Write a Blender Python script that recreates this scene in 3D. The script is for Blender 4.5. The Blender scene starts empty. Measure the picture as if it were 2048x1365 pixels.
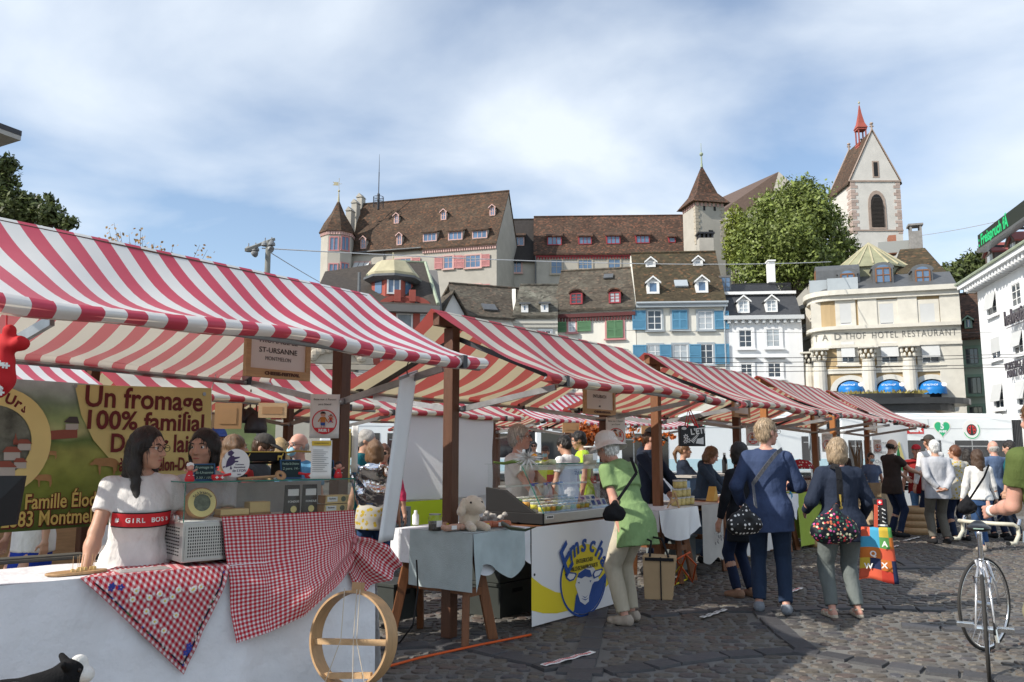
import bpy,math,random
import numpy as np
from math import sin,cos,tan,atan,atan2,radians,pi,sqrt
from mathutils import Vector,Matrix
random.seed(7);rng=np.random.default_rng(7)
scn=bpy.context.scene
COL=scn.collection
V=Vector
# ---------------------------------------------------------------- camera, sky, sun, exposure
FPX,CH,HZ=1650.0,1.45,905.0
PITCH=atan((HZ-682.5)/FPX)
cd=bpy.data.cameras.new('camera');cam=bpy.data.objects.new('camera',cd);COL.objects.link(cam)
cam.location=(0,0,CH);cam.rotation_euler=(pi/2+PITCH,0,0)
cd.sensor_width=36;cd.lens=FPX/2048*36;cd.clip_start=.05;cd.clip_end=3000
scn.camera=cam
SUN=V((-.735,-.335,.588)).normalized()
sd=bpy.data.lights.new('sun','SUN');so=bpy.data.objects.new('sun',sd);COL.objects.link(so)
sd.energy=4.6;sd.angle=radians(.5);sd.color=(1,.94,.84)
so.rotation_euler=SUN.to_track_quat('Z','Y').to_euler();so.location=(-20,-10,30)
scn.view_settings.view_transform='Standard';scn.view_settings.look='None'
scn.view_settings.exposure=.27;scn.view_settings.gamma=1
scn.cycles.use_denoising=True
scn.cycles.max_bounces=8;scn.cycles.transparent_max_bounces=12
wd=bpy.data.worlds.new('World');scn.world=wd;wd.use_nodes=True
nt=wd.node_tree;nt.nodes.clear();N=nt.nodes.new;LK=nt.links.new
out=N('ShaderNodeOutputWorld');b1=N('ShaderNodeBackground');b2=N('ShaderNodeBackground');mx=N('ShaderNodeMixShader')
sky=N('ShaderNodeTexSky');sky.sky_type='NISHITA';sky.sun_disc=False
sky.sun_elevation=math.asin(SUN.z);sky.sun_rotation=atan2(SUN.x,SUN.y);sky.air_density=1.0;sky.dust_density=.3;sky.ozone_density=1.2
b1.inputs[1].default_value=.15
b2.inputs[0].default_value=(.80,.87,.95,1);b2.inputs[1].default_value=.98
tc=N('ShaderNodeTexCoord');sx=N('ShaderNodeSeparateXYZ');LK(tc.outputs['Generated'],sx.inputs[0])
def mth(op,a,b=None,tree=None):
 n=(tree or nt).nodes.new('ShaderNodeMath');n.operation=op
 for i,v in enumerate((a,b)):
  if v is None:continue
  if isinstance(v,(int,float)):n.inputs[i].default_value=v
  else:(tree or nt).links.new(v,n.inputs[i])
 return n.outputs[0]
zz=mth('ADD',mth('MAXIMUM',sx.outputs[2],0.0),.28)
cb=N('ShaderNodeCombineXYZ');LK(mth('DIVIDE',sx.outputs[0],zz),cb.inputs[0]);LK(mth('DIVIDE',sx.outputs[1],zz),cb.inputs[1])
mp=N('ShaderNodeMapping');mp.inputs['Location'].default_value=(3.1,.7,0);mp.inputs['Rotation'].default_value=(0,0,radians(28));mp.inputs['Scale'].default_value=(.9,1.15,1)
LK(cb.outputs[0],mp.inputs[0])
nz=N('ShaderNodeTexNoise');nz.inputs['Scale'].default_value=1.5;nz.inputs['Detail'].default_value=8;nz.inputs['Roughness'].default_value=.48;nz.inputs['Distortion'].default_value=.25
LK(mp.outputs[0],nz.inputs['Vector'])
rp=N('ShaderNodeValToRGB');rp.color_ramp.elements[0].position=.37;rp.color_ramp.elements[1].position=.62
rp.color_ramp.elements[0].color=(.07,.07,.07,1);rp.color_ramp.elements[1].color=(.95,.93,.93,1)
LK(nz.outputs[0],rp.inputs[0]);LK(sky.outputs[0],b1.inputs[0]);LK(rp.outputs[0],mx.inputs[0])
LK(b1.outputs[0],mx.inputs[1]);LK(b2.outputs[0],mx.inputs[2]);LK(mx.outputs[0],out.inputs[0])
# ---------------------------------------------------------------- pixel -> world
def ray(px,py):
 u=(px-1024)/FPX;v=-(py-682.5)/FPX
 return V((u,cos(PITCH)-v*sin(PITCH),sin(PITCH)+v*cos(PITCH)))
def P(px,py,Y):
 r=ray(px,py);return V((0,0,CH))+r*(Y/r.y)
def PZ(px,py,z=0.0):
 r=ray(px,py);return V((0,0,CH))+r*((z-CH)/r.z)
class Fr:
 "frame: local x along a front, local -y outward, z up"
 def __init__(s,o,ang):s.o=V(o);s.ang=ang;s.M=Matrix.Translation(s.o)@Matrix.Rotation(ang,4,'Z');s.I=s.M.inverted()
 def hitp(s,px,py,p,n):
  o=s.I@V((0,0,CH));d=s.I.to_3x3()@ray(px,py)
  return o+d*((V(p)-o).dot(V(n))/d.dot(V(n)))
 def hit(s,px,py,y=0.0):return s.hitp(px,py,(0,y,0),(0,1,0))
 def hitz(s,px,py,z):return s.hitp(px,py,(0,0,z),(0,0,1))
 def w(s,x,y,z):return s.M@V((x,y,z))
def fr2(px0,Y0,px1,Y1,z=0,py=620):
 a=P(px0,py,Y0);b=P(px1,py,Y1);a.z=z;b.z=z
 return Fr(a,atan2(b.y-a.y,b.x-a.x))
 # ---------------------------------------------------------------- objects
XF={}
def setp(o,label=None,cat=None,group=None,kind=None):
 if label:o['label']=label
 if cat:o['category']=cat
 if group:o['group']=group
 if kind:o['kind']=kind
 return o
def thing(name,label,cat,loc=(0,0,0),rotz=0.0,group=None):
 o=bpy.data.objects.new(name,None);COL.objects.link(o);o.location=loc;o.rotation_euler=(0,0,rotz);o.empty_display_size=.1
 XF[o.name]=Matrix.Translation(V(loc))@Matrix.Rotation(rotz,4,'Z')
 return setp(o,label,cat,group)
class MB:
 def __init__(s,M=None):s.v=[];s.f=[];s.mi=[];s.uv=[];s.m=0;s.M=M
 def add(s,vs,fs,uvs=None):
  b=len(s.v)
  s.v+=[tuple(s.M@V(p))for p in vs]if s.M is not None else[tuple(p)for p in vs]
  for i,f in enumerate(fs):
   s.f.append([b+k for k in f]);s.mi.append(s.m);s.uv.append(uvs[i]if uvs else[(0,0)]*len(f))
  return s
 def boxb(s,x0,x1,y0,y1,z0,z1,R=None,o=None):
  vs=[V((x,y,z))for z in(z0,z1)for x,y in((x0,y0),(x1,y0),(x1,y1),(x0,y1))]
  if R is not None:vs=[V(o or(0,0,0))+R@p for p in vs]
  return s.add(vs,[(0,3,2,1),(4,5,6,7),(0,1,5,4),(1,2,6,5),(2,3,7,6),(3,0,4,7)])
 def box(s,c,d,R=None):
  x,y,z=d[0]/2,d[1]/2,d[2]/2
  if R is None:return s.boxb(c[0]-x,c[0]+x,c[1]-y,c[1]+y,c[2]-z,c[2]+z)
  return s.boxb(-x,x,-y,y,-z,z,R,V(c))
 def beam(s,p,q,w,h=None,up=(0,0,1)):
  p,q=V(p),V(q);h=h or w;d=q-p;L=d.length;d.normalize();up=V(up)
  if abs(d.dot(up))>.98:up=V((0,1,0))
  a=d.cross(up).normalized();b=a.cross(d)
  R=Matrix((a,d,b)).transposed()
  return s.boxb(-w/2,w/2,0,L,-h/2,h/2,R,p)
 def tube(s,pts,r,n=8,cap=True):
  pts=[V(p)for p in pts];rr=r if isinstance(r,(list,tuple))else[r]*len(pts)
  vs=[];prev=None
  for i,p in enumerate(pts):
   t=(pts[min(i+1,len(pts)-1)]-pts[max(i-1,0)])
   if t.length<1e-9:t=V((0,0,1))
   t.normalize()
   if prev is None:a=t.orthogonal().normalized()
   else:
    a=prev-t*prev.dot(t)
    a=a.normalized()if a.length>1e-6 else t.orthogonal().normalized()
   prev=a;b=t.cross(a)
   vs+=[p+(a*cos(2*pi*k/n)+b*sin(2*pi*k/n))*rr[i]for k in range(n)]
  fs=[(i*n+k,i*n+(k+1)%n,(i+1)*n+(k+1)%n,(i+1)*n+k)for i in range(len(pts)-1)for k in range(n)]
  if cap:fs+=[tuple(range(n))[::-1],tuple((len(pts)-1)*n+k for k in range(n))]
  return s.add(vs,fs)
 def lathe(s,prof,n=16,o=(0,0,0),R=None,a0=0,a1=2*pi,cap=True):
  full=abs(a1-a0-2*pi)<1e-6;m=n if full else n+1
  vs=[];o=V(o)
  for r,z in prof:
   for k in range(m):
    a=a0+(a1-a0)*k/n;p=V((r*cos(a),r*sin(a),z));vs.append(o+(R@p if R is not None else p))
  fs=[(i*m+k,i*m+(k+1)%m,(i+1)*m+(k+1)%m,(i+1)*m+k)for i in range(len(prof)-1)for k in range(n)]
  if full and cap:
   if prof[0][0]>1e-6:fs.append(tuple(range(n))[::-1])
   if prof[-1][0]>1e-6:fs.append(tuple((len(prof)-1)*m+k for k in range(n)))
  return s.add(vs,fs)
 def ell(s,c,r,n=12,R=None):
  m=max(5,n//2+1)
  vs=[];c=V(c)
  for i in range(m+1):
   t=pi*i/m
   for k in range(n):
    a=2*pi*k/n;p=V((r[0]*sin(t)*cos(a),r[1]*sin(t)*sin(a),-r[2]*cos(t)));vs.append(c+(R@p if R is not None else p))
  fs=[(i*n+k,i*n+(k+1)%n,(i+1)*n+(k+1)%n,(i+1)*n+k)for i in range(m)for k in range(n)]
  return s.add(vs,fs)
 def poly(s,pts,uv=None):return s.add(pts,[tuple(range(len(pts)))],[uv]if uv else None)
 def prism(s,pts,d):
  "polygon extruded by vector d"
  n=len(pts);d=V(d);a=[V(p)for p in pts];b=[p+d for p in a]
  return s.add(a+b,[tuple(range(n))[::-1],tuple(range(n,2*n))]+[(i,(i+1)%n,n+(i+1)%n,n+i)for i in range(n)])
 def grid(s,fn,nu,nv,us=1.0,vs_=1.0):
  vs=[fn(i/nu,j/nv)for j in range(nv+1)for i in range(nu+1)]
  fs=[];uv=[]
  for j in range(nv):
   for i in range(nu):
    fs.append((j*(nu+1)+i,j*(nu+1)+i+1,(j+1)*(nu+1)+i+1,(j+1)*(nu+1)+i))
    uv.append([(a/nu*us,b/nv*vs_)for a,b in((i,j),(i+1,j),(i+1,j+1),(i,j+1))])
  return s.add(vs,fs,uv)
 def build(s,name,mat,parent=None,world=False,smooth=False,bevel=0,solid=0,sub=0):
  me=bpy.data.meshes.new(name)
  vs=s.v
  if world and parent is not None:
   I=XF[parent.name].inverted();vs=[tuple(I@V(p))for p in vs]
  me.from_pydata(vs,[],s.f)
  for m in(mat if isinstance(mat,(list,tuple))else[mat]):me.materials.append(m)
  me.polygons.foreach_set('material_index',s.mi)
  ul=me.uv_layers.new(name='UVMap');ul.data.foreach_set('uv',[c for f in s.uv for p in f for c in p])
  if smooth:me.polygons.foreach_set('use_smooth',[True]*len(me.polygons))
  me.update()
  o=bpy.data.objects.new(name,me);COL.objects.link(o)
  if parent is not None:o.parent=parent
  if solid:m=o.modifiers.new('solid','SOLIDIFY');m.thickness=solid;m.offset=0
  if bevel:m=o.modifiers.new('bevel','BEVEL');m.width=bevel;m.segments=2;m.limit_method='ANGLE'
  if sub:m=o.modifiers.new('sub','SUBSURF');m.levels=sub;m.render_levels=sub
  return o
def autosmooth(o,ang=40):
 me=o.data
 me.polygons.foreach_set('use_smooth',[True]*len(me.polygons))
 if hasattr(me,'set_sharp_from_angle'):me.set_sharp_from_angle(angle=radians(ang))
 return o
 # ---------------------------------------------------------------- materials
def c8(r,g,b):
 f=lambda x:(x/255/12.92 if x/255<=.04045 else((x/255+.055)/1.055)**2.4)
 return(f(r),f(g),f(b),1)
MATS={}
def mat(name,col,rough=.6,var=0.0,vs=6.0,bump=0.0,bs=40.0,metal=0.0,spec=.4,transl=0.0,coord='Object',island=0.0,sheen=0.0,stretch=None,bdist=.01):
 if name in MATS:return MATS[name]
 m=bpy.data.materials.new(name);m.use_nodes=True;t=m.node_tree;MATS[name]=m
 p=t.nodes['Principled BSDF'];o=t.nodes['Material Output']
 col=tuple(col)+((1,)if len(col)==3 else())
 p.inputs['Base Color'].default_value=col;p.inputs['Roughness'].default_value=rough;p.inputs['Metallic'].default_value=metal
 p.inputs['Specular IOR Level'].default_value=spec
 if sheen:p.inputs['Sheen Weight'].default_value=sheen
 csock=None
 tcn=t.nodes.new('ShaderNodeTexCoord');vec=tcn.outputs[coord]
 if stretch:
  mpn=t.nodes.new('ShaderNodeMapping');mpn.inputs['Scale'].default_value=stretch;t.links.new(vec,mpn.inputs[0]);vec=mpn.outputs[0]
 if var or island:
  fac=None
  if var:
   n=t.nodes.new('ShaderNodeTexNoise');n.inputs['Scale'].default_value=vs;n.inputs['Detail'].default_value=7;n.inputs['Roughness'].default_value=.62
   t.links.new(vec,n.inputs['Vector'])
   a=mth('MULTIPLY',mth('SUBTRACT',n.outputs[0],.5,t),2*var*1.6,t);fac=a
  if island:
   g=t.nodes.new('ShaderNodeNewGeometry')
   a=mth('MULTIPLY',mth('SUBTRACT',g.outputs['Random Per Island'],.5,t),2*island,t)
   fac=a if fac is None else mth('ADD',fac,a,t)
  f1=mth('MAXIMUM',mth('ADD',fac,1.0,t),.05,t)
  vm=t.nodes.new('ShaderNodeVectorMath');vm.operation='SCALE';vm.inputs[0].default_value=col[:3];t.links.new(f1,vm.inputs['Scale'])
  csock=vm.outputs[0];t.links.new(csock,p.inputs['Base Color'])
 if bump:
  n=t.nodes.new('ShaderNodeTexNoise');n.inputs['Scale'].default_value=bs;n.inputs['Detail'].default_value=5
  t.links.new(vec,n.inputs['Vector'])
  b=t.nodes.new('ShaderNodeBump');b.inputs['Strength'].default_value=bump;b.inputs['Distance'].default_value=bdist
  t.links.new(n.outputs[0],b.inputs['Height']);t.links.new(b.outputs[0],p.inputs['Normal'])
 if transl:
  tr=t.nodes.new('ShaderNodeBsdfTranslucent');ms=t.nodes.new('ShaderNodeMixShader');ms.inputs[0].default_value=transl
  tr.inputs[0].default_value=col
  if csock:t.links.new(csock,tr.inputs[0])
  t.links.new(p.outputs[0],ms.inputs[1]);t.links.new(tr.outputs[0],ms.inputs[2]);t.links.new(ms.outputs[0],o.inputs[0])
 return m
def pmix(t,fac,a,b):
 n=t.nodes.new('ShaderNodeMix');n.data_type='RGBA'
 if isinstance(fac,(int,float)):n.inputs[0].default_value=fac
 else:t.links.new(fac,n.inputs[0])
 for k,v in((6,a),(7,b)):
  if isinstance(v,tuple):n.inputs[k].default_value=v if len(v)==4 else v+(1,)
  else:t.links.new(v,n.inputs[k])
 return n.outputs[2]
def newmat(name,rough=.6,spec=.4):
 m=bpy.data.materials.new(name);m.use_nodes=True;t=m.node_tree;p=t.nodes['Principled BSDF']
 p.inputs['Roughness'].default_value=rough;p.inputs['Specular IOR Level'].default_value=spec;MATS[name]=m
 return m,t,p
def tile_mat(name,dark,mid,hi,lich,fhi=.12,flich=.25):
 m,t,p=newmat(name,.85,.2)
 tcn=t.nodes.new('ShaderNodeTexCoord');mpn=t.nodes.new('ShaderNodeMapping');mpn.inputs['Scale'].default_value=(4.6,4.6,7.0);t.links.new(tcn.outputs['Object'],mpn.inputs[0])
 vo=t.nodes.new('ShaderNodeTexVoronoi');vo.inputs['Scale'].default_value=1.0;t.links.new(mpn.outputs[0],vo.inputs['Vector'])
 sp=t.nodes.new('ShaderNodeSeparateColor');t.links.new(vo.outputs['Color'],sp.inputs[0])
 n=t.nodes.new('ShaderNodeTexNoise');n.inputs['Scale'].default_value=.55;n.inputs['Detail'].default_value=6;t.links.new(tcn.outputs['Object'],n.inputs['Vector'])
 c=pmix(t,sp.outputs[0],dark,mid)
 c=pmix(t,mth('GREATER_THAN',mth('ADD',sp.outputs[1],mth('MULTIPLY',mth('SUBTRACT',n.outputs[0],.5,t),.5,t),t),1-fhi,t),c,hi)
 l=mth('MULTIPLY',mth('SUBTRACT',n.outputs[0],.42,t),flich*5,t);l=mth('MINIMUM',mth('MAXIMUM',mth('MULTIPLY',l,sp.outputs[2],t),0,t),1,t)
 c=pmix(t,l,c,lich)
 t.links.new(c,p.inputs['Base Color'])
 w=t.nodes.new('ShaderNodeTexWave');w.bands_direction='Z';w.wave_profile='SAW';w.inputs['Scale'].default_value=1.9;w.inputs['Distortion'].default_value=.3;t.links.new(tcn.outputs['Object'],w.inputs['Vector'])
 b=t.nodes.new('ShaderNodeBump');b.inputs['Strength'].default_value=.9;b.inputs['Distance'].default_value=.05
 t.links.new(mth('ADD',mth('MULTIPLY',w.outputs[1],.6,t),sp.outputs[0],t),b.inputs['Height']);t.links.new(b.outputs[0],p.inputs['Normal'])
 return m
def glass_mat(name,tint=(.975,.99,.985),op=.2,rough=.02):
 m=bpy.data.materials.new(name);m.use_nodes=True;t=m.node_tree;MATS[name]=m
 o=t.nodes['Material Output'];t.nodes.remove(t.nodes['Principled BSDF'])
 tr=t.nodes.new('ShaderNodeBsdfTransparent');tr.inputs[0].default_value=tint+(1,)
 gl=t.nodes.new('ShaderNodeBsdfGlossy');gl.inputs['Roughness'].default_value=rough
 lw=t.nodes.new('ShaderNodeLayerWeight');lw.inputs[0].default_value=.5
 ms=t.nodes.new('ShaderNodeMixShader');t.links.new(mth('ADD',mth('MULTIPLY',mth('POWER',lw.outputs['Facing'],3.0,t),.6,t),op*.3,t),ms.inputs[0])
 t.links.new(tr.outputs[0],ms.inputs[1]);t.links.new(gl.outputs[0],ms.inputs[2]);t.links.new(ms.outputs[0],o.inputs[0])
 return m
def uvmat(name,kind,rough=.75,transl=0.0,**k):
 "cloth patterns from UV (uv in metres)"
 m,t,p=newmat(name,rough,.3)
 tcn=t.nodes.new('ShaderNodeTexCoord');s=t.nodes.new('ShaderNodeSeparateXYZ');t.links.new(tcn.outputs['UV'],s.inputs[0])
 u,v=s.outputs[0],s.outputs[1]
 st=lambda x,per,duty=.5:mth('LESS_THAN',mth('FRACT',mth('DIVIDE',x,per,t),None,t),duty,t)
 n=t.nodes.new('ShaderNodeTexNoise');n.inputs['Scale'].default_value=k.get('ns',3.0);n.inputs['Detail'].default_value=6;t.links.new(tcn.outputs['Object'],n.inputs['Vector'])
 if kind=='stripe':
  c=pmix(t,st(u,k['per']),k['a'],k['b'])
 elif kind=='gingham':
  a,b=st(u,k['per'],.54),st(v,k['per'],.54)
  c=pmix(t,mth('POWER',mth('MULTIPLY',mth('ADD',a,b,t),.5,t),.5,t),k['a'],k['b'])
 elif kind=='dots':
  vo=t.nodes.new('ShaderNodeTexVoronoi');vo.inputs['Scale'].default_value=k['per'];vo.inputs['Randomness'].default_value=k.get('rnd',.35);t.links.new(tcn.outputs['Object'],vo.inputs['Vector'])
  c=pmix(t,mth('LESS_THAN',vo.outputs[0],k.get('r',.25),t),k['a'],k['b'])
 elif kind=='floral':
  vo=t.nodes.new('ShaderNodeTexVoronoi');vo.inputs['Scale'].default_value=k['per'];t.links.new(tcn.outputs['Object'],vo.inputs['Vector'])
  sp=t.nodes.new('ShaderNodeSeparateColor');t.links.new(vo.outputs['Color'],sp.inputs[0])
  rm=t.nodes.new('ShaderNodeValToRGB');rm.color_ramp.interpolation='CONSTANT';t.links.new(sp.outputs[0],rm.inputs[0])
  cols=k['cols'];e=rm.color_ramp.elements
  while len(e)<len(cols):e.new(.5)
  for i,cc in enumerate(cols):e[i].position=i/len(cols);e[i].color=cc
  c=pmix(t,mth('LESS_THAN',vo.outputs[0],k.get('r',.5),t),k['a'],rm.outputs[0])
 elif kind=='patch':
  fu=mth('FLOOR',mth('DIVIDE',u,k['per'],t),None,t);fv=mth('FLOOR',mth('DIVIDE',v,k['per'],t),None,t)
  wn=t.nodes.new('ShaderNodeTexWhiteNoise');wn.noise_dimensions='2D';cbn=t.nodes.new('ShaderNodeCombineXYZ');t.links.new(fu,cbn.inputs[0]);t.links.new(fv,cbn.inputs[1]);t.links.new(cbn.outputs[0],wn.inputs['Vector'])
  rm=t.nodes.new('ShaderNodeValToRGB');rm.color_ramp.interpolation='CONSTANT';t.links.new(wn.outputs[0],rm.inputs[0])
  cols=k['cols'];e=rm.color_ramp.elements
  while len(e)<len(cols):e.new(.5)
  for i,cc in enumerate(cols):e[i].position=i/len(cols);e[i].color=cc
  c=rm.outputs[0]
 vm=t.nodes.new('ShaderNodeVectorMath');vm.operation='SCALE';t.links.new(c,vm.inputs[0])
 t.links.new(mth('ADD',mth('MULTIPLY',mth('SUBTRACT',n.outputs[0],.5,t),k.get('dirt',.35),t),1.0,t),vm.inputs['Scale'])
 t.links.new(vm.outputs[0],p.inputs['Base Color'])
 if k.get('coat'):p.inputs['Coat Weight'].default_value=k['coat'];p.inputs['Coat Roughness'].default_value=.35
 b=t.nodes.new('ShaderNodeBump');b.inputs['Strength'].default_value=.15;b.inputs['Distance'].default_value=.01;n2=t.nodes.new('ShaderNodeTexNoise');n2.inputs['Scale'].default_value=k.get('bs',14);n2.inputs['Detail'].default_value=4
 t.links.new(tcn.outputs['Object'],n2.inputs['Vector']);t.links.new(n2.outputs[0],b.inputs['Height']);t.links.new(b.outputs[0],p.inputs['Normal'])
 if transl:
  tr=t.nodes.new('ShaderNodeBsdfTranslucent');ms=t.nodes.new('ShaderNodeMixShader');ms.inputs[0].default_value=transl
  tv=t.nodes.new('ShaderNodeVectorMath');tv.operation='MULTIPLY';t.links.new(pmix(t,k.get('tw',.12),vm.outputs[0],(.8,.8,.8,1)),tv.inputs[0]);tv.inputs[1].default_value=k.get('tt',(1,.88,.62))
  t.links.new(tv.outputs[0],tr.inputs[0]);t.links.new(p.outputs[0],ms.inputs[1]);t.links.new(tr.outputs[0],ms.inputs[2]);t.links.new(ms.outputs[0],t.nodes['Material Output'].inputs[0])
 return m
def emis(name,col,s):
 m,t,p=newmat(name,.5);p.inputs['Base Color'].default_value=(0,0,0,1);p.inputs['Emission Color'].default_value=tuple(col)+(1,);p.inputs['Emission Strength'].default_value=s
 return m
def text(name,s,size,mtl,parent,Mx,align='CENTER',bold=0.0,ext=.001,shear=0.0,sx=1.0,curve=None,spacing=1.0,world=True,fit=None):
 cu=bpy.data.curves.new(name,'FONT');cu.body=s;cu.size=size;cu.align_x=align;cu.align_y='CENTER';cu.offset=bold;cu.extrude=ext;cu.shear=shear;cu.resolution_u=3;cu.space_character=spacing
 cu.fill_mode='BOTH'
 tmp=bpy.data.objects.new('lettering',cu);COL.objects.link(tmp)
 dg=bpy.context.evaluated_depsgraph_get()
 me=bpy.data.meshes.new_from_object(tmp.evaluated_get(dg));bpy.data.objects.remove(tmp);bpy.data.curves.remove(cu)
 if fit:
  xs=[v.co.x for v in me.vertices];sx=fit/(max(xs)-min(xs))
 L=[]
 for v in me.vertices:
  x,y,z=v.co.x*sx,v.co.y,v.co.z
  if curve:
   R=curve;a=x/abs(R)
   x,y=(sin(a)*(R+y),cos(a)*(R+y)-R)if R>0 else(sin(a)*(-R-y),-(cos(a)*(-R-y))-R)
  L.append(Mx@V((x,-z,y)))
 if world and parent is not None:I=XF[parent.name].inverted();L=[I@p for p in L]
 me.vertices.foreach_set('co',[c for p in L for c in p]);me.materials.clear();me.materials.append(mtl);me.name=name;me.update()
 o=bpy.data.objects.new(name,me);COL.objects.link(o);o.parent=parent
 return o
def textM(origin,xdir,zdir=(0,0,1)):
 x=V(xdir).normalized();z=V(zdir);z=(z-x*z.dot(x)).normalized();y=z.cross(x)
 M4=Matrix((x,y,z)).transposed().to_4x4();M4.translation=V(origin);return M4
def joinmesh(obs):pass
# ---------------------------------------------------------------- building materials
ROOF_A=tile_mat('roof_tiles_brown',(.052,.036,.027),(.105,.066,.045),(.15,.075,.045),(.15,.135,.10),.12,.25)
ROOF_B=tile_mat('roof_tiles_red',(.055,.036,.028),(.11,.066,.047),(.18,.085,.055),(.13,.115,.09),.16,.22)
ROOF_C=tile_mat('roof_tiles_grey',(.055,.045,.036),(.105,.088,.068),(.14,.10,.075),(.20,.19,.15),.1,.4)
ROOF_D=tile_mat('roof_tiles_moss',(.045,.036,.024),(.085,.065,.04),(.14,.08,.045),(.10,.10,.055),.12,.3)
SLATE=mat('slate',(.055,.058,.065),.6,.35,3,.4,12,stretch=(1,1,4))
STONE=mat('plaster_grey',(.41,.385,.34),.9,.16,.8,.25,9)
PLW=mat('plaster_white',(.72,.715,.69),.85,.13,1.1,.1,12,stretch=(1,1,.3))
PLW2=mat('plaster_bright',(.76,.77,.78),.85,.10,1.1,.1,12,stretch=(1,1,.25))
PLC=mat('plaster_cream',(.69,.67,.60),.85,.13,1.1,.1,12,stretch=(1,1,.3))
PLY=mat('plaster_yellow',(.40,.295,.165),.85,.15,1.1,.1,12,stretch=(1,1,.3))
HOTW=mat('painted_stone',(.60,.575,.51),.8,.15,1.6,.1,12)
PLG=mat('plaster_green',(.42,.50,.42),.85,.08,.8,.1,12)
PLGR=mat('plaster_dark',(.16,.155,.15),.9,.15,.8,.2,9)
CHST=mat('church_plaster',(.60,.58,.545),.9,.15,.6,.35,6)
SAND=mat('red_sandstone',(.36,.28,.235),.9,.25,2,.3,9)
SANDG=mat('grey_sandstone',(.42,.37,.30),.9,.2,2,.3,9)
PINK=mat('pink_paint',(.50,.22,.22),.7,.12,2)
PINKL=mat('pale_pink_paint',(.56,.36,.33),.7,.1,2)
RED=mat('crimson_paint',(.30,.035,.045),.6,.12,2)
DRED=mat('maroon_paint',(.10,.025,.025),.7,.12,2)
REDST=mat('red_stone',(.33,.08,.06),.8,.15,2)
BLUE=mat('blue_shutter_paint',(.10,.27,.42),.6,.12,2)
GREEN=mat('green_shutter_paint',(.09,.20,.10),.6,.12,2)
WHP=mat('white_paint',(.80,.80,.79),.5,.04,3)
GRP=mat('grey_paint',(.36,.40,.43),.6,.06,3)
ZINC=mat('zinc',(.13,.135,.14),.45,.2,3,metal=.3)
COPPER=mat('copper_green',(.30,.35,.26),.7,.3,1.6,.15,6)
COPPERL=mat('copper_pale',(.42,.38,.25),.7,.25,1.6,.15,6)
DARK=mat('dark_void',(.012,.012,.013),.6)
BLIND=mat('roller_blind',(.52,.53,.53),.7,.05,2)
GL=mat('window_glass',(.035,.05,.07),.06,.5,.9,spec=.8)
GLB=mat('window_glass_blue',(.10,.17,.28),.05,.4,.9,spec=.9)
CURT=mat('curtain_glass',(.38,.42,.45),.08,.45,1.2,spec=.8)
IRON=mat('iron',(.05,.05,.055),.45,.2,5,metal=.6)
GALV=mat('galvanised_steel',(.34,.35,.36),.38,.25,9,metal=.85)
CONC=mat('concrete_pole',(.22,.22,.20),.85,.2,3)
q6=lambda x,y:(600+x/3.689,330+y/3.689)
q7=lambda x,y:(1020+x/2.73,280+y/2.73)
q8=lambda x,y:(1440+x/2.068,180+y/2.068)
qh=lambda x,y:(1580+x/4.376,620+y/4.376)
qv=lambda x,y:(1900+x/2.844,380+y/2.844)
qi=lambda x,y:(x,y)
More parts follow.
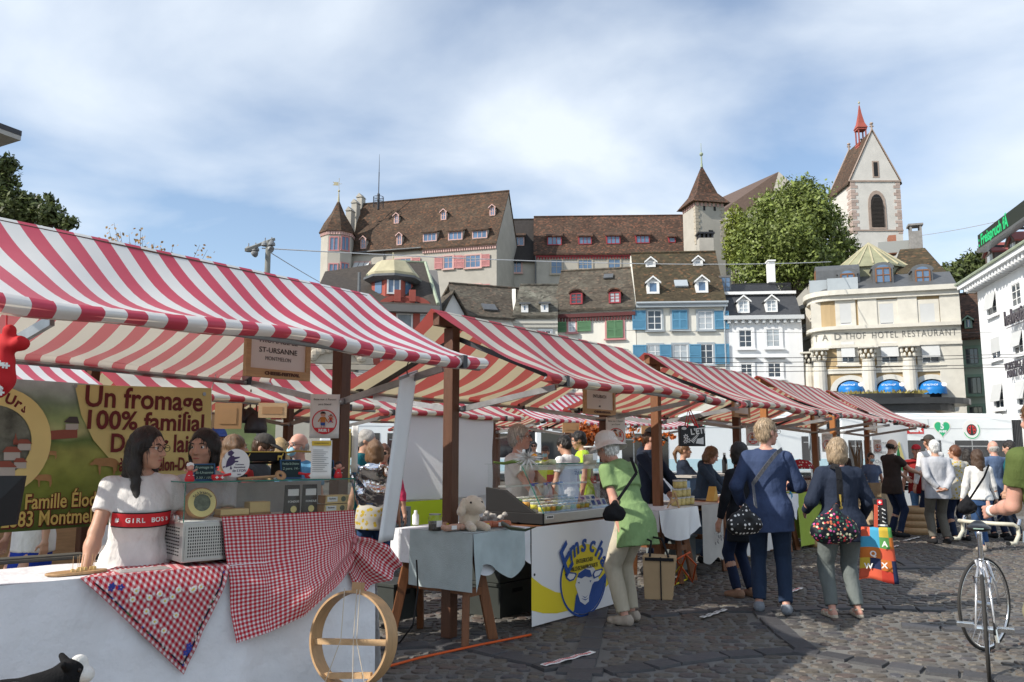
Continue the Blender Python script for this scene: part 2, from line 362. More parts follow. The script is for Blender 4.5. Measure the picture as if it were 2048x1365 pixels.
class B:
 def __init__(s,name,label,cat,fr,group=None):
  s.fr=fr;s.root=thing(name,label,cat,fr.o,fr.ang,group)
 def mb(s):return MB()
 py=620
 def u(s,px,py=None,y=0):return s.fr.hit(px,py or s.py,y).x
 def z(s,px,py,y=0):return s.fr.hit(px,py,y).z
 def part(s,name,mb,m,parent=None,**k):return mb.build(name,m,parent or s.root,**k)
 def walls(s,u0,u1,D,z0,z1,m,gable=None):
  w=MB();w.boxb(u0,u1,0,D,z0,z1)
  if gable:
   for u in(u0,u1-.3):w.prism([(u,0,z1),(u,D,z1),(u,D/2,gable)],(.3,0,0))
  return s.part('wall',w,m)
 def roof(s,ue0,ue1,ur0,ur1,ze,zr,D,m,over=.35,th=.18):
  sl=(zr-ze)/(D/2);zo=ze-over*sl*.4
  w=MB()
  def slab(a):
   n=len(a);b=[(p[0],p[1],p[2]-th)for p in a]
   w.add(a+b,[tuple(range(n)),tuple(range(2*n-1,n-1,-1))]+[(i,n+i,n+(i+1)%n,(i+1)%n)for i in range(n)])
  slab([(ue0,-over,zo),(ue1,-over,zo),(ur1,D/2,zr),(ur0,D/2,zr)])
  slab([(ur0,D/2,zr),(ur1,D/2,zr),(ue1,D+over,zo),(ue0,D+over,zo)])
  s.rp=(0,-over,zo);nn=V((0,-(zr-zo),D/2+over));s.rn=nn;s.sl=(zr-zo)/(D/2+over)
  w.tube([(ur0,D/2,zr),(ur1,D/2,zr)],.13,6)
  o=s.part('roof',w,m)
  return o
 def win(s,q,x0,y0,x1,y1,fm=WHP,sm=None,sw=.14,nx=2,ny=3,pane=GL,shut=None,shm=None,y=0.0,sill=True,blind=0.0,parent=None,tilt=False,fw=.055,name='window',shw=None):
  a=s.fr.hit(*q(x0,y1),y);b_=s.fr.hit(*q(x1,y0),y);u0,z0,u1,z1=a.x,a.z,b_.x,b_.z
  w=MB()
  if sm is not None:
   w.m=1
   for bx in((u0-sw,u0,z0-sw*.6,z1+sw),(u1,u1+sw,z0-sw*.6,z1+sw),(u0,u1,z1,z1+sw),(u0,u1,z0-sw*.6,z0)):w.boxb(bx[0],bx[1],y-.09,y+.02,bx[2],bx[3])
   if sill:w.boxb(u0-sw-.08,u1+sw+.08,y-.2,y-.085,z0-sw*.6-.09,z0-sw*.6+.03)
   w.m=0
  f=fw
  for bx in((u0,u0+f,z0,z1),(u1-f,u1,z0,z1),(u0+f,u1-f,z1-f,z1),(u0+f,u1-f,z0,z0+f)):w.boxb(bx[0],bx[1],y-.06,y+.02,bx[2],bx[3])
  for i in range(1,nx):uu=u0+(u1-u0)*i/nx;w.boxb(uu-f*.5,uu+f*.5,y-.055,y+.02,z0+f,z1-f)
  for j in range(1,ny):zz_=z0+(z1-z0)*j/ny;w.boxb(u0+f,u1-f,y-.05,y+.02,zz_-f*.35,zz_+f*.35)
  ms=[fm,sm or fm,pane,BLIND,shm or fm]
  if parent is not None:w.m=2;w.boxb(u0+.01,u1-.01,y-.03,y+.01,z0+.01,z1-.01)
  o=s.part(name,w,ms,parent)
  if parent is None:
   pn=MB();pn.boxb(u0+.01,u1-.01,y-.03,y+.01,z0+.01,z1-.01);s.part('pane',pn,pane,o)
  if blind:
   bl=MB();zb=z1-(z1-z0)*blind
   if tilt:
    bl.prism([(u0-.02,y-.10,z1),(u0-.02,y-.13,z1),(u0-.02,y-.13-tilt,zb),(u0-.02,y-.10-tilt,zb)],(u1-u0+.04,0,0))
   else:bl.boxb(u0-.01,u1+.01,y-.085,y-.065,zb,z1)
   s.part('blind',bl,BLIND,o)
  if shut:
   ww=shw or(u1-u0)*.52
   L={'both':(u0-sw-ww,u1+sw),'left':(u0-sw-ww,),'right':(u1+sw,),'closed':(u0,(u0+u1)/2)}[shut]
   if shut=='closed':ww=(u1-u0)/2
   for us in L:
    h=MB();yy=y-.12
    for bx in((us,us+.07,z0,z1),(us+ww-.07,us+ww,z0,z1),(us+.07,us+ww-.07,z1-.09,z1),(us+.07,us+ww-.07,z0,z0+.09),(us+.07,us+ww-.07,(z0+z1)/2-.05,(z0+z1)/2+.05)):h.boxb(bx[0],bx[1],yy-.03,yy+.03,bx[2],bx[3])
    nsl=max(6,int((z1-z0)/.09))
    for k in range(nsl):
     zk=z0+.1+(z1-z0-.2)*k/nsl
     h.prism([(us+.06,yy-.025,zk),(us+.06,yy+.02,zk+.09),(us+.06,yy+.03,zk+.09),(us+.06,yy-.015,zk)],(ww-.12,0,0))
    s.part('shutter',h,shm)
  return o,(u0,u1,z0,z1)
 def dormer(s,q,x0,y0,x1,y1,kind='gable',fm=WHP,ck=None,rm=None,nx=2,ny=2,pane=GLB,fr_=.12,h=None,name='dormer'):
  "front-face rectangle in pixels; sits on the roof plane"
  c=s.fr.hitp(*q((x0+x1)/2,y1),s.rp,s.rn);y=c.y
  a=s.fr.hit(*q(x0,y1),y);b_=s.fr.hit(*q(x1,y0),y);u0,z0,u1,z1=a.x,a.z,b_.x,b_.z
  dep=(z1-z0)/s.sl+.1;w=MB();wd_=u1-u0
  w.prism([(u0,y,z0-.1),(u0,y,z1),(u0,y+dep,z1),(u0,y+.05,z0-.1)],(wd_,0,0))
  w.m=1
  if kind=='gable':
   h=h or wd_*.42;o_=.13
   d2=dep+h/s.sl+.15
   for sg in(0,1):
    e=(u0-o_,z1-o_*h/(wd_/2))if sg==0 else(u1+o_,z1-o_*h/(wd_/2));mdl=((u0+u1)/2,z1+h)
    A=[(e[0],y-.18,e[1]),(mdl[0],y-.18,mdl[1]),(mdl[0],y-.18,mdl[1]+.1),(e[0],y-.18,e[1]+.1)]
    w.prism(A,(0,d2,0))
   w.m=2
   for sg in(0,1):
    e=(u0-o_,z1-o_*h/(wd_/2))if sg==0 else(u1+o_,z1-o_*h/(wd_/2));mdl=((u0+u1)/2,z1+h)
    w.prism([(e[0],y-.24,e[1]-.06),(mdl[0],y-.24,mdl[1]-.06),(mdl[0],y-.24,mdl[1]+.07),(e[0],y-.24,e[1]+.07)],(0,.055,0))
   w.m=0;w.prism([(u0,y,z1),(u1,y,z1),((u0+u1)/2,y,z1+h)],(0,.12,0))
  elif kind=='shed':
   h=h or(z1-z0)*.55;d2=(z1+h-z0)/s.sl+.3
   w.prism([(u0-.15,y-.25,z1-.02),(u0-.15,y+d2,z1+h),(u0-.15,y+d2,z1+h+.12),(u0-.15,y-.25,z1+.12)],(wd_+.3,0,0))
   w.m=0;w.prism([(u0,y+.01,z1),(u0,y+d2-.3,z1+h*.88),(u0,y+dep,z1)],(.1,0,0));w.prism([(u1-.1,y+.01,z1),(u1-.1,y+d2-.3,z1+h*.88),(u1-.1,y+dep,z1)],(.1,0,0))
  elif kind=='arch':
   n=10;h=h or wd_*.3;arc=[((u0+u1)/2+(wd_/2+.1)*cos(pi-pi*k/n),z1+h*sin(pi*k/n))for k in range(n+1)]
   inn=[((u0+u1)/2+(wd_/2)*cos(pi*k/n),z1-.02+(h-.09)*sin(pi*k/n))for k in range(n+1)]
   w.prism([(p[0],y-.15,p[1])for p in arc]+[(p[0],y-.15,p[1])for p in inn],(0,dep+h/s.sl,0))
   w.m=0;w.prism([(p[0],y,p[1])for p in inn],(0,.12,0))
  o=s.part(name,w,[ck or fm,rm,fm])
  f=fr_
  wq=lambda X,Y:(X,Y)
  m2=MB();U0,U1,Z0,Z1=u0+f,u1-f,z0+f*.8,z1-f*.5
  m2.m=1;m2.boxb(U0,U1,y-.03,y+.005,Z0,Z1);m2.m=0
  for bx in((u0,U0,z0,z1),(U1,u1,z0,z1),(U0,U1,Z1,z1),(U0,U1,z0,Z0)):m2.boxb(bx[0],bx[1],y-.08,y-.002,bx[2],bx[3])
  m2.m=2
  for i in range(1,nx):uu=U0+(U1-U0)*i/nx;m2.boxb(uu-.035,uu+.035,y-.055,y-.031,Z0,Z1)
  for j in range(1,ny):zq=Z0+(Z1-Z0)*j/ny;m2.boxb(U0,U1,y-.05,y-.031,zq-.025,zq+.025)
  s.part('window',m2,[fm,pane,WHP if fm not in(PINKL,PINK,RED)else fm],o)
  return o
def corbels(u0,u1,z,n,m,b,w=.22,h=.35,name='cornice'):
 c=MB();c.boxb(u0,u1,-.22,0.01,z,z+.28)
 for i in range(n):
  uu=u0+(u1-u0)*(i+.5)/n;c.boxb(uu-w/2,uu+w/2,-.16,.01,z-h,z-.002)
 return b.part(name,c,m)
 # ---------------------------------------------------------------- ground and hill
def ground():
 m,t,p=newmat('distant_cobbles',.8,.3)
 tcn=t.nodes.new('ShaderNodeTexCoord');mpn=t.nodes.new('ShaderNodeMapping');mpn.inputs['Scale'].default_value=(6.2,9.5,1);t.links.new(tcn.outputs['Object'],mpn.inputs[0])
 vo=t.nodes.new('ShaderNodeTexVoronoi');vo.feature='DISTANCE_TO_EDGE';t.links.new(mpn.outputs[0],vo.inputs['Vector'])
 v2=t.nodes.new('ShaderNodeTexVoronoi');t.links.new(mpn.outputs[0],v2.inputs['Vector']);sp=t.nodes.new('ShaderNodeSeparateColor');t.links.new(v2.outputs['Color'],sp.inputs[0])
 c=pmix(t,sp.outputs[0],(.09,.075,.065),(.19,.155,.125));e=mth('MINIMUM',mth('MULTIPLY',vo.outputs[0],7,t),1,t)
 t.links.new(pmix(t,e,(.24,.225,.19),c),p.inputs['Base Color'])
 b=t.nodes.new('ShaderNodeBump');b.inputs['Distance'].default_value=.03;t.links.new(e,b.inputs['Height']);t.links.new(b.outputs[0],p.inputs['Normal'])
 g=MB();g.boxb(-900,900,-300,1500,-.5,-.012)
 setp(g.build('ground',m),kind='structure')
 h=MB();pr=[(72,-.3),(76,6),(82,9.5),(100,10),(160,12),(400,12)]
 h.prism([(-120,a,b_)for a,b_ in pr]+[(-120,400,-.4),(-120,72,-.4)],(260,0,0))
 setp(h.build('hillside',mat('hill_grass',(.06,.08,.03),.9,.4,1)),kind='structure')
ground()
# ---------------------------------------------------------------- castle hall
def castle():
 fr=fr2(696,93,993,88,0,480);b=B('hilltop_hall','large grey plaster hall with steep brown tiled roof and pink shutters on the hill','building',fr)
 u0,u1=b.u(640),b.u(993);D=9.0;ze=b.z(993,484)
 p=fr.hit(1015,383,D/2);p0=fr.hit(722,409,D/2);zr=(p.z+p0.z)/2
 b.walls(u0+1.6,u1,D,6,ze,STONE,gable=zr-.2)
 b.roof(fr.hit(702,505).x,u1+.05,p0.x,u1+.12,ze,zr,D,ROOF_A,over=.3)
 for x0,y0,x1,y1 in((694,372,730,436),(1040,345,1080,410),(1400,312,1440,378),(448,545,488,622),(714,518,754,595)):
  b.dormer(q6,x0,y0,x1,y1,'gable',PINKL,STONE,ROOF_A,2,2)
 for x0,y0,x1,y1 in((908,500,1010,570),(1094,490,1200,560),(1272,482,1382,548)):
  b.dormer(q6,x0,y0,x1,y1,'shed',PINKL,STONE,ROOF_A,3,1)
 ux=fr.hit(*q6(905,600)).x
 corbels(ux,u1,ze-.45,32,PINKL,b,.16,.3)
 g=MB();g.tube([(u0+1.8,-.42,ze-.15),(ux,-.42,ze-.15)],.09,8);g.tube([(fr.hit(*q6(622,640)).x,-.2,ze-.2),(fr.hit(*q6(622,640)).x,-.1,ze-1),(fr.hit(*q6(622,640)).x,-.08,ze-8)],.07,8);b.part('gutter',g,ZINC)
 W=lambda*a,**k:b.win(q6,*a,fm=PINKL,sm=PINKL,pane=GLB,**k)
 W(1062,672,1128,768,nx=2,ny=2,shut='both',shm=PINK,shw=.95);W(1222,664,1332,762,nx=3,ny=2,shut='both',shm=PINK,shw=.95)
 W(1222,884,1332,980,nx=3,ny=2,shut='both',shm=PINK,shw=.95);W(700,690,820,790,nx=3,ny=2,shut='both',shm=PINK,shw=1.0)
 for k in range(3):
  x=404+k*38
  W(x,722,x+34,795,nx=1,ny=1,blind=.85,tilt=.7)
 for i,(x0,y0,x1,y1)in enumerate(((430,245,470,300),(392,288,432,350),(352,345,392,410))):
  a=fr.hit(*q6(x0,y1),D/2-1.5*i);c=fr.hit(*q6(x1,y0),D/2-1.5*i);w=MB();yy=D/2-1.5*i
  w.boxb(a.x,c.x,yy-.5,yy+.5,a.z-3,c.z);w.prism([(a.x-.08,yy-.6,c.z),(c.x+.08,yy-.6,c.z),((a.x+c.x)/2,yy-.6,c.z+.5)],(0,1.2,0));b.part('chimney',w,STONE)
castle()
def antenna_mast():
 c=P(757,400,94);t=thing('antenna_mast','tall thin lattice antenna mast with a railing on the brown hall roof','antenna',c)
 z=lambda py:P(757,py,94).z-c.z
 m=MB();m.tube([(0,0,-1.2),(0,0,z(388))],.16,8);m.tube([(0,0,z(388)),(0,0,z(345))],.06,6);m.tube([(0,0,z(345)),(0,0,z(309))],[.045,.015],6);m.build('mast',IRON,t)
 r=MB();zb=z(403)
 for k in range(10):
  a=2*pi*k/10;r.tube([(.6*cos(a),.6*sin(a),zb-.8),(.6*cos(a),.6*sin(a),zb+.5)],.03,5)
 for hh in(-.1,.5):r.tube([(.6*cos(2*pi*k/16),.6*sin(2*pi*k/16),zb+hh)for k in range(17)],.03,5)
 r.build('railing',IRON,t)
antenna_mast()
def turret():
 c=P(675,480,92.5);b=thing('corner_turret','octagonal plaster stair turret with pointed tiled roof and weathervane','tower',(c.x,c.y,0))
 R=(P(706,470,92).x-P(640,470,92).x)/2*.985;zt=P(675,459,91).z;zap=P(676,405,92.5).z
 w=MB();a8=[pi/8+k*pi/4 for k in range(8)]
 w.prism([(R*cos(a),R*sin(a),6)for a in a8],(0,0,zt-6));w.build('wall',STONE,b)
 cn=MB();cn.prism([(R*1.06*cos(a),R*1.06*sin(a),zt-.35)for a in a8],(0,0,.36))
 for k in range(8):
  a,a2=a8[k],a8[(k+1)%8]
  for j in range(5):
   f=(j+.5)/5;x=R*1.025*(cos(a)*(1-f)+cos(a2)*f);y=R*1.025*(sin(a)*(1-f)+sin(a2)*f);cn.box((x,y,zt-.5),(.2,.2,.3))
 cn.build('cornice',PINKL,b)
 r=MB();prof=[(1.16,zt-.25),(.86,zt+.95),(.42,zt+(zap-zt)*.62),(.09,zap)]
 vs=[(R*k*cos(a),R*k*sin(a),z)for k,z in prof for a in a8]
 r.add(vs,[(i*8+k,i*8+(k+1)%8,i*8+8+(k+1)%8,i*8+8+k)for i in range(3)for k in range(8)]+[tuple(range(8))[::-1]]);r.build('roof',ROOF_A,b)
 f=MB();f.lathe([(.42,zap-.9),(.14,zap),(.07,zap+.9),(.05,zap+1.4)],10);f.ell((0,0,zap+1.35),(.14,.14,.14),8);f.tube([(0,0,zap+1.3),(0,0,zap+2.9)],.03,6)
 f.prism([(-.08,0,zap+2.0),(-.75,0,zap+2.05),(-.55,0,zap+2.25),(-.75,0,zap+2.45),(-.08,0,zap+2.4)],(0,.03,0));f.tube([(0,0,zap+2.2),(.3,0,zap+2.2)],.025,5)
 f.build('weathervane',COPPERL,b)
 for k,(x0,y0,x1,y1)in enumerate(((198,538,244,628),(296,532,320,622),(195,735,240,800),(292,728,318,795))):
  al=-pi/2-pi/8+(0 if k%2==0 else pi/4);al=-pi*.62 if k%2==0 else-pi*.37
  idx=5 if k%2==0 else 6
  am=(a8[(idx-1)%8]+pi/8)
  am=-3*pi/4+pi/4 if k%2==0 else-pi/4
  am=-pi/2 if k%2==0 else-pi/4
  fr=Fr((c.x+R*cos(pi/8)*cos(am),c.y+R*cos(pi/8)*sin(am),0),am+pi/2)
  A=fr.hit(*q6(x0,y1));C=fr.hit(*q6(x1,y0));hw=.42;um=0.0 if k%2==0 else-.1
  T=Matrix.Translation(V((-c.x,-c.y,0)))@fr.M
  m=MB(T)
  for bx in((um-hw-.14,um-hw,A.z,C.z),(um+hw,um+hw+.14,A.z,C.z),(um-hw-.14,um+hw+.14,C.z,C.z+.14),(um-hw-.2,um+hw+.2,A.z-.14,A.z),(um-.04,um+.04,A.z,C.z)):m.boxb(bx[0],bx[1],-.09,.0,bx[2],bx[3])
  w_=m.build('window',PINK,b);pn=MB(T);pn.boxb(um-hw,um+hw,-.03,.01,A.z,C.z);pn.build('pane',GLB,w_)
turret()
def lower_wing():
 fr=fr2(1012,94,1480,93,0,480);b=B('hilltop_wing','long lower hilltop wing with red tiled roof and crimson cornice','building',fr)
 D=8;um=b.u(1071);u1=b.u(1480);ze=b.z(1200,505);zr=fr.hit(1200,433,D/2).z
 b.walls(um,u1,D,6,ze,STONE);b.roof(um-.2,u1+.3,um-.2,fr.hit(1386,430,D/2).x+2.5,ze,zr,D,ROOF_B,over=.35)
 corbels(um,u1,ze-.55,70,RED,b,.16,.25)
 for x0,y0,x1,y1 in((203,530,282,576),(374,530,446,572),(526,526,602,570),(687,524,762,566),(866,534,904,562)):b.dormer(q7,x0,y0,x1,y1,'shed',RED,RED,ROOF_B,3 if x1-x0>50 else 1,1,pane=GLB,h=.9)
 for x0,y0,x1,y1,n in((224,656,284,732,2),(374,656,448,706,3),(538,652,602,704,2)):b.win(q7,x0,y0,x1,y1,fm=SANDG,sm=SANDG,nx=n,ny=2,pane=GLB,sw=.12)
 g=MB();x=b.u(*q7(140,700));g.tube([(x,-.15,ze-.3),(x,-.12,ze-9)],.08,8);b.part('downpipe',g,ZINC)
 t2=B('linking_bay','narrow bay with shade-darkened roof between the big hall and the red-roofed wing','building',fr2(1000,94.8,1071,94.6,0,480))
 a0,a1=t2.u(998),t2.u(1072);t2.walls(a0,a1,7,6,ze-.6,STONE)
 t2.roof(a0,a1+.1,a0,a1+.1,ze-.6,zr-.1,8,mat('tiles_shaded',(.035,.03,.028),.85,.4,4,.3,20),over=.4)  # shade of the recessed bay is put into the dark tile colour
 t2.dormer(q7,-3,530,78,580,'shed',PINKL,DARK,ROOF_A,3,1,h=.8);t2.win(q7,8,656,62,726,fm=PINKL,sm=PINKL,nx=2,ny=2,pane=GLB)
 h=B('wing_end_bay','short wall with crimson eave and tiled lean-to right of the square tower','building',fr2(1440,91,1478,90.8,0,480))
 v0,v1=h.u(1436),h.u(1478);zt=h.z(1460,500);h.walls(v0,v1,3,6,zt,STONE)
 h.roof(v0,v1+.2,v0,v1-.8,zt,h.z(1455,478),3,ROOF_B,.3);corbels(v0,v1,zt-.4,8,RED,h,.14,.2)
 e=MB();e.prism([(h.fr.hit(*q7(1105,690),-2).x,-2,h.z(*q7(1105,690),-2)),(h.fr.hit(*q7(1215,690),-2).x,-2,h.z(*q7(1215,690),-2)),(h.fr.hit(*q7(1165,572),-.1).x,-.1,h.z(*q7(1165,572),-.1)),(h.fr.hit(*q7(1105,572),-.1).x,-.1,h.z(*q7(1105,572),-.1))],(0,0,-.15));h.part('lean_to_roof',e,ROOF_A)
 w=MB();w.boxb(h.fr.hit(*q7(1105,690),-2).x,h.fr.hit(*q7(1245,690),-2).x,-1.95,-.01,6,h.z(*q7(1215,700),-2));h.part('lean_to_wall',w,STONE)
lower_wing()
def square_tower():
 c=P(1392,450,88);fr=Fr((c.x,c.y,0),radians(12));b=B('square_tower','square plaster tower with rough stone corners and pyramid tiled roof','tower',fr)
 S=fr.hit(1449,450).x;D=S;zt=fr.hit(1420,402).z;zap=fr.hit(1402,331,D/2).z
 b.walls(0,S,D,6,zt,STONE)
 r=MB();o=.55
 vs=[(-o,-o,zt-.25),(S+o,-o,zt-.25),(S+o,D+o,zt-.25),(-o,D+o,zt-.25),(S*.14,D*.14,zt+1.1),(S*.86,D*.14,zt+1.1),(S*.86,D*.86,zt+1.1),(S*.14,D*.86,zt+1.1),(S/2,D/2,zap)]
 r.add(vs,[(0,3,2,1)]+[(i,(i+1)%4,4+(i+1)%4,4+i)for i in range(4)]+[(4+i,4+(i+1)%4,8)for i in range(4)]);b.part('roof',r,ROOF_B)
 f=MB();f.lathe([(.16,zap-.25),(.1,zap+.3),(.07,zap+1.1)],8,(S/2,D/2,0));f.ell((S/2,D/2,zap+1.3),(.22,.22,.22),10);f.tube([(S/2,D/2,zap+1.3),(S/2,D/2,zap+2.6)],.03,6);b.part('finial',f,COPPER)
 qn=MB();qm=MB();k=0;z=fr.hit(1420,490).z
 while z<zt-.8:
  L=.5 if k%2 else.32;hh=.36
  qn.boxb(-.05,L,-.05,L,z,z+hh*.92);qm.boxb(S-L,S+.05,-.05,L,z,z+hh*.92);z+=hh;k+=1
 b.part('quoin',qn,SANDG);b.part('quoin',qm,SANDG)
 s=MB()
 for x0,x1,y0,y1 in((1055,1066,362,386),(1112,1123,364,388),(1085,1108,494,520)):
  A=fr.hit(*q7(x0,y1));C=fr.hit(*q7(x1,y0));s.boxb(A.x,C.x,-.02,.01,A.z,C.z)
 b.part('window',s,DARK)
 cb_=MB()
 for i in range(7):cb_.boxb(S*(i+.5)/7-.12,S*(i+.5)/7+.12,-.1,.01,zt-.65,zt-.25);cb_.boxb(-.1,.01,D*(i+.5)/7-.12,D*(i+.5)/7+.12,zt-.65,zt-.25)
 b.part('cornice',cb_,PINKL)
square_tower()
def church():
 fr=fr2(1703,114,1803,114,0,400);b=B('church_tower','white church tower with striped corner stones, pointed louvre window and red ridge belfry','church',fr)
 S=fr.hit(1804,440).x;D=8.2;ze=fr.hit(1750,362).z;zr=fr.hit(1747,264).z
 b.walls(0,S,D,8,ze,CHST)
 for y in(0,D-.5):g=MB();g.prism([(0,y,ze),(S,y,ze),(S/2,y,zr)],(0,.5,0));b.part('gable_wall',g,CHST)
 r=MB()
 for sg in(0,1):
  e=(-.35,ze-.5)if sg==0 else(S+.35,ze-.5);mid=(S/2,zr)
  r.prism([(e[0],.02,e[1]),(mid[0],.02,mid[1]),(mid[0],.02,mid[1]+.22),(e[0],.02,e[1]+.22)],(0,D-.04,0))
 b.part('roof',r,ROOF_A)
 for y in(-.12,D-.25):
  cp=MB()
  for sg in(0,1):
   e=(-.2,ze-.3)if sg==0 else(S+.2,ze-.3);mid=(S/2,zr+.12)
   cp.prism([(e[0],y,e[1]+.18),(mid[0],y,mid[1]+.18),(mid[0],y,mid[1]+.42),(e[0],y,e[1]+.42)],(0,.36,0))
  cp.tube([(S/2,y+.18,zr+.3),(S/2,y+.18,zr+1.1)],.14,8);cp.ell((S/2,y+.18,zr+1.25),(.28,.28,.2),8);cp.box((S/2,y+.18,zr+.85),(.6,.16,.14))
  b.part('coping',cp,SAND)
 q=MB();q2=MB();k=0;z=fr.hit(1750,468).z
 while z<ze-.5:
  L=.95 if k%2 else.6;q.boxb(-.04,L,-.04,.5,z,z+.42);q2.boxb(S-L,S+.04,-.04,.5,z,z+.42);q.boxb(-.041,.45,.5,1.1 if k%2==0 else 1.5,z,z+.42);z+=.46 if k%3 else.6;k+=1
 b.part('quoin',q,mat('quoin_stone',(.42,.33,.29),.9,.3,.7,.3,9));b.part('quoin',q2,MATS['quoin_stone'])
 st=MB();st.boxb(-.12,S+.12,-.12,D+.12,ze-.18,ze+.05);zl=fr.hit(1750,460).z;st.boxb(-.1,S+.1,-.1,D+.1,zl-.2,zl);b.part('string_course',st,SAND)
 A=fr.hit(*q8(628,568));C=fr.hit(*q8(672,432));um=(A.x+C.x)/2;hw=(C.x-A.x)/2;zs=A.z+(C.z-A.z)*.62
 def ogive(h,zb,zsp,zt_):return[(um-h,zb),(um+h,zb),(um+h,zsp)]+[(um+h*cos(t),zsp+(zt_-zsp)*sin(t)**.8)for t in(.4,.8,1.2)]+[(um,zt_)]+[(um-h*cos(t),zsp+(zt_-zsp)*sin(t)**.8)for t in(1.2,.8,.4)]+[(um-h,zsp)]
 o=MB();o.prism([(x,-.06,z)for x,z in ogive(hw+.38,A.z-.3,zs,C.z+.55)],(0,.07,0));wn=b.part('window',o,SAND)
 l=MB();l.prism([(x,-.075,z)for x,z in ogive(hw,A.z,zs,C.z)],(0,.016,0));b.part('recess',l,DARK,wn)
 lv=MB()
 for k in range(22):
  z=A.z+.1+(C.z-A.z-.6)*k/22
  h_=hw if z<zs else hw*(1-(z-zs)/(C.z-zs))**.6
  lv.prism([(um-h_,-.16,z),(um-h_,-.08,z+.14),(um-h_,-.08,z+.18),(um-h_,-.16,z+.04)],(2*h_,0,0))
 b.part('louvre',lv,mat('louvre_wood',(.03,.025,.022),.8,.3,4),wn)
 A=fr.hit(*q8(637,358));C=fr.hit(*q8(650,300));s=MB();s.boxb(A.x-.2,C.x+.2,-.04,.01,A.z-.2,C.z+.2);w2=b.part('window',s,SAND);s=MB();s.boxb(A.x,C.x,-.06,-.041,A.z,C.z);b.part('pane',s,DARK,w2)
 yb=D*.45;cx=S/2;Z=lambda py:fr.hit(1718,py,yb).z;h=.62
 f=MB();f.boxb(cx-h,cx+h,yb-h,yb+h,zr-1.4,Z(293));zt=Z(262)
 for sx_ in(-1,1):
  for sy in(-1,1):f.box((cx+sx_*h*.85,yb+sy*h*.85,(Z(293)+zt)/2),(.16,.16,zt-Z(293)))
 f.boxb(cx-h*1.1,cx+h*1.1,yb-h*1.1,yb+h*1.1,zt,zt+.3);f.boxb(cx-h*1.1,cx+h*1.1,yb-h*1.1,yb+h*1.1,Z(293)+.002,Z(293)+.25)
 pr=[(1.25,zt+.3),(.75,zt+1.1),(.34,zt+2.6),(.1,Z(212))]
 for i in range(3):
  a=[(cx+sx_*h*pr[i][0],yb+sy*h*pr[i][0],pr[i][1])for sx_,sy in((-1,-1),(1,-1),(1,1),(-1,1))];c=[(cx+sx_*h*pr[i+1][0],yb+sy*h*pr[i+1][0],pr[i+1][1])for sx_,sy in((-1,-1),(1,-1),(1,1),(-1,1))]
  f.add(a+c,[(k,(k+1)%4,4+(k+1)%4,4+k)for k in range(4)])
 bf=b.part('belfry',f,REDST);k=MB();k.lathe([(.32,Z(285)),(.26,Z(285)+.25),(.14,Z(285)+.5),(.05,Z(285)+.6)],12,(cx,yb,0));b.part('bell',k,IRON,bf)
 k=MB();k.tube([(cx,yb,Z(212)),(cx,yb,Z(202))],.04,6);k.ell((cx,yb,Z(206)),(.16,.16,.16),8);b.part('finial',k,COPPERL,bf)
 n=B('church_nave','steep brown nave roof with grey gable rising behind the big leafy tree','church',Fr((0,0,0),0))
 w=MB();A=P(1440,424,119);A2=A+V((-6,14,0));T=P(1557,344,117);T2=T+V((-6,14,0));R_=P(1650,424,115);R2=R_+V((-6,14,0));dn=V((0,0,-14))
 w.add([A,T,R_,A2,T2,R2],[(0,2,1),(3,4,5),(0,1,4,3),(1,2,5,4)]);
 wl=MB();wl.add([T+V((0,-.05,0)),R_+V((0,-.05,0)),P(1525,460,116.9)],[(0,2,1)])
 wl.add([A+dn,R_+dn,R_,A,A2+dn,R2+dn,R2,A2],[(0,1,2,3),(4,7,6,5),(0,3,7,4),(1,5,6,2)])
 n.part('roof',w,mat('nave_tiles',(.11,.075,.06),.85,.25,3,.3,20));n.part('wall',wl,STONE)
church()
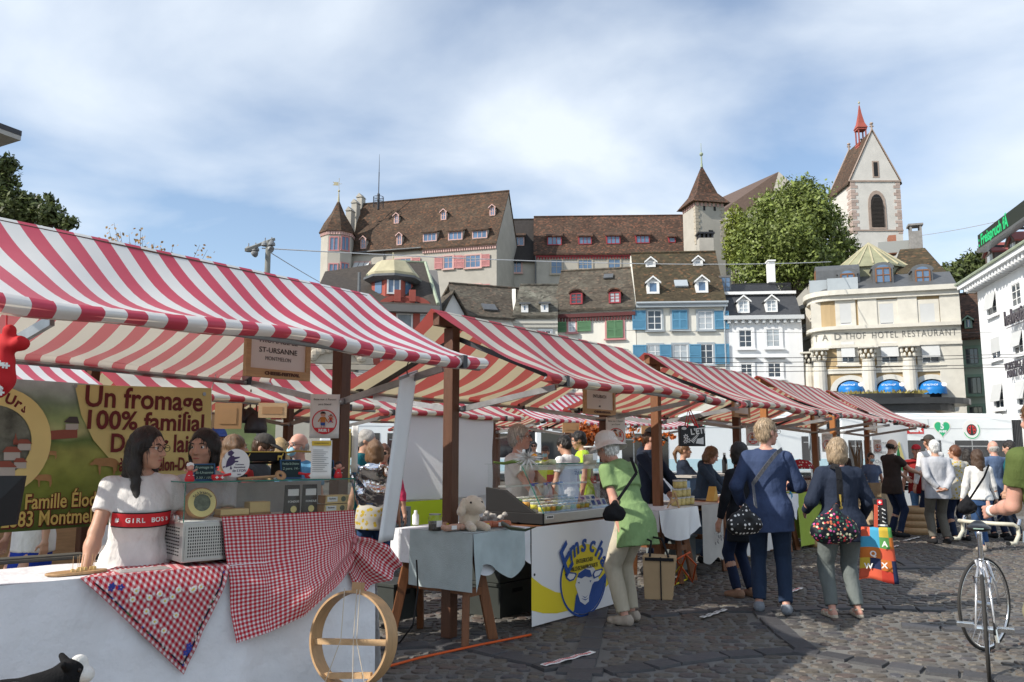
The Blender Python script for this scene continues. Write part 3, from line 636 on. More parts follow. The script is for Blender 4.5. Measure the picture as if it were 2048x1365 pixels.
# ---------------------------------------------------------------- row of houses on the square
def houses():
 fr=fr2(1111,63,1272,61.5);b=B('red_cornice_house','white house with maroon cornice, green shutters and two red dormers','building',fr)
 D=9;u0,u1=b.u(1113),b.u(1271);ze=b.z(1190,615);zr=fr.hit(1195,540,D/2).z
 b.walls(u0,u1,D,0,ze,PLC,gable=zr-.2);b.roof(u0-.2,u1,fr.hit(1122,540,D/2).x,fr.hit(1263,538,D/2).x,ze,zr,D,ROOF_C)
 corbels(u0,u1,ze-.75,26,DRED,b,.13,.3)
 for x0,y0,x1,y1 in((328,838,396,900),(540,832,604,894)):b.dormer(q7,x0,y0,x1,y1,'arch',RED,DRED,ROOF_B,2,3,pane=CURT if x0>500 else GL,h=.35)
 b.win(q7,320,992,358,1050,fm=WHP,sm=PINK,nx=2,ny=2,pane=CURT,shut='both',shm=GREEN,shw=1.05);b.win(q7,530,986,616,1084,fm=GREEN,sm=PINK,nx=2,ny=1,shut='closed',shm=GREEN)
 b.win(qi,1150,706,1172,735,fm=WHP,sm=PINK,nx=2,ny=2);b.win(qi,1215,700,1240,735,fm=WHP,sm=PINK,nx=2,ny=2,shut='right',shm=GREEN)
 sk=MB();c=fr.hitp(*q7(538,754),b.rp,b.rn);sk.box((c.x,c.y-.05,c.z+.12),(.75,.7,.12),Matrix.Rotation(radians(38),3,'X'));b.part('skylight',sk,ZINC)
 text('shop_lettering','BODEGA',.75,mat('faded_letter',(.35,.33,.32),.8),b.root,fr.M@Matrix.Translation(V((fr.hit(1158,777).x,-.02,fr.hit(1158,777).z))),spacing=1.4)
 pk=MB();A=fr.hit(1130,800);C=fr.hit(1200,785);pk.boxb(A.x,C.x,-.06,.01,A.z,C.z);b.part('shop_front',pk,PINK)
 fr=fr2(1270,61.5,1450,61);b=B('blue_shutter_house','tall cream house with sky blue shutters and white dormers in a mossy roof','building',fr)
 D=10;u0,u1=b.u(1272),b.u(1447);ze=b.z(1360,605);zr=fr.hit(1345,506,D/2).z
 b.walls(u0,u1,D,0,ze,PLC,gable=zr-.2);b.roof(u0,u1+.2,fr.hit(1262,506,D/2).x,fr.hit(1431,506,D/2).x,ze,zr,D,ROOF_D)
 ct=MB();ct.boxb(u0,u1+.25,-.4,.01,ze-.42,ze-.12);ct.tube([(u0,-.45,ze-.1),(u1+.3,-.45,ze-.1)],.1,8);ct.tube([(u1+.1,-.35,ze-.2),(u1+.02,-.1,ze-1),(u1+.02,-.1,0)],.07,8);b.part('gutter',ct,GRP)
 for x0,y0,x1,y1 in((748,776,814,842),(1016,770,1080,836)):b.dormer(q7,x0,y0,x1,y1,'gable',WHP,WHP,ZINC,1,1,fr_=.2)
 for x0,y0,x1,y1 in((742,664,794,696),(1000,658,1052,688)):b.dormer(q7,x0,y0,x1,y1,'gable',WHP,WHP,ROOF_D,1,1,fr_=.2,pane=CURT)
 sk=MB();c=fr.hitp(*q7(934,794),b.rp,b.rn);sk.box((c.x,c.y-.05,c.z+.12),(1.0,.9,.14),Matrix.Rotation(radians(42),3,'X'));b.part('skylight',sk,GRP)
 b.win(q7,752,932,826,1038,sm=GRP,nx=2,ny=3,pane=GL,shut='left',shm=BLUE,shw=1.0);b.win(q7,886,932,966,1036,sm=GRP,shut='closed',shm=BLUE);b.win(q7,1028,936,1104,1036,sm=GRP,nx=2,ny=3,pane=CURT,shut='right',shm=BLUE,shw=1.05)
 b.win(q7,756,1120,830,1230,sm=GRP,nx=2,ny=3,pane=CURT,shut='left',shm=BLUE,shw=1.0);b.win(q7,892,1118,968,1228,sm=GRP,nx=2,ny=3,pane=CURT,shut='both',shm=BLUE,shw=.85);b.win(q7,1034,1116,1106,1226,sm=GRP,nx=2,ny=3,pane=GL,shut='right',shm=BLUE,shw=1.05)
 t=B('roof_chimney','broad plaster chimney with slatted cap above the mossy roof','chimney',fr2(1390,67,1430,67));A=t.fr.hit(1400,530);C=t.fr.hit(1427,476);w=MB();w.boxb(A.x,C.x,0,.9,A.z-2,C.z);t.part('stack',w,STONE)
 w=MB();w.boxb(A.x-.1,C.x+.1,-.1,1,C.z+.35,C.z+.5)
 for k in range(4):w.boxb(A.x+k*(C.x-A.x-.15)/3,A.x+.15+k*(C.x-A.x-.15)/3,0,.9,C.z,C.z+.35)
 t.part('cap',w,IRON);w=MB();w.boxb(A.x-.06,C.x+.06,-.06,.96,A.z-2,A.z+.55);t.part('flashing',w,DRED)
 fr=fr2(1448,61,1600,60.5);b=B('white_house','plain white house with slate mansard, two pedimented dormers and a roof terrace','building',fr)
 u0,u1=b.u(1449),b.u(1602);ze=b.z(1520,634);D=10;zm=fr.hit(1520,590,1.5).z
 b.walls(u0,u1,D,0,ze,PLW2)
 m=MB();m.prism([(u0,-.1,ze),(u0,D,ze),(u0,D,zm),(u0,1.5,zm)],(u1-u0,0,0));b.part('roof',m,SLATE)
 b.rp=(0,-.1,ze);b.rn=V((0,-(zm-ze),1.6));b.sl=(zm-ze)/1.6
 g=MB();g.boxb(u0-.1,u1+.1,-.45,0,ze-.25,ze+.05)
 for k in range(11):g.boxb(u0+(u1-u0)*(k+.5)/11-.1,u0+(u1-u0)*(k+.5)/11+.1,-.35,.0,ze-.5,ze-.25)
 b.part('cornice',g,mat('cornice_grey',(.55,.57,.58),.7,.06,2));g=MB();g.boxb(u0,u1,1.2,D,zm,zm+.22);b.part('parapet',g,WHP)
 for x0,y0,x1,y1 in((74,872,120,924),(190,870,236,920)):b.dormer(q8,x0,y0,x1,y1,'gable',WHP,WHP,ZINC,2,3,pane=CURT)
 for x0,y0,x1,y1,pn in((80,994,130,1066,GL),(194,990,246,1064,CURT),(88,1134,132,1190,GL),(200,1130,250,1190,GL)):b.win(q8,x0,y0,x1,y1,sm=PLW2,sw=.2,nx=2,ny=3,pane=pn)
 h=MB()
 for x0,x1 in((62,150),(182,268)):A=fr.hit(*q8(x0,1112));C=fr.hit(*q8(x1,1106));h.boxb(A.x,C.x,-.3,.01,A.z,C.z)
 b.part('window_hood',h,mat('cornice_grey',(.5,.5,.5)))
 y2=3.0;A=fr.hit(*q8(45,838),y2);C=fr.hit(*q8(262,772),y2);w=MB();w.prism([(A.x,y2,zm),(A.x,y2+3,C.z),(A.x,y2+5,C.z),(A.x,y2+5,zm)],(C.x-A.x,0,0));b.part('upper_roof',w,SLATE)
 rl=MB();A=fr.hit(*q8(50,840),1.6);C=fr.hit(*q8(292,800),1.6);zt=C.z
 rl.tube([(A.x,1.6,zt),(C.x,1.6,zt),(C.x,4,zt)],.04,5)
 for k in range(56):uu=A.x+(C.x-A.x)*k/55;rl.boxb(uu-.02,uu+.02,1.58,1.62,zm+.2,zt)
 b.part('railing',rl,IRON)
 dn=MB();A=fr.hit(*q8(-2,842),2.2);C=fr.hit(*q8(44,768),2.2);dn.boxb(A.x,C.x,2.2,5,zm,C.z);b.part('stair_hut',dn,PLGR)
 b.win(q8,4,774,42,838,fm=ZINC,nx=2,ny=3,pane=GLB,y=2.19)
 w=MB();A=fr.hit(*q8(197,770),6);C=fr.hit(*q8(222,714),6);w.boxb(A.x,C.x,5.6,6.4,A.z-.6,C.z);w.boxb(A.x-.06,C.x+.06,5.5,6.5,C.z,C.z+.12);b.part('chimney',w,WHP)
 fr=fr2(900,60,1036,62);b=B('low_gabled_house','low house with grey mossy tiled roof and a small white front gable','building',fr)
 D=8;u0,u1=b.u(905),b.u(1026);ze=b.z(970,632);zr=fr.hit(970,573,D/2).z
 b.walls(u0,u1,D,0,ze,PLW);b.roof(u0,u1,fr.hit(955,575,D/2).x-2.4,fr.hit(1038,572,D/2).x,ze,zr,D,ROOF_C)
 g=MB();A=fr.hit(888,626,-.8);T=fr.hit(906,588,-.8);C=fr.hit(928,622,-.8);dz=A.z
 g.prism([(A.x,-.8,0),(C.x,-.8,0),(C.x,-.8,A.z),(T.x,-.8,T.z),(A.x,-.8,A.z)],(0,3,0));b.part('front_gable',g,PLW)
 g=MB()
 for e,t_ in(((A.x-.25,A.z-.3),(T.x,T.z)),((C.x+.25,A.z-.3),(T.x,T.z))):g.prism([(e[0],-1.1,e[1]+.05),(t_[0],-1.1,t_[1]+.05),(t_[0],-1.1,t_[1]+.25),(e[0],-1.1,e[1]+.25)],(0,4.5,0))
 b.part('gable_roof',g,ROOF_C)
 sk=MB();c=fr.hitp(*q6(1395,1062),b.rp,b.rn);sk.box((c.x,c.y-.05,c.z+.1),(1.1,.9,.12),Matrix.Rotation(radians(38),3,'X'));b.part('skylight',sk,ZINC)
 fr=fr2(1026,62,1116,62);b=B('dentil_house','narrow house with lichen-grey roof, two white dormers and a dentil cornice','building',fr)
 u0,u1=b.u(1024),b.u(1115);ze=b.z(1070,630);zr=fr.hit(1070,571,D/2).z
 b.walls(u0,u1,D,0,ze,PLC,gable=zr-.3);b.roof(u0,u1,fr.hit(1040,570,D/2).x,fr.hit(1117,570,D/2).x,ze,zr,D,tile_mat('roof_tiles_lichen',(.05,.045,.038),(.11,.10,.08),(.13,.11,.09),(.27,.27,.22),.1,.6))
 for x0,y0,x1,y1 in((1632,1030,1684,1090),(1778,1026,1832,1088)):b.dormer(q6,x0,y0,x1,y1,'shed',WHP,WHP,ZINC,1,1,fr_=.22,h=.25)
 corbels(u0,u1,ze-.7,30,mat('cornice_cream',(.55,.53,.47),.8),b,.1,.3)
 b.win(qi,1040,662,1062,700,nx=2,ny=2,sm=GRP);b.win(qi,1080,662,1102,700,nx=2,ny=2,sm=GRP)
 fr=fr2(640,50,880,51.5);b=B('oriel_house','dark hip-roofed house with domed red oriel dormer and red stone arches','building',fr)
 D=12;u0,u1=b.u(634),b.u(868);ze=b.z(760,607);zr=fr.hit(830,525,D/2).z
 w=MB();w.boxb(u0,u1,0,D,0,ze);b.part('wall',w,PLW)
 r=MB();ur1=fr.hit(851,523,D/2).x;ur0=fr.hit(800,523,D/2).x-.5
 o=.5;E=[(u0-.3,-o,ze-.1),(u1+o*.4,-o,ze-.1),(u1+o*.4,D+o,ze-.1),(u0-.3,D+o,ze-.1)];R0=(fr.hit(650,556,D/2).x,D/2,fr.hit(690,545,D/2).z);R1=(ur0,D/2,zr);R2=(ur1,D/2,zr)
 r.add(E+[R0,R1,R2],[(0,1,6,5,4),(1,2,6),(2,3,4,5,6),(0,3,2,1),(0,4,3)])
 b.part('roof',r,mat('roof_brown_dark',(.055,.045,.038),.85,.5,5,.6,14))
 b.rp=(0,-o,ze-.1);b.rn=V((0,-(zr-ze+.1),D/2+o));b.sl=(zr-ze)/(D/2+o)
 hp=MB();hp.tube([R1,R2,(u1+.2,-o,ze)],.12,6);hp.tube([R1,(fr.hit(735,552,2).x,2,fr.hit(735,552,2).z)],.12,6);b.part('ridge_capping',hp,COPPER)
 sg=MB();A=fr.hit(868,608);sg.prism([(u1+.05,1.2,0),(u1+.05,D,0),(u1+.05,D,ze+.6),(u1+.05,D*.62,ze+3.2),(u1+.05,D*.35,ze+3.2),(u1+.05,1.2,ze)],(.6,0,0));b.part('side_gable',sg,PLGR)
 ct=MB();ct.boxb(u0,u1+.3,-.75,.01,ze-.6,ze-.15);b.part('cornice',ct,PLGR)
 c=fr.hitp(*q6(695,950),b.rp,b.rn);A=fr.hit(*q6(652,942),c.y);C=fr.hit(*q6(732,852),c.y);hw=(C.x-A.x)/2;um=(A.x+C.x)/2;oy=c.y
 og=MB();ft=[(um-hw-1.0,oy+1.3),(um-hw-.2,oy),(um+hw+.2,oy),(um+hw+1.0,oy+1.3),(um+hw+1,oy+4),(um-hw-1,oy+4)]
 og.prism([(x,y,A.z-.5)for x,y in ft],(0,0,C.z-A.z+.85));orl=b.part('oriel',og,REDST)
 wn=MB();wn.boxb(um-hw,um-.04,oy-.03,oy+.02,A.z,C.z);wn.boxb(um+.04,um+hw,oy-.03,oy+.02,A.z,C.z)
 for sg_ in(-1,1):
  p=V((um+sg_*(hw+.2),oy,0));q=V((um+sg_*(hw+1),oy+1.3,0));d=(q-p);nrm=V((d.y,-d.x,0)).normalized()*(1 if sg_>0 else-1)*.03
  a,e=p+d*.25+nrm,p+d*.75+nrm;wn.poly([(a.x,a.y,A.z),(e.x,e.y,A.z),(e.x,e.y,C.z),(a.x,a.y,C.z)])
 b.part('pane',wn,GLB,orl);f=MB()
 for bx in((um-hw-.1,um-hw,A.z-.1,C.z+.1),(um+hw,um+hw+.1,A.z-.1,C.z+.1),(um-.04,um+.04,A.z,C.z),(um-hw,um+hw,C.z,C.z+.1),(um-hw,um+hw,A.z-.1,A.z)):f.boxb(bx[0],bx[1],oy-.07,oy+.01,bx[2],bx[3])
 b.part('frame',f,WHP,orl)
 dm=MB();zt=C.z+.4;zap=fr.hit(*q6(703,752),oy+1.5).z;pr=[(1.28,zt-.05),(1.3,zt+.15),(1.05,zt+.55),(.78,zt+1.0),(.35,zap-.1),(.05,zap)]
 R=hw+1.0;cx,cy=um,oy+1.3;dm.lathe([(R*k,z)for k,z in pr],8,(cx,cy,0));dm.tube([(cx,cy,zap-.1),(cx,cy,zap+.9)],.04,6);dm.ell((cx,cy,zap+.3),(.1,.1,.1),8);b.part('dome',dm,COPPERL,orl)
 ev=MB();ev.lathe([(R*1.15,zt-.4),(R*1.42,zt-.2),(R*1.42,zt-.05),(R*.5,zt)],8,(cx,cy,0));b.part('oriel_eave',ev,ZINC,orl)
 dn=B
 for x in(715,825):
  A=fr.hit(*q6(x,1160));hw_=.95;z0=fr.hit(*q6(x,1100)).z
  a=MB();n=12
  for k in range(n):
   t0,t1=pi*k/n,pi*(k+1)/n;a.prism([(A.x+r_*cos(t),-.18,z0+r_*sin(t)*.8)for t,r_ in((t0,1.0),(t0,1.42),(t1,1.42),(t1,1.0))],(0,.19,0))
  for sg_ in(-1,1):a.boxb(A.x+sg_*1.21-.21,A.x+sg_*1.21+.21,-.18,.01,z0-4,z0)
  a.boxb(A.x-.2,A.x+.2,-.25,-.0,z0+.75,z0+1.5);w_=b.part('window',a,REDST)
  p=MB();p.prism([(A.x+cos(pi*k/n),-.05,z0+.8*sin(pi*k/n))for k in range(n+1)]+[(A.x-1,-.05,z0-3),(A.x+1,-.05,z0-3)],(0,.06,0));b.part('pane',p,CURT,w_)
  p=MB();p.boxb(A.x-.05,A.x+.05,-.1,-.051,z0-3,z0+.75);p.boxb(A.x-1,A.x+1,-.1,-.051,z0-.05,z0+.05);b.part('glazing_bar',p,WHP,w_)
 fr=fr2(560,47,718,48);s=B('carved_stone_house','pale stone house front with carved pediment over its windows','building',fr)
 u0,u1=s.u(560),s.u(717);s.walls(u0,u1,2.5,0,s.z(690,640),mat('carved_stone',(.50,.47,.40),.9,.12,1.2,.3,6))
 qa=lambda x,y:(600+x/4.096,600+y/4.096)
 for x0,y0,x1,y1 in((225,350,300,420),(305,350,365,420),(222,560,290,690),(302,560,364,690),(222,720,290,900),(302,720,364,900)):s.win(qa,x0,y0,x1,y1,fm=IRON,sm=SANDG,nx=2,ny=3,sw=.16)
 c=s.fr.hit(*qa(302,525));a=MB();a.boxb(c.x-2.6,c.x+2.6,-.35,.01,c.z-.35,c.z-.05)
 a.prism([(c.x+2.1*cos(pi*k/12),-.25,c.z+1.15*sin(pi*k/12))for k in range(13)],(0,.26,0))
 for k in range(9):t=pi*(k+.5)/9;a.ell((c.x+1.4*cos(t),-.3,c.z+.25+.62*sin(t)),(.3,.16,.27),8)
 s.part('pediment',a,SANDG)
 a=MB();x=s.u(*qa(468,500));a.tube([(x,-.12,0),(x,-.12,12)],.09,8);s.part('downpipe',a,ZINC)
 fr=fr2(1900,60,1990,58.5);b=B('green_house','pale green narrow house with rusty tiled roof and one dormer','building',fr)
 u0,u1=b.u(1905),b.u(2000);D=10;ze=b.z(1940,672);zr=fr.hit(1940,588,D/2).z
 b.walls(u0,u1,D,0,ze,PLG);b.roof(u0,u1,u0,u1,ze,zr,D,ROOF_B,over=.6);b.dormer(qv,84,734,124,790,'gable',mat('mint_trim',(.25,.38,.30),.6),DARK,ROOF_A,2,1,pane=GLB)
 mt=MATS['mint_trim']
 for x0,y0,x1,y1 in((92,900,158,994),(104,1064,176,1162),(112,1232,184,1300)):b.win(qv,x0,y0,x1,y1,fm=mat('steel_frame',(.14,.16,.15),.5),sm=mt,nx=3,ny=1,sw=.2)
houses()
def hotel():
 A=P(1918,620,56);Bp=P(1672,620,58.4);Cp=P(1644,620,60.2);Dp=P(1626,620,62.6);Ep=P(1596,620,66.5)
 for p in(A,Bp,Cp,Dp,Ep):p.z=0
 ang=atan2(A.y-Bp.y,A.x-Bp.x);fr=Fr(Bp,ang);b=B('corner_hotel','cream and white corner hotel with curved facade, columns and blue awnings','building',fr)
 loc=lambda p:fr.I@p
 L=loc(A).x;D=14
 crv=[]
 d0=(Bp-A).normalized();d1=(Ep-Dp).normalized()
 S0=Bp;S2=Dp;ctrl=Bp+d0*((Dp-Bp).length*.52)
 for k in range(11):t=k/10;crv.append(S0*(1-t)**2+ctrl*2*t*(1-t)+S2*t*t)
 path=[loc(A)]+[loc(p)for p in crv]+[loc(Ep)]
 back=[loc(Ep)+V((6,8,0)),loc(A)+V((0,D,0))]
 Z=lambda px,py:fr.hit(px,py).z
 zc=Z(1800,586);zb1=Z(1800,656);zb0=Z(1800,683)
 def band(z0,z1,off,m,name,closed=False):
  n=len(path);o_=[]
  for i,p in enumerate(path):
   t=path[min(i+1,n-1)]-path[max(i-1,0)];nn=V((-t.y,t.x,0)).normalized()
   if i==0:nn=V((0,-1,0))
   o_.append(p+nn*off)
  w=MB();ring=o_+([back[0],back[1]]if closed else[p+V((0,0,0))for p in path[::-1]])
  w.prism([(p.x,p.y,z0)for p in ring],(0,0,z1-z0));return b.part(name,w,m)
 band(0,zc,0,PLY,'wall',True)
 band(zc,zc+.35,.55,HOTW,'cornice');band(zc-.35,zc,.3,HOTW,'frieze')
 band(zb0-.1,zb1,.12,HOTW,'sign_band');band(zb1,zb1+.25,.45,HOTW,'sign_cornice');band(zb0-.35,zb0-.12,.3,HOTW,'architrave')
 zs=Z(1800,735);band(zs-.35,zs,.14,HOTW,'sill_band')
 def pil(*q):w=MB();w.boxb(*q);b.part('pilaster',w,HOTW)
 for px in(1735,1815,1900):u=fr.hit(px,630).x;pil(u-.62,u+.62,-.16,.01,zb1+.25,zc-.35)
 u=L-.75;pil(u-.7,u+.75,-.16,.01,0,zb0-.35)
 for k in(5,9):p=path[k];pil(p.x-.4,p.x+.4,p.y-.3,p.y+.3,zb1+.25,zc-.35)
 def column(x,y):
  c=MB();z0,z1=4,zb0-.35;c.lathe([(.5,z0),(.46,z0+3),(.40,z1-.9),(.46,z1-.85)],14,(x,y,0));c.boxb(x-.62,x+.62,y-.62,y+.62,z1-.12,z1)
  for ring,rr in((0,.42),(1,.48)):
   for k in range(8):a=2*pi*(k+ring*.5)/8;c.ell((x+rr*cos(a),y+rr*sin(a),z1-.66+ring*.33),(.10,.10,.17),6)
  b.part('column',c,HOTW)
 for px in(1737,1819):column(fr.hit(px,730,-.35).x,-.35)
 for k in(4,8):p=path[k];t=path[k+1]-path[k-1];nn=V((-t.y,t.x,0)).normalized();column(p.x+nn.x*.35,p.y+nn.y*.35)
 for x0,x1 in((498,540),(662,714),(830,884)):b.win(q8,x0,884,x1,972,sm=HOTW,sw=.3,nx=1,ny=1,blind=.93,sill=False)
 for x0,x1 in((504,552),(668,732),(836,902)):b.win(q8,x0,1042,x1,1130,sm=HOTW,sw=.3,nx=2,ny=2,blind=.76,tilt=.3)
 BL=mat('awning_blue',(.015,.22,.62),.4,.1,3,transl=.2)
 for i,(x0,x1)in enumerate(((488,594),(648,764),(818,936))):
  c0=fr.hit(*q8(x0,1246));c1=fr.hit(*q8(x1,1246));um=(c0.x+c1.x)/2;hw=(c1.x-c0.x)/2;z0=c0.z
  a=MB();n=12
  for k in range(n):
   t0,t1=pi*k/n,pi*(k+1)/n;a.prism([(um+r_*cos(t),-.12,z0+r_*sin(t)*.82)for t,r_ in((t0,hw+.1),(t0,hw+.5),(t1,hw+.5),(t1,hw+.1))],(0,.13,0))
  b.part('arch',a,HOTW);a=MB()
  a.prism([(um+(hw+.1)*cos(pi*k/n),-.03,z0+(hw+.1)*.82*sin(pi*k/n))for k in range(n+1)],(0,.04,0));a.boxb(um-hw-.1,um+hw+.1,-.03,.01,3,z0);b.part('shop_window',a,DARK)
  w=MB();ns=7
  def aw(s,t):
   ph=s*pi;th=t*pi/2;ct=cos(th)
   return(um-hw*cos(ph)*1.0 if True else 0,-.04-sin(ph)*sin(th)*1.15,z0+hw*.82*sin(ph)*cos(th))
  w.grid(lambda s,t:(um-hw*cos(s*pi),-.04-sin(s*pi)**.7*sin(t*pi/2)*1.25,z0+hw*.8*sin(s*pi)*cos(t*pi/2)),18,8)
  w.grid(lambda s,t:(um-hw*cos(s*pi),-.04-sin(s*pi)**.7*1.25,z0-.22*t-(.07*abs(sin(s*pi*9))if t>.5 else 0)),36,2)
  aw_=b.part('awning',w,BL,smooth=True)
  text('awning_lettering','STADTHOF',.22,WHP,aw_,Matrix.Translation(V((um-.25,-1.26,z0+.32)))@Matrix.Rotation(radians(-35),4,'X'),world=False,sx=.8)
  em=MB();em.lathe([(.16,0),(.16,.02)],10,(um+.55,-1.3,z0+.32),Matrix.Rotation(radians(60),3,'X'));b.part('crest',em,WHP,aw_)
 for k,zA,zB in((2,628,590),(7,640,600)):
  pass
 def pathwin(k0,f0,f1,za,zb,bl):
  p=path[k0];q=path[k0+1];d=q-p;nn=V((-d.y,d.x,0)).normalized();a=p+d*f0;c=p+d*f1;w=MB()
  e=d.normalized()*.22;w.prism([(a.x-e.x,a.y-e.y,za-.25),(c.x+e.x,c.y+e.y,za-.25),(c.x+e.x,c.y+e.y,zb+.25),(a.x-e.x,a.y-e.y,zb+.25)],nn*.1);o=b.part('window',w,HOTW)
  w=MB();s_=nn*.102;w.prism([(a.x+s_.x,a.y+s_.y,za),(c.x+s_.x,c.y+s_.y,za),(c.x+s_.x,c.y+s_.y,zb),(a.x+s_.x,a.y+s_.y,zb)],nn*.02);b.part('pane',w,GL if not bl else BLIND,o)
 n=len(path)
 for za,zb,bl in((zb1+1.1,zc-1.3,1),(zs+.3,zb0-1.0,0)):
  pathwin(n-2,.12,.30,za,zb,0);pathwin(n-2,.5,.7,za,zb,0);
  for kk in(6,):
   p,q=path[kk],path[kk+1];pathwin(kk,-.4,1.4,za,zb,0)
 s='STADTHOF HOTEL RESTAURANT';LET=mat('letter_grey',(.16,.16,.15),.6)
 zt=(zb0+zb1)/2-.02
 X_=lambda px:fr.hit(px,669).x
 text('hotel_lettering','HOTEL RESTAURANT',.66,LET,b.root,fr.M@Matrix.Translation(V(((X_(1741)+X_(1914))/2,-.14,zt))),spacing=1.2,fit=X_(1912)-X_(1743))
 text('hotel_lettering','THOF',.66,LET,b.root,fr.M@Matrix.Translation(V(((X_(1689)+X_(1731))/2,-.14,zt))),spacing=1.2,fit=X_(1731)-X_(1689))
 kp=[(1,'D'),(3,'A'),(5,'T'),(7,'S')]
 for k,ch in kp:
  p=path[k];t=path[k]-path[k+1];nn=V((t.y,-t.x,0)).normalized();X=fr.M.to_3x3()@t;o_=fr.M@(p+nn*.16+V((0,0,zt)));text('hotel_lettering',ch,.66,LET,b.root,textM(o_,X))
 zr=Z(1800,583)+.35
 r=MB();pr=[p.copy()for p in path];inn=[p+V((0,2.2,0))+V((0.9,0,0))*(i>3)for i,p in enumerate(path)]
 zt2=zr+1.5
 m=len(pr);r.add([(p.x,p.y+.15,zr)for p in pr]+[(p.x,p.y,zt2-.2)for p in inn],[(i,i+1,m+i+1,m+i)for i in range(m-1)]);r.poly([(p.x,p.y,zt2-.2)for p in inn]+[(back[0].x,back[0].y,zt2-.2),(back[1].x,back[1].y,zt2-.2)])
 b.part('mansard',r,ZINC)
 mr=MB();u0=fr.hit(1790,583).x;za=fr.hit(1835,497,6).z;mr.add([(u0,.4,zr),(L+.1,.4,zr),(L+.1,D,zr),(u0,D,zr),(fr.hit(1800,500,6).x,6,za),(fr.hit(1850,500,6).x,6,za)],[(0,1,5,4),(1,2,5),(2,3,4,5),(3,0,4)]);b.part('tiled_roof',mr,ROOF_D)
 cx=fr.hit(1742,560,4.2).x;cy=4.6;zd=fr.hit(1742,527,1).z;zap=fr.hit(1742,487,cy).z
 R=(fr.hit(1812,530,cy).x-fr.hit(1668,530,cy).x)/2
 d=MB();a8=[pi/8+k*pi/4 for k in range(8)]
 prof=[(1.12,zr),(1.02,zr+.9),(.98,zd),(1.08,zd+.05),(1.06,zd+.2),(.02,zap)]
 d.add([(cx+R*k*cos(a),cy+R*k*sin(a),z)for k,z in prof for a in a8],[(i*8+k,i*8+(k+1)%8,i*8+8+(k+1)%8,i*8+8+k)for i in range(5)for k in range(8)]);b.part('pavilion_roof',d,mat('copper_olive',(.27,.27,.17),.6,.3,1.6,.15,6))
 d=MB()
 for a in a8+[x+pi/8 for x in a8]:d.tube([(cx+R*1.06*cos(a)*(1 if a in a8 else.93),cy+R*1.06*sin(a)*(1 if a in a8 else.93),zd+.22),(cx,cy,zap+.02)],.07,5)
 b.part('roof_seam',d,COPPERL)
 def rdorm(px,py0,px1,py1,y):
  a=fr.hit(px,py1,y);c=fr.hit(px1,py0,y);um=(a.x+c.x)/2;hw=(c.x-a.x)/2;n=10;w=MB()
  arc=[(um+(hw+.35)*cos(pi*k/n),c.z+.45*sin(pi*k/n))for k in range(n+1)]
  w.prism([(x,y,z)for x,z in arc]+[(um-hw-.25,y,c.z),(um-hw-.25,y,a.z-.3),(um+hw+.25,y,a.z-.3),(um+hw+.25,y,c.z)],(0,3.5,0));o=b.part('dormer',w,ZINC)
  w=MB();w.m=1;w.boxb(um-hw,um+hw,y-.03,y-.002,a.z,c.z);w.prism([(um+hw*cos(pi*k/n),y-.03,c.z+.25*sin(pi*k/n))for k in range(n+1)],(0,.028,0));w.m=0
  for bx in((um-hw-.09,um-hw,a.z,c.z),(um+hw,um+hw+.09,a.z,c.z),(um-.04,um+.04,a.z,c.z),(um-hw,um+hw,c.z-.05,c.z+.05),(um-hw,um+hw,(a.z+c.z)/2-.03,(a.z+c.z)/2+.03)):w.boxb(bx[0],bx[1],y-.08,y-.031,bx[2],bx[3])
  b.part('window',w,[mat('oak_frame',(.20,.09,.04),.6),GLB],o)
 rdorm(1684,548,1706,570,1.0);rdorm(1754,536,1778,565,.8);rdorm(1834,540,1857,570,.9)
 def sdorm(k,sz):
  p=path[k];t=(path[min(k+1,n-1)]-path[k-1]).normalized();nn=V((-t.y,t.x,0));w=MB(Matrix.Translation(V((p.x,p.y,zr))-nn*.6)@Matrix.Rotation(atan2(t.y,t.x),4,'Z'))
  q=10;w.prism([(sz*cos(pi*j/q),.2,1.7+sz*.6*sin(pi*j/q))for j in range(q+1)]+[(-sz,.2,0),(sz,.2,0)],(0,-3,0));w.m=1;w.boxb(-sz*.6,sz*.6,.2,.24,.3,1.8);b.part('dormer',w,[ZINC,mat('oak_frame',(.2,.09,.04))])
 sdorm(n-2,.8);sdorm(8,.8)
 bl=MB();p0,p1=fr.hit(1655,582,.2),fr.hit(1716,570,.2);bl.boxb(p0.x,p1.x,.2,.26,zr,zr+.9);bl.boxb(p0.x-1.2,p0.x,.6,.66,zr,zr+.9);b.part('balcony_panel',bl,GRP)
 w=MB();a=fr.hit(1822,492,8);c=fr.hit(1843,449,8);w.boxb(a.x,c.x,8,8.9,a.z-1.5,c.z-.5)
 for sx_ in(0,1):
  for sy in(0,1):w.boxb(a.x+sx_*(c.x-a.x-.15),a.x+.15+sx_*(c.x-a.x-.15),8+sy*.75,8.15+sy*.75,c.z-.5,c.z-.05)
 w.boxb(a.x-.12,c.x+.12,7.9,9,c.z-.05,c.z+.1);b.part('chimney',w,mat('chimney_stucco',(.25,.24,.23),.9,.4,3,.3,9))
 w=MB();a=fr.hit(1757,498,9);c=fr.hit(1827,480,9);w.boxb(a.x,c.x,9,9.1,a.z-.4,c.z);b.part('terrace_screen',w,mat('screen',(.30,.31,.30),.6))
 w=MB();a=fr.hit(1778,484,10);c=fr.hit(1792,470,10);w.boxb(a.x,c.x,10,11,a.z-1,c.z);b.part('brick_stack',w,mat('brick',(.32,.14,.09),.9,.2,8))
 k=B('terrace_roof','flat black rounded canopy roof with sedum planting in front of the hotel','canopy',Fr(P(1800,905,49.5)*1,ang))
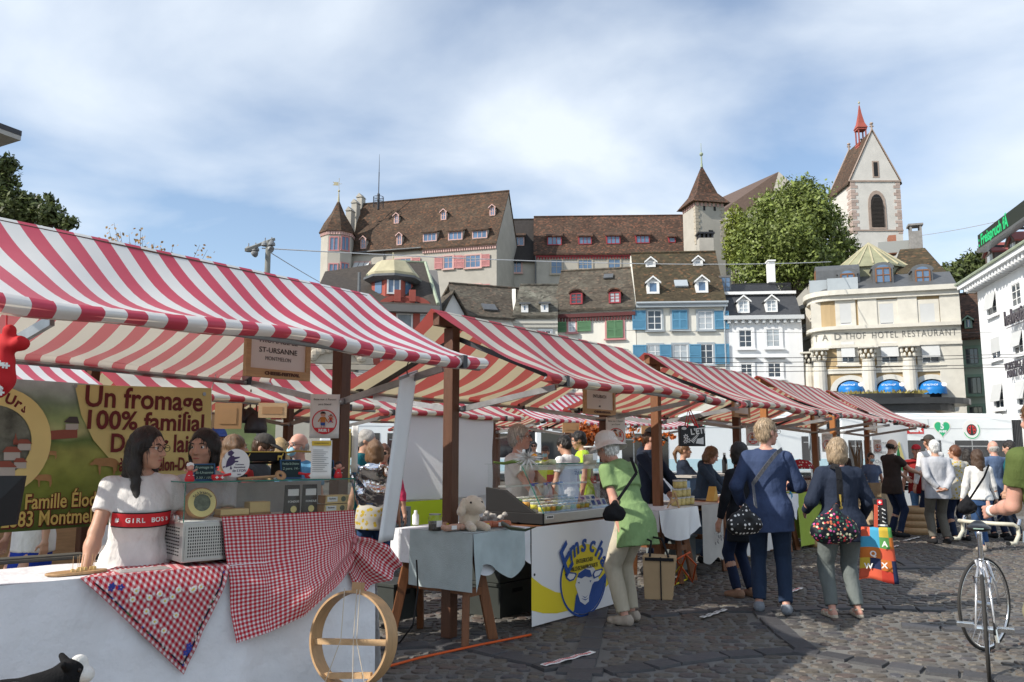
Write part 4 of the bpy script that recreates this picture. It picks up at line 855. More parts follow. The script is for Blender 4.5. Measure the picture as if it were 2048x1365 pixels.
 k.root.location.z=0;XF[k.root.name]=Matrix.Translation(k.root.location)@Matrix.Rotation(ang,4,'Z');fr2_=Fr(k.root.location,ang)
 def stad(x0,x1,y0,y1,z0,z1,mm,nm):
  w=MB();r_=(y1-y0)/2;ym=(y0+y1)/2;pts=[(x1-r_+r_*cos(t),ym+r_*sin(t),z0)for t in[-pi/2+pi*i/14 for i in range(15)]]+[(x0+r_+r_*cos(t),ym+r_*sin(t),z0)for t in[pi/2+pi*i/14 for i in range(15)]]
  w.prism(pts,(0,0,z1-z0));return w.build(nm,mm,k.root)
 H=lambda px,py:fr2_.hit(px,py)
 BK=mat('black_metal',(.03,.032,.035),.35,.2,2,metal=.3)
 xr=H(1957,800).x;xl=H(1600,800).x;z1=H(1850,797).z;z2=H(1850,809).z;z3=H(1850,822).z
 stad(xl,xr,-1.2,5.8,z2,z1,BK,'fascia');stad(xl+.6,xr-.9,-.7,5.3,z3,z2,BK,'lower_rim');stad(xl+1,xr-1.9,-.3,4.9,z3-.1,z3,GRP,'soffit')
 stad(xl+1,xr-2.2,-.9,5.6,z1,H(1850,787).z,BK,'upper_rim')
 for i in range(3):
  w=MB();w.lathe([(.12,0),(.12,z3-.1)],10,(xl+3+i*4.2,2.3,0));w.build('post',GRP,k.root)
 w=MB();zt=H(1850,787).z
 for i in range(900):
  x=random.uniform(xl+1.6,xr-2.8);y=random.uniform(-.7,5.2);s_=random.uniform(.06,.16);a=random.uniform(0,pi);w.add([(x+s_*cos(a),y+s_*sin(a),zt),(x-s_*cos(a),y-s_*sin(a),zt),(x+random.uniform(-.1,.1),y,zt+random.uniform(.08,.3))],[(0,1,2)])
 setp(w.build('sedum',mat('sedum',(.20,.17,.05),.8,island=.6),k.root))
hotel()
def office():
 a=P(1957,620,52);c=P(2048,560,44.6);a.z=c.z=0;c=c+(c-a)*2.2;fr=Fr((a.x,a.y,0),atan2(c.y-a.y,c.x-a.x));b=B('white_office','white corner office block with tilted blinds, slate attic and metal lettering','building',fr)
 L=(V((c.x,c.y,0))-V((a.x,a.y,0))).length;D=14;ze=fr.hit(1985,558).z
 b.walls(0.0,L,D,0,ze,PLW2)
 ct=MB();ct.boxb(-.9,L,-.9,0,ze+.05,ze+.35);ct.boxb(-.9,0,0,D,ze+.05,ze+.35);ct.boxb(-.5,L,-.5,.02,ze-.25,ze+.05)
 for k in range(60):ct.boxb(k*.5,k*.5+.2,-.75,-.02,ze-.25,ze+.049)
 b.part('cornice',ct,PLW2);g=MB();g.tube([(-.95,-.95,ze+.4),(L,-.95,ze+.4)],.1,6);b.part('gutter',g,COPPER)
 zm=fr.hit(2048,450,.9).z-.3
 m=MB();m.prism([(-.2,-.2,ze+.35),(-.2,D,ze+.35),(.6,D-1,zm),(.6,1.1,zm)],(L,0,0));b.part('roof',m,mat('slate_rough',(.10,.10,.095),.8,.5,3,.5,9,stretch=(1,1,6)))
 b.rp=(0,-.2,ze+.35);b.rn=V((0,-(zm-ze),1.3));b.sl=(zm-ze)/1.3
 for x0,y0,x1,y1 in((214,348,252,458),(345,282,382,392)):b.dormer(qv,x0,y0,x1,y1,'gable',mat('dormer_wood',(.10,.075,.06),.7),PLGR,mat('red_trim',(.25,.07,.06),.6),2,1,pane=CURT)
 W=lambda*q,**k:b.win(qv,*q,sm=PLW2,sw=.16,**k)
 for x0,y0,x1,y1,bl,tl in((225,574,266,722,.75,.22),(246,832,288,968,.7,.0),(266,1100,306,1246,.72,.22),(376,795,418,940,.68,.2),(398,1082,440,1232,.72,.22),(362,520,404,672,0,0)):
  W(x0,y0,x1,y1,nx=2,ny=3,blind=bl,tilt=tl,pane=GL)
 u0=fr.hit(*qv(404,600)).x
 for kk in range(3):
  for z0 in(fr.hit(*qv(390,670)).z,fr.hit(*qv(400,935)).z,fr.hit(*qv(420,1230)).z):
   u=u0+2.3+kk*3.2;fz=lambda X,Y:(X,Y)
   w=MB();w.boxb(u,u+1.1,-.05,.01,z0,z0+2);b.part('window',w,GL)
 MT=mat('metal_letter',(.09,.08,.10),.3,metal=.5)
 h=fr.hit(*qv(310,742),-.45);M4=fr.M@Matrix.Translation(V((h.x,-.45,h.z)))
 text('office_lettering','helvetia',1.2,MT,b.root,M4,align='LEFT',bold=.012,ext=.05,sx=.82)
 bar=MB();bar.boxb(h.x,h.x+4,-.4,-.36,h.z-.5,h.z-.46);b.part('letter_rail',bar,MT)
 for i,s in enumerate(('VORSORGE AUS DER','PUNKT GEBRACHT')):
  h=fr.hit(*qv(312 if i==0 else 326,1012+i*42),-.3);text('office_lettering',s,.62,MT,b.root,fr.M@Matrix.Translation(V((h.x,-.3,h.z))),align='LEFT',ext=.03,sx=.78)
 s=B('led_board','long dark rooftop ticker board with bright green running text','sign',fr);p0=fr.hit(1957,497,-.9);p1=fr.hit(2048,441,-.9);t0=fr.hit(1957,466,-.9)
 z0=(p0.z+p1.z)/2;z1=t0.z-(p0.z-z0)
 w=MB();w.boxb(p0.x,L-2,-.9,-.55,z0,z1);s.part('case',w,mat('led_case',(.02,.025,.018),.5));w=MB();w.boxb(p0.x-.1,L,-1.0,-.5,z0-.14,z0-.002);w.boxb(p0.x,p0.x+.15,-.55,2,z0-.12,z0-.02);s.part('shelf',w,GALV)
 text('ticker',': Freispruch fÄ',1.02*(z1-z0),emis('led_green',(.03,.75,.25),.9),s.root,fr.M@Matrix.Translation(V((p0.x+.12,-.915,(z0+z1)/2+.0))),align='LEFT',bold=.025,sx=.86)
 for kx in range(4):
  w=MB();w.beam((p0.x+1+kx*4,-.7,z0),(p0.x+1+kx*4,1.2,ze+1.5),.12);s.part('strut',w,IRON)
office()
def roof_corner():
 a=P(42,277,24);t=thing('projecting_roof','flat projecting roof corner with dark edge at the far left of the sky','roof',(a.x,a.y,0));m=MB()
 z=a.z;zt=P(42,272,24).z
 pts=[(p.x,p.y)for p in(a,PZ(-70,236,z),PZ(-140,275,z),PZ(-70,312,z))]
 z0=P(42,279,24).z
 m.prism([(x,y,z0-.04)for x,y in pts],(0,0,.14));m.build('soffit',mat('soffit_grey',(.40,.39,.37),.8),t,world=True)
 m=MB();cx=a.x-3;cy=a.y
 m.prism([(cx+(x-cx)*1.004,cy+(y-cy)*1.004,z0+.1)for x,y in pts],(0,0,.16));m.build('fascia',IRON,t,world=True)
 m=MB();m.boxb(a.x-12,a.x-5.5,a.y-1,a.y+2,0,z0-.04);m.build('wall',STONE,t,world=True)
roof_corner()
# ---------------------------------------------------------------- cobbles near the camera
def cobbles():
 strips=[[(1205,1195),(1193,1240),(1176,1302),(1155,1365)],[(960,1300),(1002,1310),(1082,1329),(1111,1341),(1210,1345),(1300,1334),(1347,1325),(1446,1312),(1585,1303),(1640,1309),(1702,1320),(1775,1332),(1848,1342),(1921,1350),(2060,1368)],[(1520,1222),(1537,1239),(1570,1268),(1612,1301)],[(1800,1252),(1881,1258),(1960,1262),(2060,1268)],[(1290,1232),(1410,1221),(1520,1222),(1700,1215),(1900,1222)],[(1700,1140),(1830,1136),(2000,1140)],[(700,1300),(860,1290),(960,1300)],[(1640,1085),(1760,1100),(1830,1136)]]
 SP=[[PZ(*p)for p in st]for st in strips]
 pts=[]
 for st in SP:
  for a,b_ in zip(st,st[1:]):
   n=max(1,int((b_-a).length/.05));pts+=[a.lerp(b_,k/n)for k in range(n)]
 pts=np.array([(p.x,p.y)for p in pts])
 near=lambda x,y:float(np.min((pts[:,0]-x)**2+(pts[:,1]-y)**2))<.115**2
 w=MB()
 def stone(x,y,L,Wd,ang,z,n=9):
  o=[];i_=[];ca,sa=cos(ang),sin(ang)
  for k in range(n):
   t=2*pi*k/n;c_,s_=cos(t),sin(t);q=(abs(c_)**2.6+abs(s_)**2.6)**(-1/2.6)*random.uniform(.9,1.06)
   X,Y=L/2*c_*q,Wd/2*s_*q;o.append((x+X*ca-Y*sa,y+X*sa+Y*ca,-.012));i_.append((x+.86*(X*ca-Y*sa),y+.86*(X*sa+Y*ca),z*random.uniform(.7,1.0)))
  w.add(o+i_+[(x,y,z*1.12)],[(k,(k+1)%n,n+(k+1)%n,n+k)for k in range(n)]+[(n+k,n+(k+1)%n,2*n)for k in range(n)])
 y=3.9;r=0
 while y<19:
  row=.108+.010*sin(r*1.7);x0,x1=max(-7.5,-.66*y-.3),min(.66*y+.3,11);x=x0+random.uniform(0,.2)
  n=9 if y<9 else 7
  while x<x1:
   L=random.uniform(.10,.19);xx=x+L/2;yy=y+.09*sin(xx*.9+.35*y)+.03*sin(xx*3.1+r)+random.uniform(-.008,.008);an=.081*cos(xx*.9+.35*y)+random.uniform(-.12,.12)
   if not near(xx,yy):stone(xx,yy,L-.018,(row-.013)*random.uniform(.88,1.08),an,random.uniform(.004,.008),n)
   x+=L
  y+=row;r+=1
 w.m=1
 for st in SP:
  acc=[]
  for a,b_ in zip(st,st[1:]):
   n=max(1,round((b_-a).length/.34));d=(b_-a)/n
   for k in range(n):
    c=a+d*(k+.5);L=d.length;an=atan2(d.y,d.x)
    R=Matrix.Rotation(an+random.uniform(-.03,.03),3,'Z');h=.014+random.uniform(-.003,.003);X,Y=L/2-.008,.085
    w.add([c+R@V((sx*X*f,sy*Y*f,z))for z,f in((-.012,1),(h,.95))for sx,sy in((-1,-1),(1,-1),(1,1),(-1,1))],[(0,1,5,4),(1,2,6,5),(2,3,7,6),(3,0,4,7),(4,5,6,7)])
 m,t,p=newmat('cobble_stone',.62,.35)
 g=t.nodes.new('ShaderNodeNewGeometry');rm=t.nodes.new('ShaderNodeValToRGB');t.links.new(g.outputs['Random Per Island'],rm.inputs[0]);e=rm.color_ramp.elements
 cs=[(.105,.10,.10),(.145,.125,.105),(.115,.10,.088),(.17,.145,.115),(.13,.125,.12),(.15,.11,.09),(.10,.10,.11),(.175,.155,.13),(.13,.115,.095)]
 while len(e)<len(cs):e.new(.5)
 for i,c in enumerate(cs):e[i].position=i/(len(cs)-1);e[i].color=c+(1,)
 tcn=t.nodes.new('ShaderNodeTexCoord');n=t.nodes.new('ShaderNodeTexNoise');n.inputs['Scale'].default_value=28;n.inputs['Detail'].default_value=6;t.links.new(tcn.outputs['Object'],n.inputs['Vector'])
 n1=t.nodes.new('ShaderNodeTexNoise');n1.inputs['Scale'].default_value=.8;n1.inputs['Detail'].default_value=4;t.links.new(tcn.outputs['Object'],n1.inputs['Vector'])
 vm=t.nodes.new('ShaderNodeVectorMath');vm.operation='SCALE';t.links.new(rm.outputs[0],vm.inputs[0]);t.links.new(mth('MULTIPLY',mth('ADD',n.outputs[0],.5,t),mth('ADD',mth('MULTIPLY',n1.outputs[0],.7,t),.38,t),t),vm.inputs['Scale']);t.links.new(vm.outputs[0],p.inputs['Base Color'])
 b=t.nodes.new('ShaderNodeBump');b.inputs['Strength'].default_value=.5;b.inputs['Distance'].default_value=.01;t.links.new(n.outputs[0],b.inputs['Height']);t.links.new(b.outputs[0],p.inputs['Normal'])
 sl=mat('dark_slab',(.065,.064,.068),.6,.2,14,.4,40,island=.25)
 setp(w.build('cobblestones',[m,sl],smooth=False),kind='structure')
 s=MB();s.poly([(-4,3.4,-.006),(3.2,3.4,-.006),(12,19.3,-.006),(-12,19.3,-.006)])
 setp(s.build('paving_joints',mat('joint_sand',(.155,.15,.14),.95,.3,2,.5,120)),kind='structure')
cobbles()
# ---------------------------------------------------------------- trees
LEAF=mat('leaf_plane',(.19,.235,.06),.5,.35,.35,transl=.3,island=.5)
LEAFD=mat('leaf_dark',(.10,.125,.04),.5,.35,.6,transl=.25,island=.5)
LEAFY=mat('leaf_yellowgreen',(.23,.27,.05),.5,.3,.5,transl=.3,island=.45)
LEAFO=mat('leaf_autumn',(.48,.30,.12),.6,.3,4,transl=.3,island=.6)
BARK=mat('bark',(.10,.08,.06),.9,.3,5,.5,20)
def leaves(name,blobs,n,size,m,parent,flat=.5,shell=.55):
 vol=np.array([b[3]*b[4]*b[5]for b in blobs])**.8;k=rng.choice(len(blobs),n,p=vol/vol.sum());bl=np.array(blobs)[k]
 d=rng.normal(size=(n,3));d/=np.linalg.norm(d,axis=1)[:,None]
 r=(shell+(1-shell)*rng.random(n))*np.where(rng.random(n)<.12,1.08,1)
 lump=1+.16*np.sin(d[:,0]*7+k)*np.sin(d[:,2]*6+2*k)+.1*np.sin(d[:,1]*11)
 c=bl[:,:3]+d*bl[:,3:6]*(r*lump)[:,None]
 a=rng.normal(size=(n,3));a/=np.linalg.norm(a,axis=1)[:,None];up=d+np.array([0,0,.6]);b=np.cross(a,up);b/=np.linalg.norm(b,axis=1)[:,None]+1e-9
 s=size*rng.uniform(.6,1.4,n)[:,None]
 v=np.stack([c-a*s,c-b*s*flat,c+a*s,c+b*s*flat],1).reshape(-1,3)
 me=bpy.data.meshes.new(name);me.vertices.add(len(v));me.vertices.foreach_set('co',v.ravel());me.loops.add(4*n);me.polygons.add(n)
 me.loops.foreach_set('vertex_index',np.arange(4*n));me.polygons.foreach_set('loop_start',np.arange(0,4*n,4));me.polygons.foreach_set('loop_total',np.full(n,4));me.update();me.validate()
 me.materials.append(m);o=bpy.data.objects.new(name,me);COL.objects.link(o);o.parent=parent;return o
def tree(label,Y,px,blobs,n,size,m,zb=0,shell=.5,trunk=.3,extra=None,cat='tree'):
 c=P(px,HZ,Y);c.z=zb;t=thing('tree',label,cat,c)
 k=Y/FPX;B_=[]
 for b in blobs:
  q=P(b[0],b[1],Y+(b[4]if len(b)>4 else 0))-c;B_.append((q.x,q.y,q.z,b[2]*k,b[2]*k*.9,b[3]*k))
 leaves('crown',B_,n,size,m,t,shell=shell)
 if trunk:
  w=MB();top=max(B_,key=lambda b:b[2]);zt=top[2]
  w.tube([(0,0,0),(.1,0,zt*.3),(0,.1,zt*.55),(top[0]*.6,0,zt*.85)],[trunk,trunk*.8,trunk*.55,trunk*.15],8)
  for b in B_:w.tube([(0,0,zt*.35),(b[0]*.5,b[1]*.5,max(zt*.45,b[2]-b[5]*.8)),(b[0],b[1],b[2])],[trunk*.5,trunk*.3,trunk*.1],6)
  w.build('trunk',BARK,t)
 if extra:leaves('crown',[(lambda q:(q.x,q.y,q.z,b[2]*k,b[2]*k,b[3]*k))(P(b[0],b[1],Y-1)-c)for b in extra[0]],extra[1],size,extra[2],t,shell=.3)
 return t
tree('big broad leafy plane tree on the hill between square tower and church',80,1590,[(1590,440,92,80),(1525,475,66,66),(1648,478,62,68),(1598,398,60,42),(1560,535,80,55),(1655,530,58,48),(1545,420,48,44),(1690,500,34,44),(1610,372,28,24),(1500,540,46,52),(1620,520,60,50,-3),(1580,470,60,50,-4),(1640,425,40,40,-2)],26000,.21,LEAF,9.5,.45,.5)
tree('yellow-green leafy tree squeezed between square tower and big plane tree',83,1478,[(1474,450,30,42),(1490,480,34,46),(1466,495,24,40)],4200,.19,LEAFY,9.5,.4,.25)
tree('dark green tree top above the nearest striped canopy at left edge',24,-30,[(-5,372,44,50),(15,330,25,22),(30,420,52,42),(92,428,40,30),(132,446,28,18),(60,405,26,22),(-30,430,60,60),(100,400,12,14)],11000,.085,LEAFD,0,.25,.22)
tree('dark distant trees between the hotel roof and the white office',105,1925,[(1905,548,30,24),(1940,530,30,26),(1968,520,20,30),(1885,560,20,16),(1960,550,40,30)],3500,.34,LEAFD,8,.4,.3)
tree('dark tree glimpsed under the canopies at far left',15,170,[(165,750,36,24),(195,760,20,20)],900,.09,LEAFD,0,.3,.12)
def sapling():
 c=P(270,HZ,13);c.z=0;t=thing('sapling','thin bare sapling with few orange leaves above the nearest canopy','tree',c);w=MB();L=MB()
 w.tube([(0,0,0),(0,0,2.4),(.05,0,4)],[.04,.03,.015],6)
 random.seed(3)
 for px,py in((218,460),(232,470),(240,463),(258,468),(270,478),(281,455),(285,470),(292,488),(308,486),(322,488),(347,490),(228,446),(400,490),(415,500)):
  p=P(px,py,13)-c;w.tube([(0,0,random.uniform(2.2,3.2)),(p.x*.5,.1,p.z-.8),(p.x*.85,0,p.z-.3),p],[.010,.006,.004,.002],4)
  for k in range(9):
   q=p+V((random.gauss(0,.05),random.gauss(0,.05),random.uniform(-.3,.02)));a=V((random.gauss(0,1),random.gauss(0,1),random.gauss(0,1))).normalized()*.028;b_=a.orthogonal().normalized()*.02
   L.poly([q-a,q-b_,q+a,q+b_])
 w.build('trunk',BARK,t);L.build('crown',LEAFO,t)
sapling()
# ---------------------------------------------------------------- tram
def tram():
 TW=mat('tram_white',(.80,.84,.86),.3,.03,1);TB=mat('tram_skyblue',(.50,.70,.78),.3,.06,1);BEL=mat('bellows_rubber',(.05,.055,.06),.7,.2,3);TG=mat('tram_glass',(.012,.014,.018),.05,spec=.8)
 LRED=mat('logo_red',(.62,.03,.03),.4);LGRN=mat('logo_green',(.02,.45,.20),.4);LBLK=mat('logo_black',(.02,.02,.02),.4)
 fr=fr2(690,41,2027,46.5);t=thing('tram','long white articulated tram with adverts, dark windows and grey bellows','tram',fr.o,fr.ang)
 X=lambda px:fr.hit(px,860).x;zt=3.36;W=2.3
 secs=[(X(640),X(1051)),(X(1071),X(1655)),(X(1682),X(2026)),(X(2052),X(2300))]
 for a,b_ in secs:
  m=MB();m.boxb(a,b_,0,W,.35,zt);m.boxb(a+.3,b_-.3,.3,W-.3,zt,zt+.25);m.build('body',TW,t,bevel=.08)
  m=MB();m.boxb(a,b_,.1,W-.1,.08,.36);m.build('skirt',BEL,t)
  m=MB();m.boxb(a+.02,b_-.02,-.008,.01,.5,1.1);m.build('decal',TB,t)
  m=MB();m.boxb(a,b_,-.012,.01,2.74,2.76);m.boxb((a+b_)/2,(a+b_)/2+.02,-.012,.01,2.76,zt-.1);m.build('panel_joint',GRP,t)
 for a,b_ in((X(1051),X(1071)),(X(1655),X(1682)),(X(2026),X(2052))):
  m=MB();n=8
  for k in range(n):x=a+(b_-a)*k/n;w_=(b_-a)/n;m.boxb(x+w_*.15,x+w_*.75,.08,W-.08,.3,zt-.1)
  m.boxb(a,b_,.16,W-.16,.3,zt-.15);m.build('bellows',BEL,t)
 for x0,x1,z0,z1 in((700,760,1.2,2.4),(775,830,.6,2.4),(880,940,1.2,2.4),(960,1040,1.2,2.4),(1082,1128,.9,2.45),(1136,1184,.9,2.45),(1243,1290,.6,2.42),(1295,1336,.6,2.42),(1602,1638,1.0,2.3),(1695,1722,.6,2.1),(1726,1755,.6,2.1),(1762,1800,1.1,2.1),(1806,1848,1.1,2.1),(1854,1880,1.1,2.1),(1908,1975,.6,2.1),(1982,2020,1.1,2.1)):
  m=MB();m.boxb(X(x0),X(x1),-.02,.02,z0,z1);o=m.build('window',TG,t,bevel=.015)
  if z0<.7 or x0==1602:
   m=MB();a,b_=X(x0),X(x1);m.boxb(a+.1,b_-.1,-.035,-.021,z1-.35,z1-.29);m.boxb((a+b_)/2-.03,(a+b_)/2+.03,-.03,-.021,z0,z1);m.build('door_bar',GALV,t)
 rb=MB();h=fr.hit(1828,859);rb.boxb(X(1768),X(1847),-.016,.01,fr.hit(1828,868).z,fr.hit(1828,850).z);r_=rb.build('advert_panel',LRED,t)
 text('advert_lettering','DENNER',.42,TW,t,fr.M@Matrix.Translation(V(((X(1769)+X(1846))/2,-.022,h.z))),bold=.03,fit=(X(1846)-X(1769))*.94,shear=.15)
 h=fr.hit(1110,847);text('advert_lettering','DENNER',.22,LRED,t,fr.M@Matrix.Translation(V((h.x,-.014,h.z))),bold=.02)
 def heart(px,py,r,s1,s2):
  c=fr.hit(px,py);f=lambda k:(16*sin(k)**3/16,(13*cos(k)-5*cos(2*k)-2*cos(3*k)-cos(4*k))/16)
  for sc,y,mm in((1.12,-.014,mat('logo_cream',(.80,.80,.70),.4)),(1,-.018,LGRN)):
   m=MB();m.prism([(c.x+r*sc*f(2*pi*k/40)[0],y,c.z+r*sc*f(2*pi*k/40)[1])for k in range(40)],(0,.01,0));o=m.build('heart_logo',mm,t)
  if s1:text('heart_number',s1,r*.95,TW,t,fr.M@Matrix.Translation(V((c.x,-.022,c.z+r*.22))),bold=.02);text('heart_word',s2,r*.36,TW,t,fr.M@Matrix.Translation(V((c.x,-.022,c.z-r*.38))),bold=.01,shear=.2)
 heart(1884,857,.46,'5','JAHRE');heart(1377,840,.3,None,None)
 def bug(px,py,r):
  c=fr.hit(px,py);D_=lambda R_,y,mm,nm,x=0,z=0,a0=0,a1=2*pi:(lambda m:m.prism([(c.x+x+R_*cos(a0+(a1-a0)*k/24),y,c.z+z+R_*sin(a0+(a1-a0)*k/24))for k in range(24)],(0,.008,0)).build(nm,mm,t))(MB())
  D_(r*1.08,-.014,mat('logo_white',(.82,.82,.80),.4),'round_logo')
  m=MB();n=20
  for k in range(n):
   a,b_=-pi*.9+pi*1.1*k/n,-pi*.9+pi*1.1*(k+1)/n;m.prism([(c.x+q*r*cos(s_),-.019,c.z+q*r*sin(s_))for s_,q in((a,.9),(a,1.0),(b_,1.0),(b_,.9))],(0,.006,0))
  m.build('logo_arc',LGRN,t);D_(r*.62,-.019,LBLK,'logo_bug');D_(r*.5,-.023,LRED,'logo_shell')
  m=MB();m.prism([(c.x-.02,-.027,c.z+r*.5),(c.x+.02,-.027,c.z+r*.5),(c.x+.10,-.027,c.z-r*.52),(c.x-.10,-.027,c.z-r*.52)],(0,.004,0))
  for dx,dz in((-.26,.2),(.28,.18),(-.3,-.14),(.3,-.16)):m.prism([(c.x+dx*r+.1*r*cos(2*pi*k/10),-.027,c.z+dz*r+.1*r*sin(2*pi*k/10))for k in range(10)],(0,.004,0))
  m.build('logo_spot',LBLK,t)
 bug(1943,860,.5);bug(1397,848,.36);bug(1622,846,.34)
tram()
# ---------------------------------------------------------------- poles and wires
def poles():
 c=P(520,HZ,28);c.z=0;t=thing('floodlight_mast','concrete mast with cross arm of grey floodlights above the near canopy','light mast',c)
 z=lambda py:P(520,py,28).z;m=MB();m.lathe([(.16,0),(.09,z(483))],12);m.build('pole',CONC,t)
 a=P(492,500,27.3)-c;b_=P(548,479,29)-c;m=MB();m.beam(a,b_,.09,.10);m.build('cross_arm',CONC,t)
 LM=mat('lamp_grey',(.20,.21,.22),.5,.1,4)
 for px,py,tl in((497,501,0),(511,500,0),(543,489,0),(509,508,1),(541,499,-1),(530,490,0)):
  q=P(px,py,28)-c;m=MB();R=Matrix.Rotation(tl*1.0,3,'Y')@Matrix.Rotation(tl*.4,3,'X')
  m.lathe([(.03,.14),(.07,.12),(.125,.03),(.13,-.04),(.1,-.05)],14,q,R);m.tube([q+V((0,0,.1)),q+V((0,0,.25))],.02,6);m.build('floodlight',LM,t)
 def wire(name,label,a,b_,r,sag=.2,m=IRON,grp=None):
  t_=MB();t_.tube([a.lerp(b_,k/16)-V((0,0,sag*4*(k/16)*(1-k/16)))for k in range(17)],r,5);o=t_.build(name,m);setp(o,label,'wire',grp);return o
 WR=mat('wire_grey',(.30,.30,.30),.5)
 wire('span_wire','pale span wire from floodlight mast across the hill houses to the hotel',P(524,497,28),P(1662,524,58),.022,.35,mat('wire_pale',(.55,.56,.57),.5))
 wire('span_wire','short sloping wire dropping from the floodlight mast',P(540,505,28),P(640,565,40),.016,.02,WR)
 wire('span_wire','thin wire rising from hotel chimney towards the ticker board',P(1845,471,60),P(2060,428,46),.02,.1,WR)
 for i,(y0,y1,Y0,Y1,lab)in enumerate(((715,706,42,43,'topmost contact wire crossing the hotel front below its lettering'),(726,711,41,42,'second overhead tram wire crossing hotel columns and awnings'),(731,727,43,44,'third overhead tram wire just above the hotel awnings'),(744,731,44,45,'lowest overhead tram wire nearest the striped canopies'),(661,664,50,50,'thin cable at the height of the hotel lettering'))):
  wire('overhead_wire',lab,P(1250,y0,Y0),P(2130,y1,Y1),.017 if i<4 else.012,.12,IRON,'tram wires in front of the hotel')
 c=P(1622,HZ,33);c.z=0;t=thing('street_sign','round grey traffic sign seen edge-on in front of the white tram','sign',c);m=MB();m.tube([(0,0,0),(0,0,P(1622,866,33).z)],.04,8);m.build('pole',GALV,t);m=MB();m.lathe([(.3,-.02),(.3,.02)],20,(-.05,0,P(1621,884,33).z),Matrix.Rotation(radians(72),3,'Z')@Matrix.Rotation(pi/2,3,'X'));m.build('sign_plate',GRP,t)
poles()
# ---------------------------------------------------------------- market stalls
S0=PZ(898,1275);DANG=atan2(.803,.596)
WOOD=mat('stall_wood_dark',(.10,.042,.022),.5,.3,6,.3,30,stretch=(8,8,1));WOODL=mat('stall_wood_sunlit',(.34,.13,.035),.5,.25,6,.3,30,stretch=(8,8,1));WOODM=mat('stall_wood_mid',(.19,.075,.03),.5,.3,6,.3,30,stretch=(8,8,1))  # orange tone has sunlight on the far left posts put into the wood colour
RW=dict(a=(.80,.80,.78,1),b=(.60,.045,.095,1))
RO=dict(a=(.66,.63,.55,1),b=(.50,.055,.075,1))
CAN1=uvmat('canopy_new','stripe',.42,.28,per=.187,dirt=.12,coat=.25,tw=.3,tt=(1,.92,.78),**RW)
CAN2=uvmat('canopy_worn','stripe',.55,.32,per=.37,dirt=.4,coat=.1,**RO)
CAN3=uvmat('canopy_fine','stripe',.5,.32,per=.25,dirt=.25,**RO)
CAN4=uvmat('canopy_finenew','stripe',.5,.3,per=.25,dirt=.2,**RW)
FS=Fr(S0,DANG)
def stall(s0,label,canm,yoff=0.0,L=2.49,ov=.26,ovr=.5,w=1.10,ze=2.01,zr=2.60,sag=.13,wood=(WOOD,WOOD),group='market stalls with striped canopies',seed=0,rise=0.0,braces=True):
 o=FS.w(s0,yoff,0);t=thing('market_stall',label,'stall',o,DANG,group);R=random.Random(seed)
 ph=R.uniform(0,6)
 def prof(u,v,side):
  x=-ov+(L+ov+ovr)*u;y=side*w*v
  z=zr+(ze-zr)*v-sag*sin(pi*v)*(.75+.25*cos(2*pi*(u-.5)))
  z+=.018*sin(9*u+ph+3*v)*v+.012*sin(23*u+7*v+ph)*sin(pi*v)
  if u in(0.0,1.0):x+=(.05*sin(pi*v)if u==0 else-.05*sin(pi*v))
  return(x,y,z)
 c=MB();LL=L+ov+ovr
 for sd in(-1,1):c.grid(lambda u,v:prof(u,v,sd),60,16,LL,w)
 for sd in(-1,1):c.grid(lambda u,v:(-ov+LL*u,sd*(w+.035*sin(pi*v)+.006*sin(40*u+ph)),ze+.018*sin(9*u+ph+3)+.006-.066*v-.008*sin(21*u+ph)*v),60,5,LL,.07)
 for sd in(-1,1):c.grid(lambda u,v:(-ov+LL*u,sd*(w-.05*v),ze-.06+.018*sin(9*u+ph+3)-.008*sin(21*u+ph)),60,1,LL,.07)
 cn=c.build('canopy',canm,t,smooth=True)
 r=MB();r.beam((-ov+.06,0,zr-.075),(L+ovr-.06,0,zr-.075),.07,.11);r.build('ridge_beam',wood[0],t,bevel=.006)
 for k,x in enumerate((0,L)):
  p=MB();p.boxb(x-.045,x+.045,-.05,.05,0,zr-.13);p.build('post',wood[k],t,bevel=.006)
 if braces:
  for x in(.05+.002,L-.052):
   sx=.06 if x<1 else-.06
   for sd in(-1,1):
    b=MB();b.beam((x,sd*.04,zr-.22),(x+0,sd*(w-.03),ze-.035),.018,.04);b.build('rafter',IRON if x<1 else GALV,t)
    b=MB();b.beam((x+.02,sd*.05,1.80),(x+.02,sd*(w-.12),ze-.07),.02,.045);b.build('brace',GALV,t)
   b=MB();b.lathe([(.02,-.07),(.02,.07)],8,(x,0,1.80),Matrix.Rotation(pi/2,3,'X'));b.ell((x,-.07,1.80),(.025,.02,.025),8);b.build('bolt',GALV,t)
 for sd in(-1,1):
  b=MB();b.tube([(-ov+.05,sd*(w-.02),ze-.03),(L+ovr-.05,sd*(w-.02),ze-.06)],.016,8);b.build('eave_bar',GALV,t)
  for x in((.0,L)if s0>-3 else(L,)):
   b=MB();b.boxb(x-.018,x+.022,sd*w-.04,sd*w+.04,ze-.075,ze+.004);b.build('clamp',IRON,t)
 return t
ST=[]
ST.append(stall(-3.68,'nearest market stall with clean red and white striped canopy, cheese counter below',CAN1,seed=1,ovr=.26,ze=2.05,zr=2.615))
ST.append(stall(0,'second front-row stall with worn striped canopy, sheep banner on its counter',CAN2,seed=2,wood=(WOOD,WOOD)))
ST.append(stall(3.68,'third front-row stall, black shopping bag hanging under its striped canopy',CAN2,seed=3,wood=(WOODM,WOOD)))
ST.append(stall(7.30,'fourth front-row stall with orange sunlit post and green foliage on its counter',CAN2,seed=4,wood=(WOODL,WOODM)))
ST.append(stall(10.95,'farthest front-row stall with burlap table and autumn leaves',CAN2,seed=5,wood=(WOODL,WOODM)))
b_y=4.06
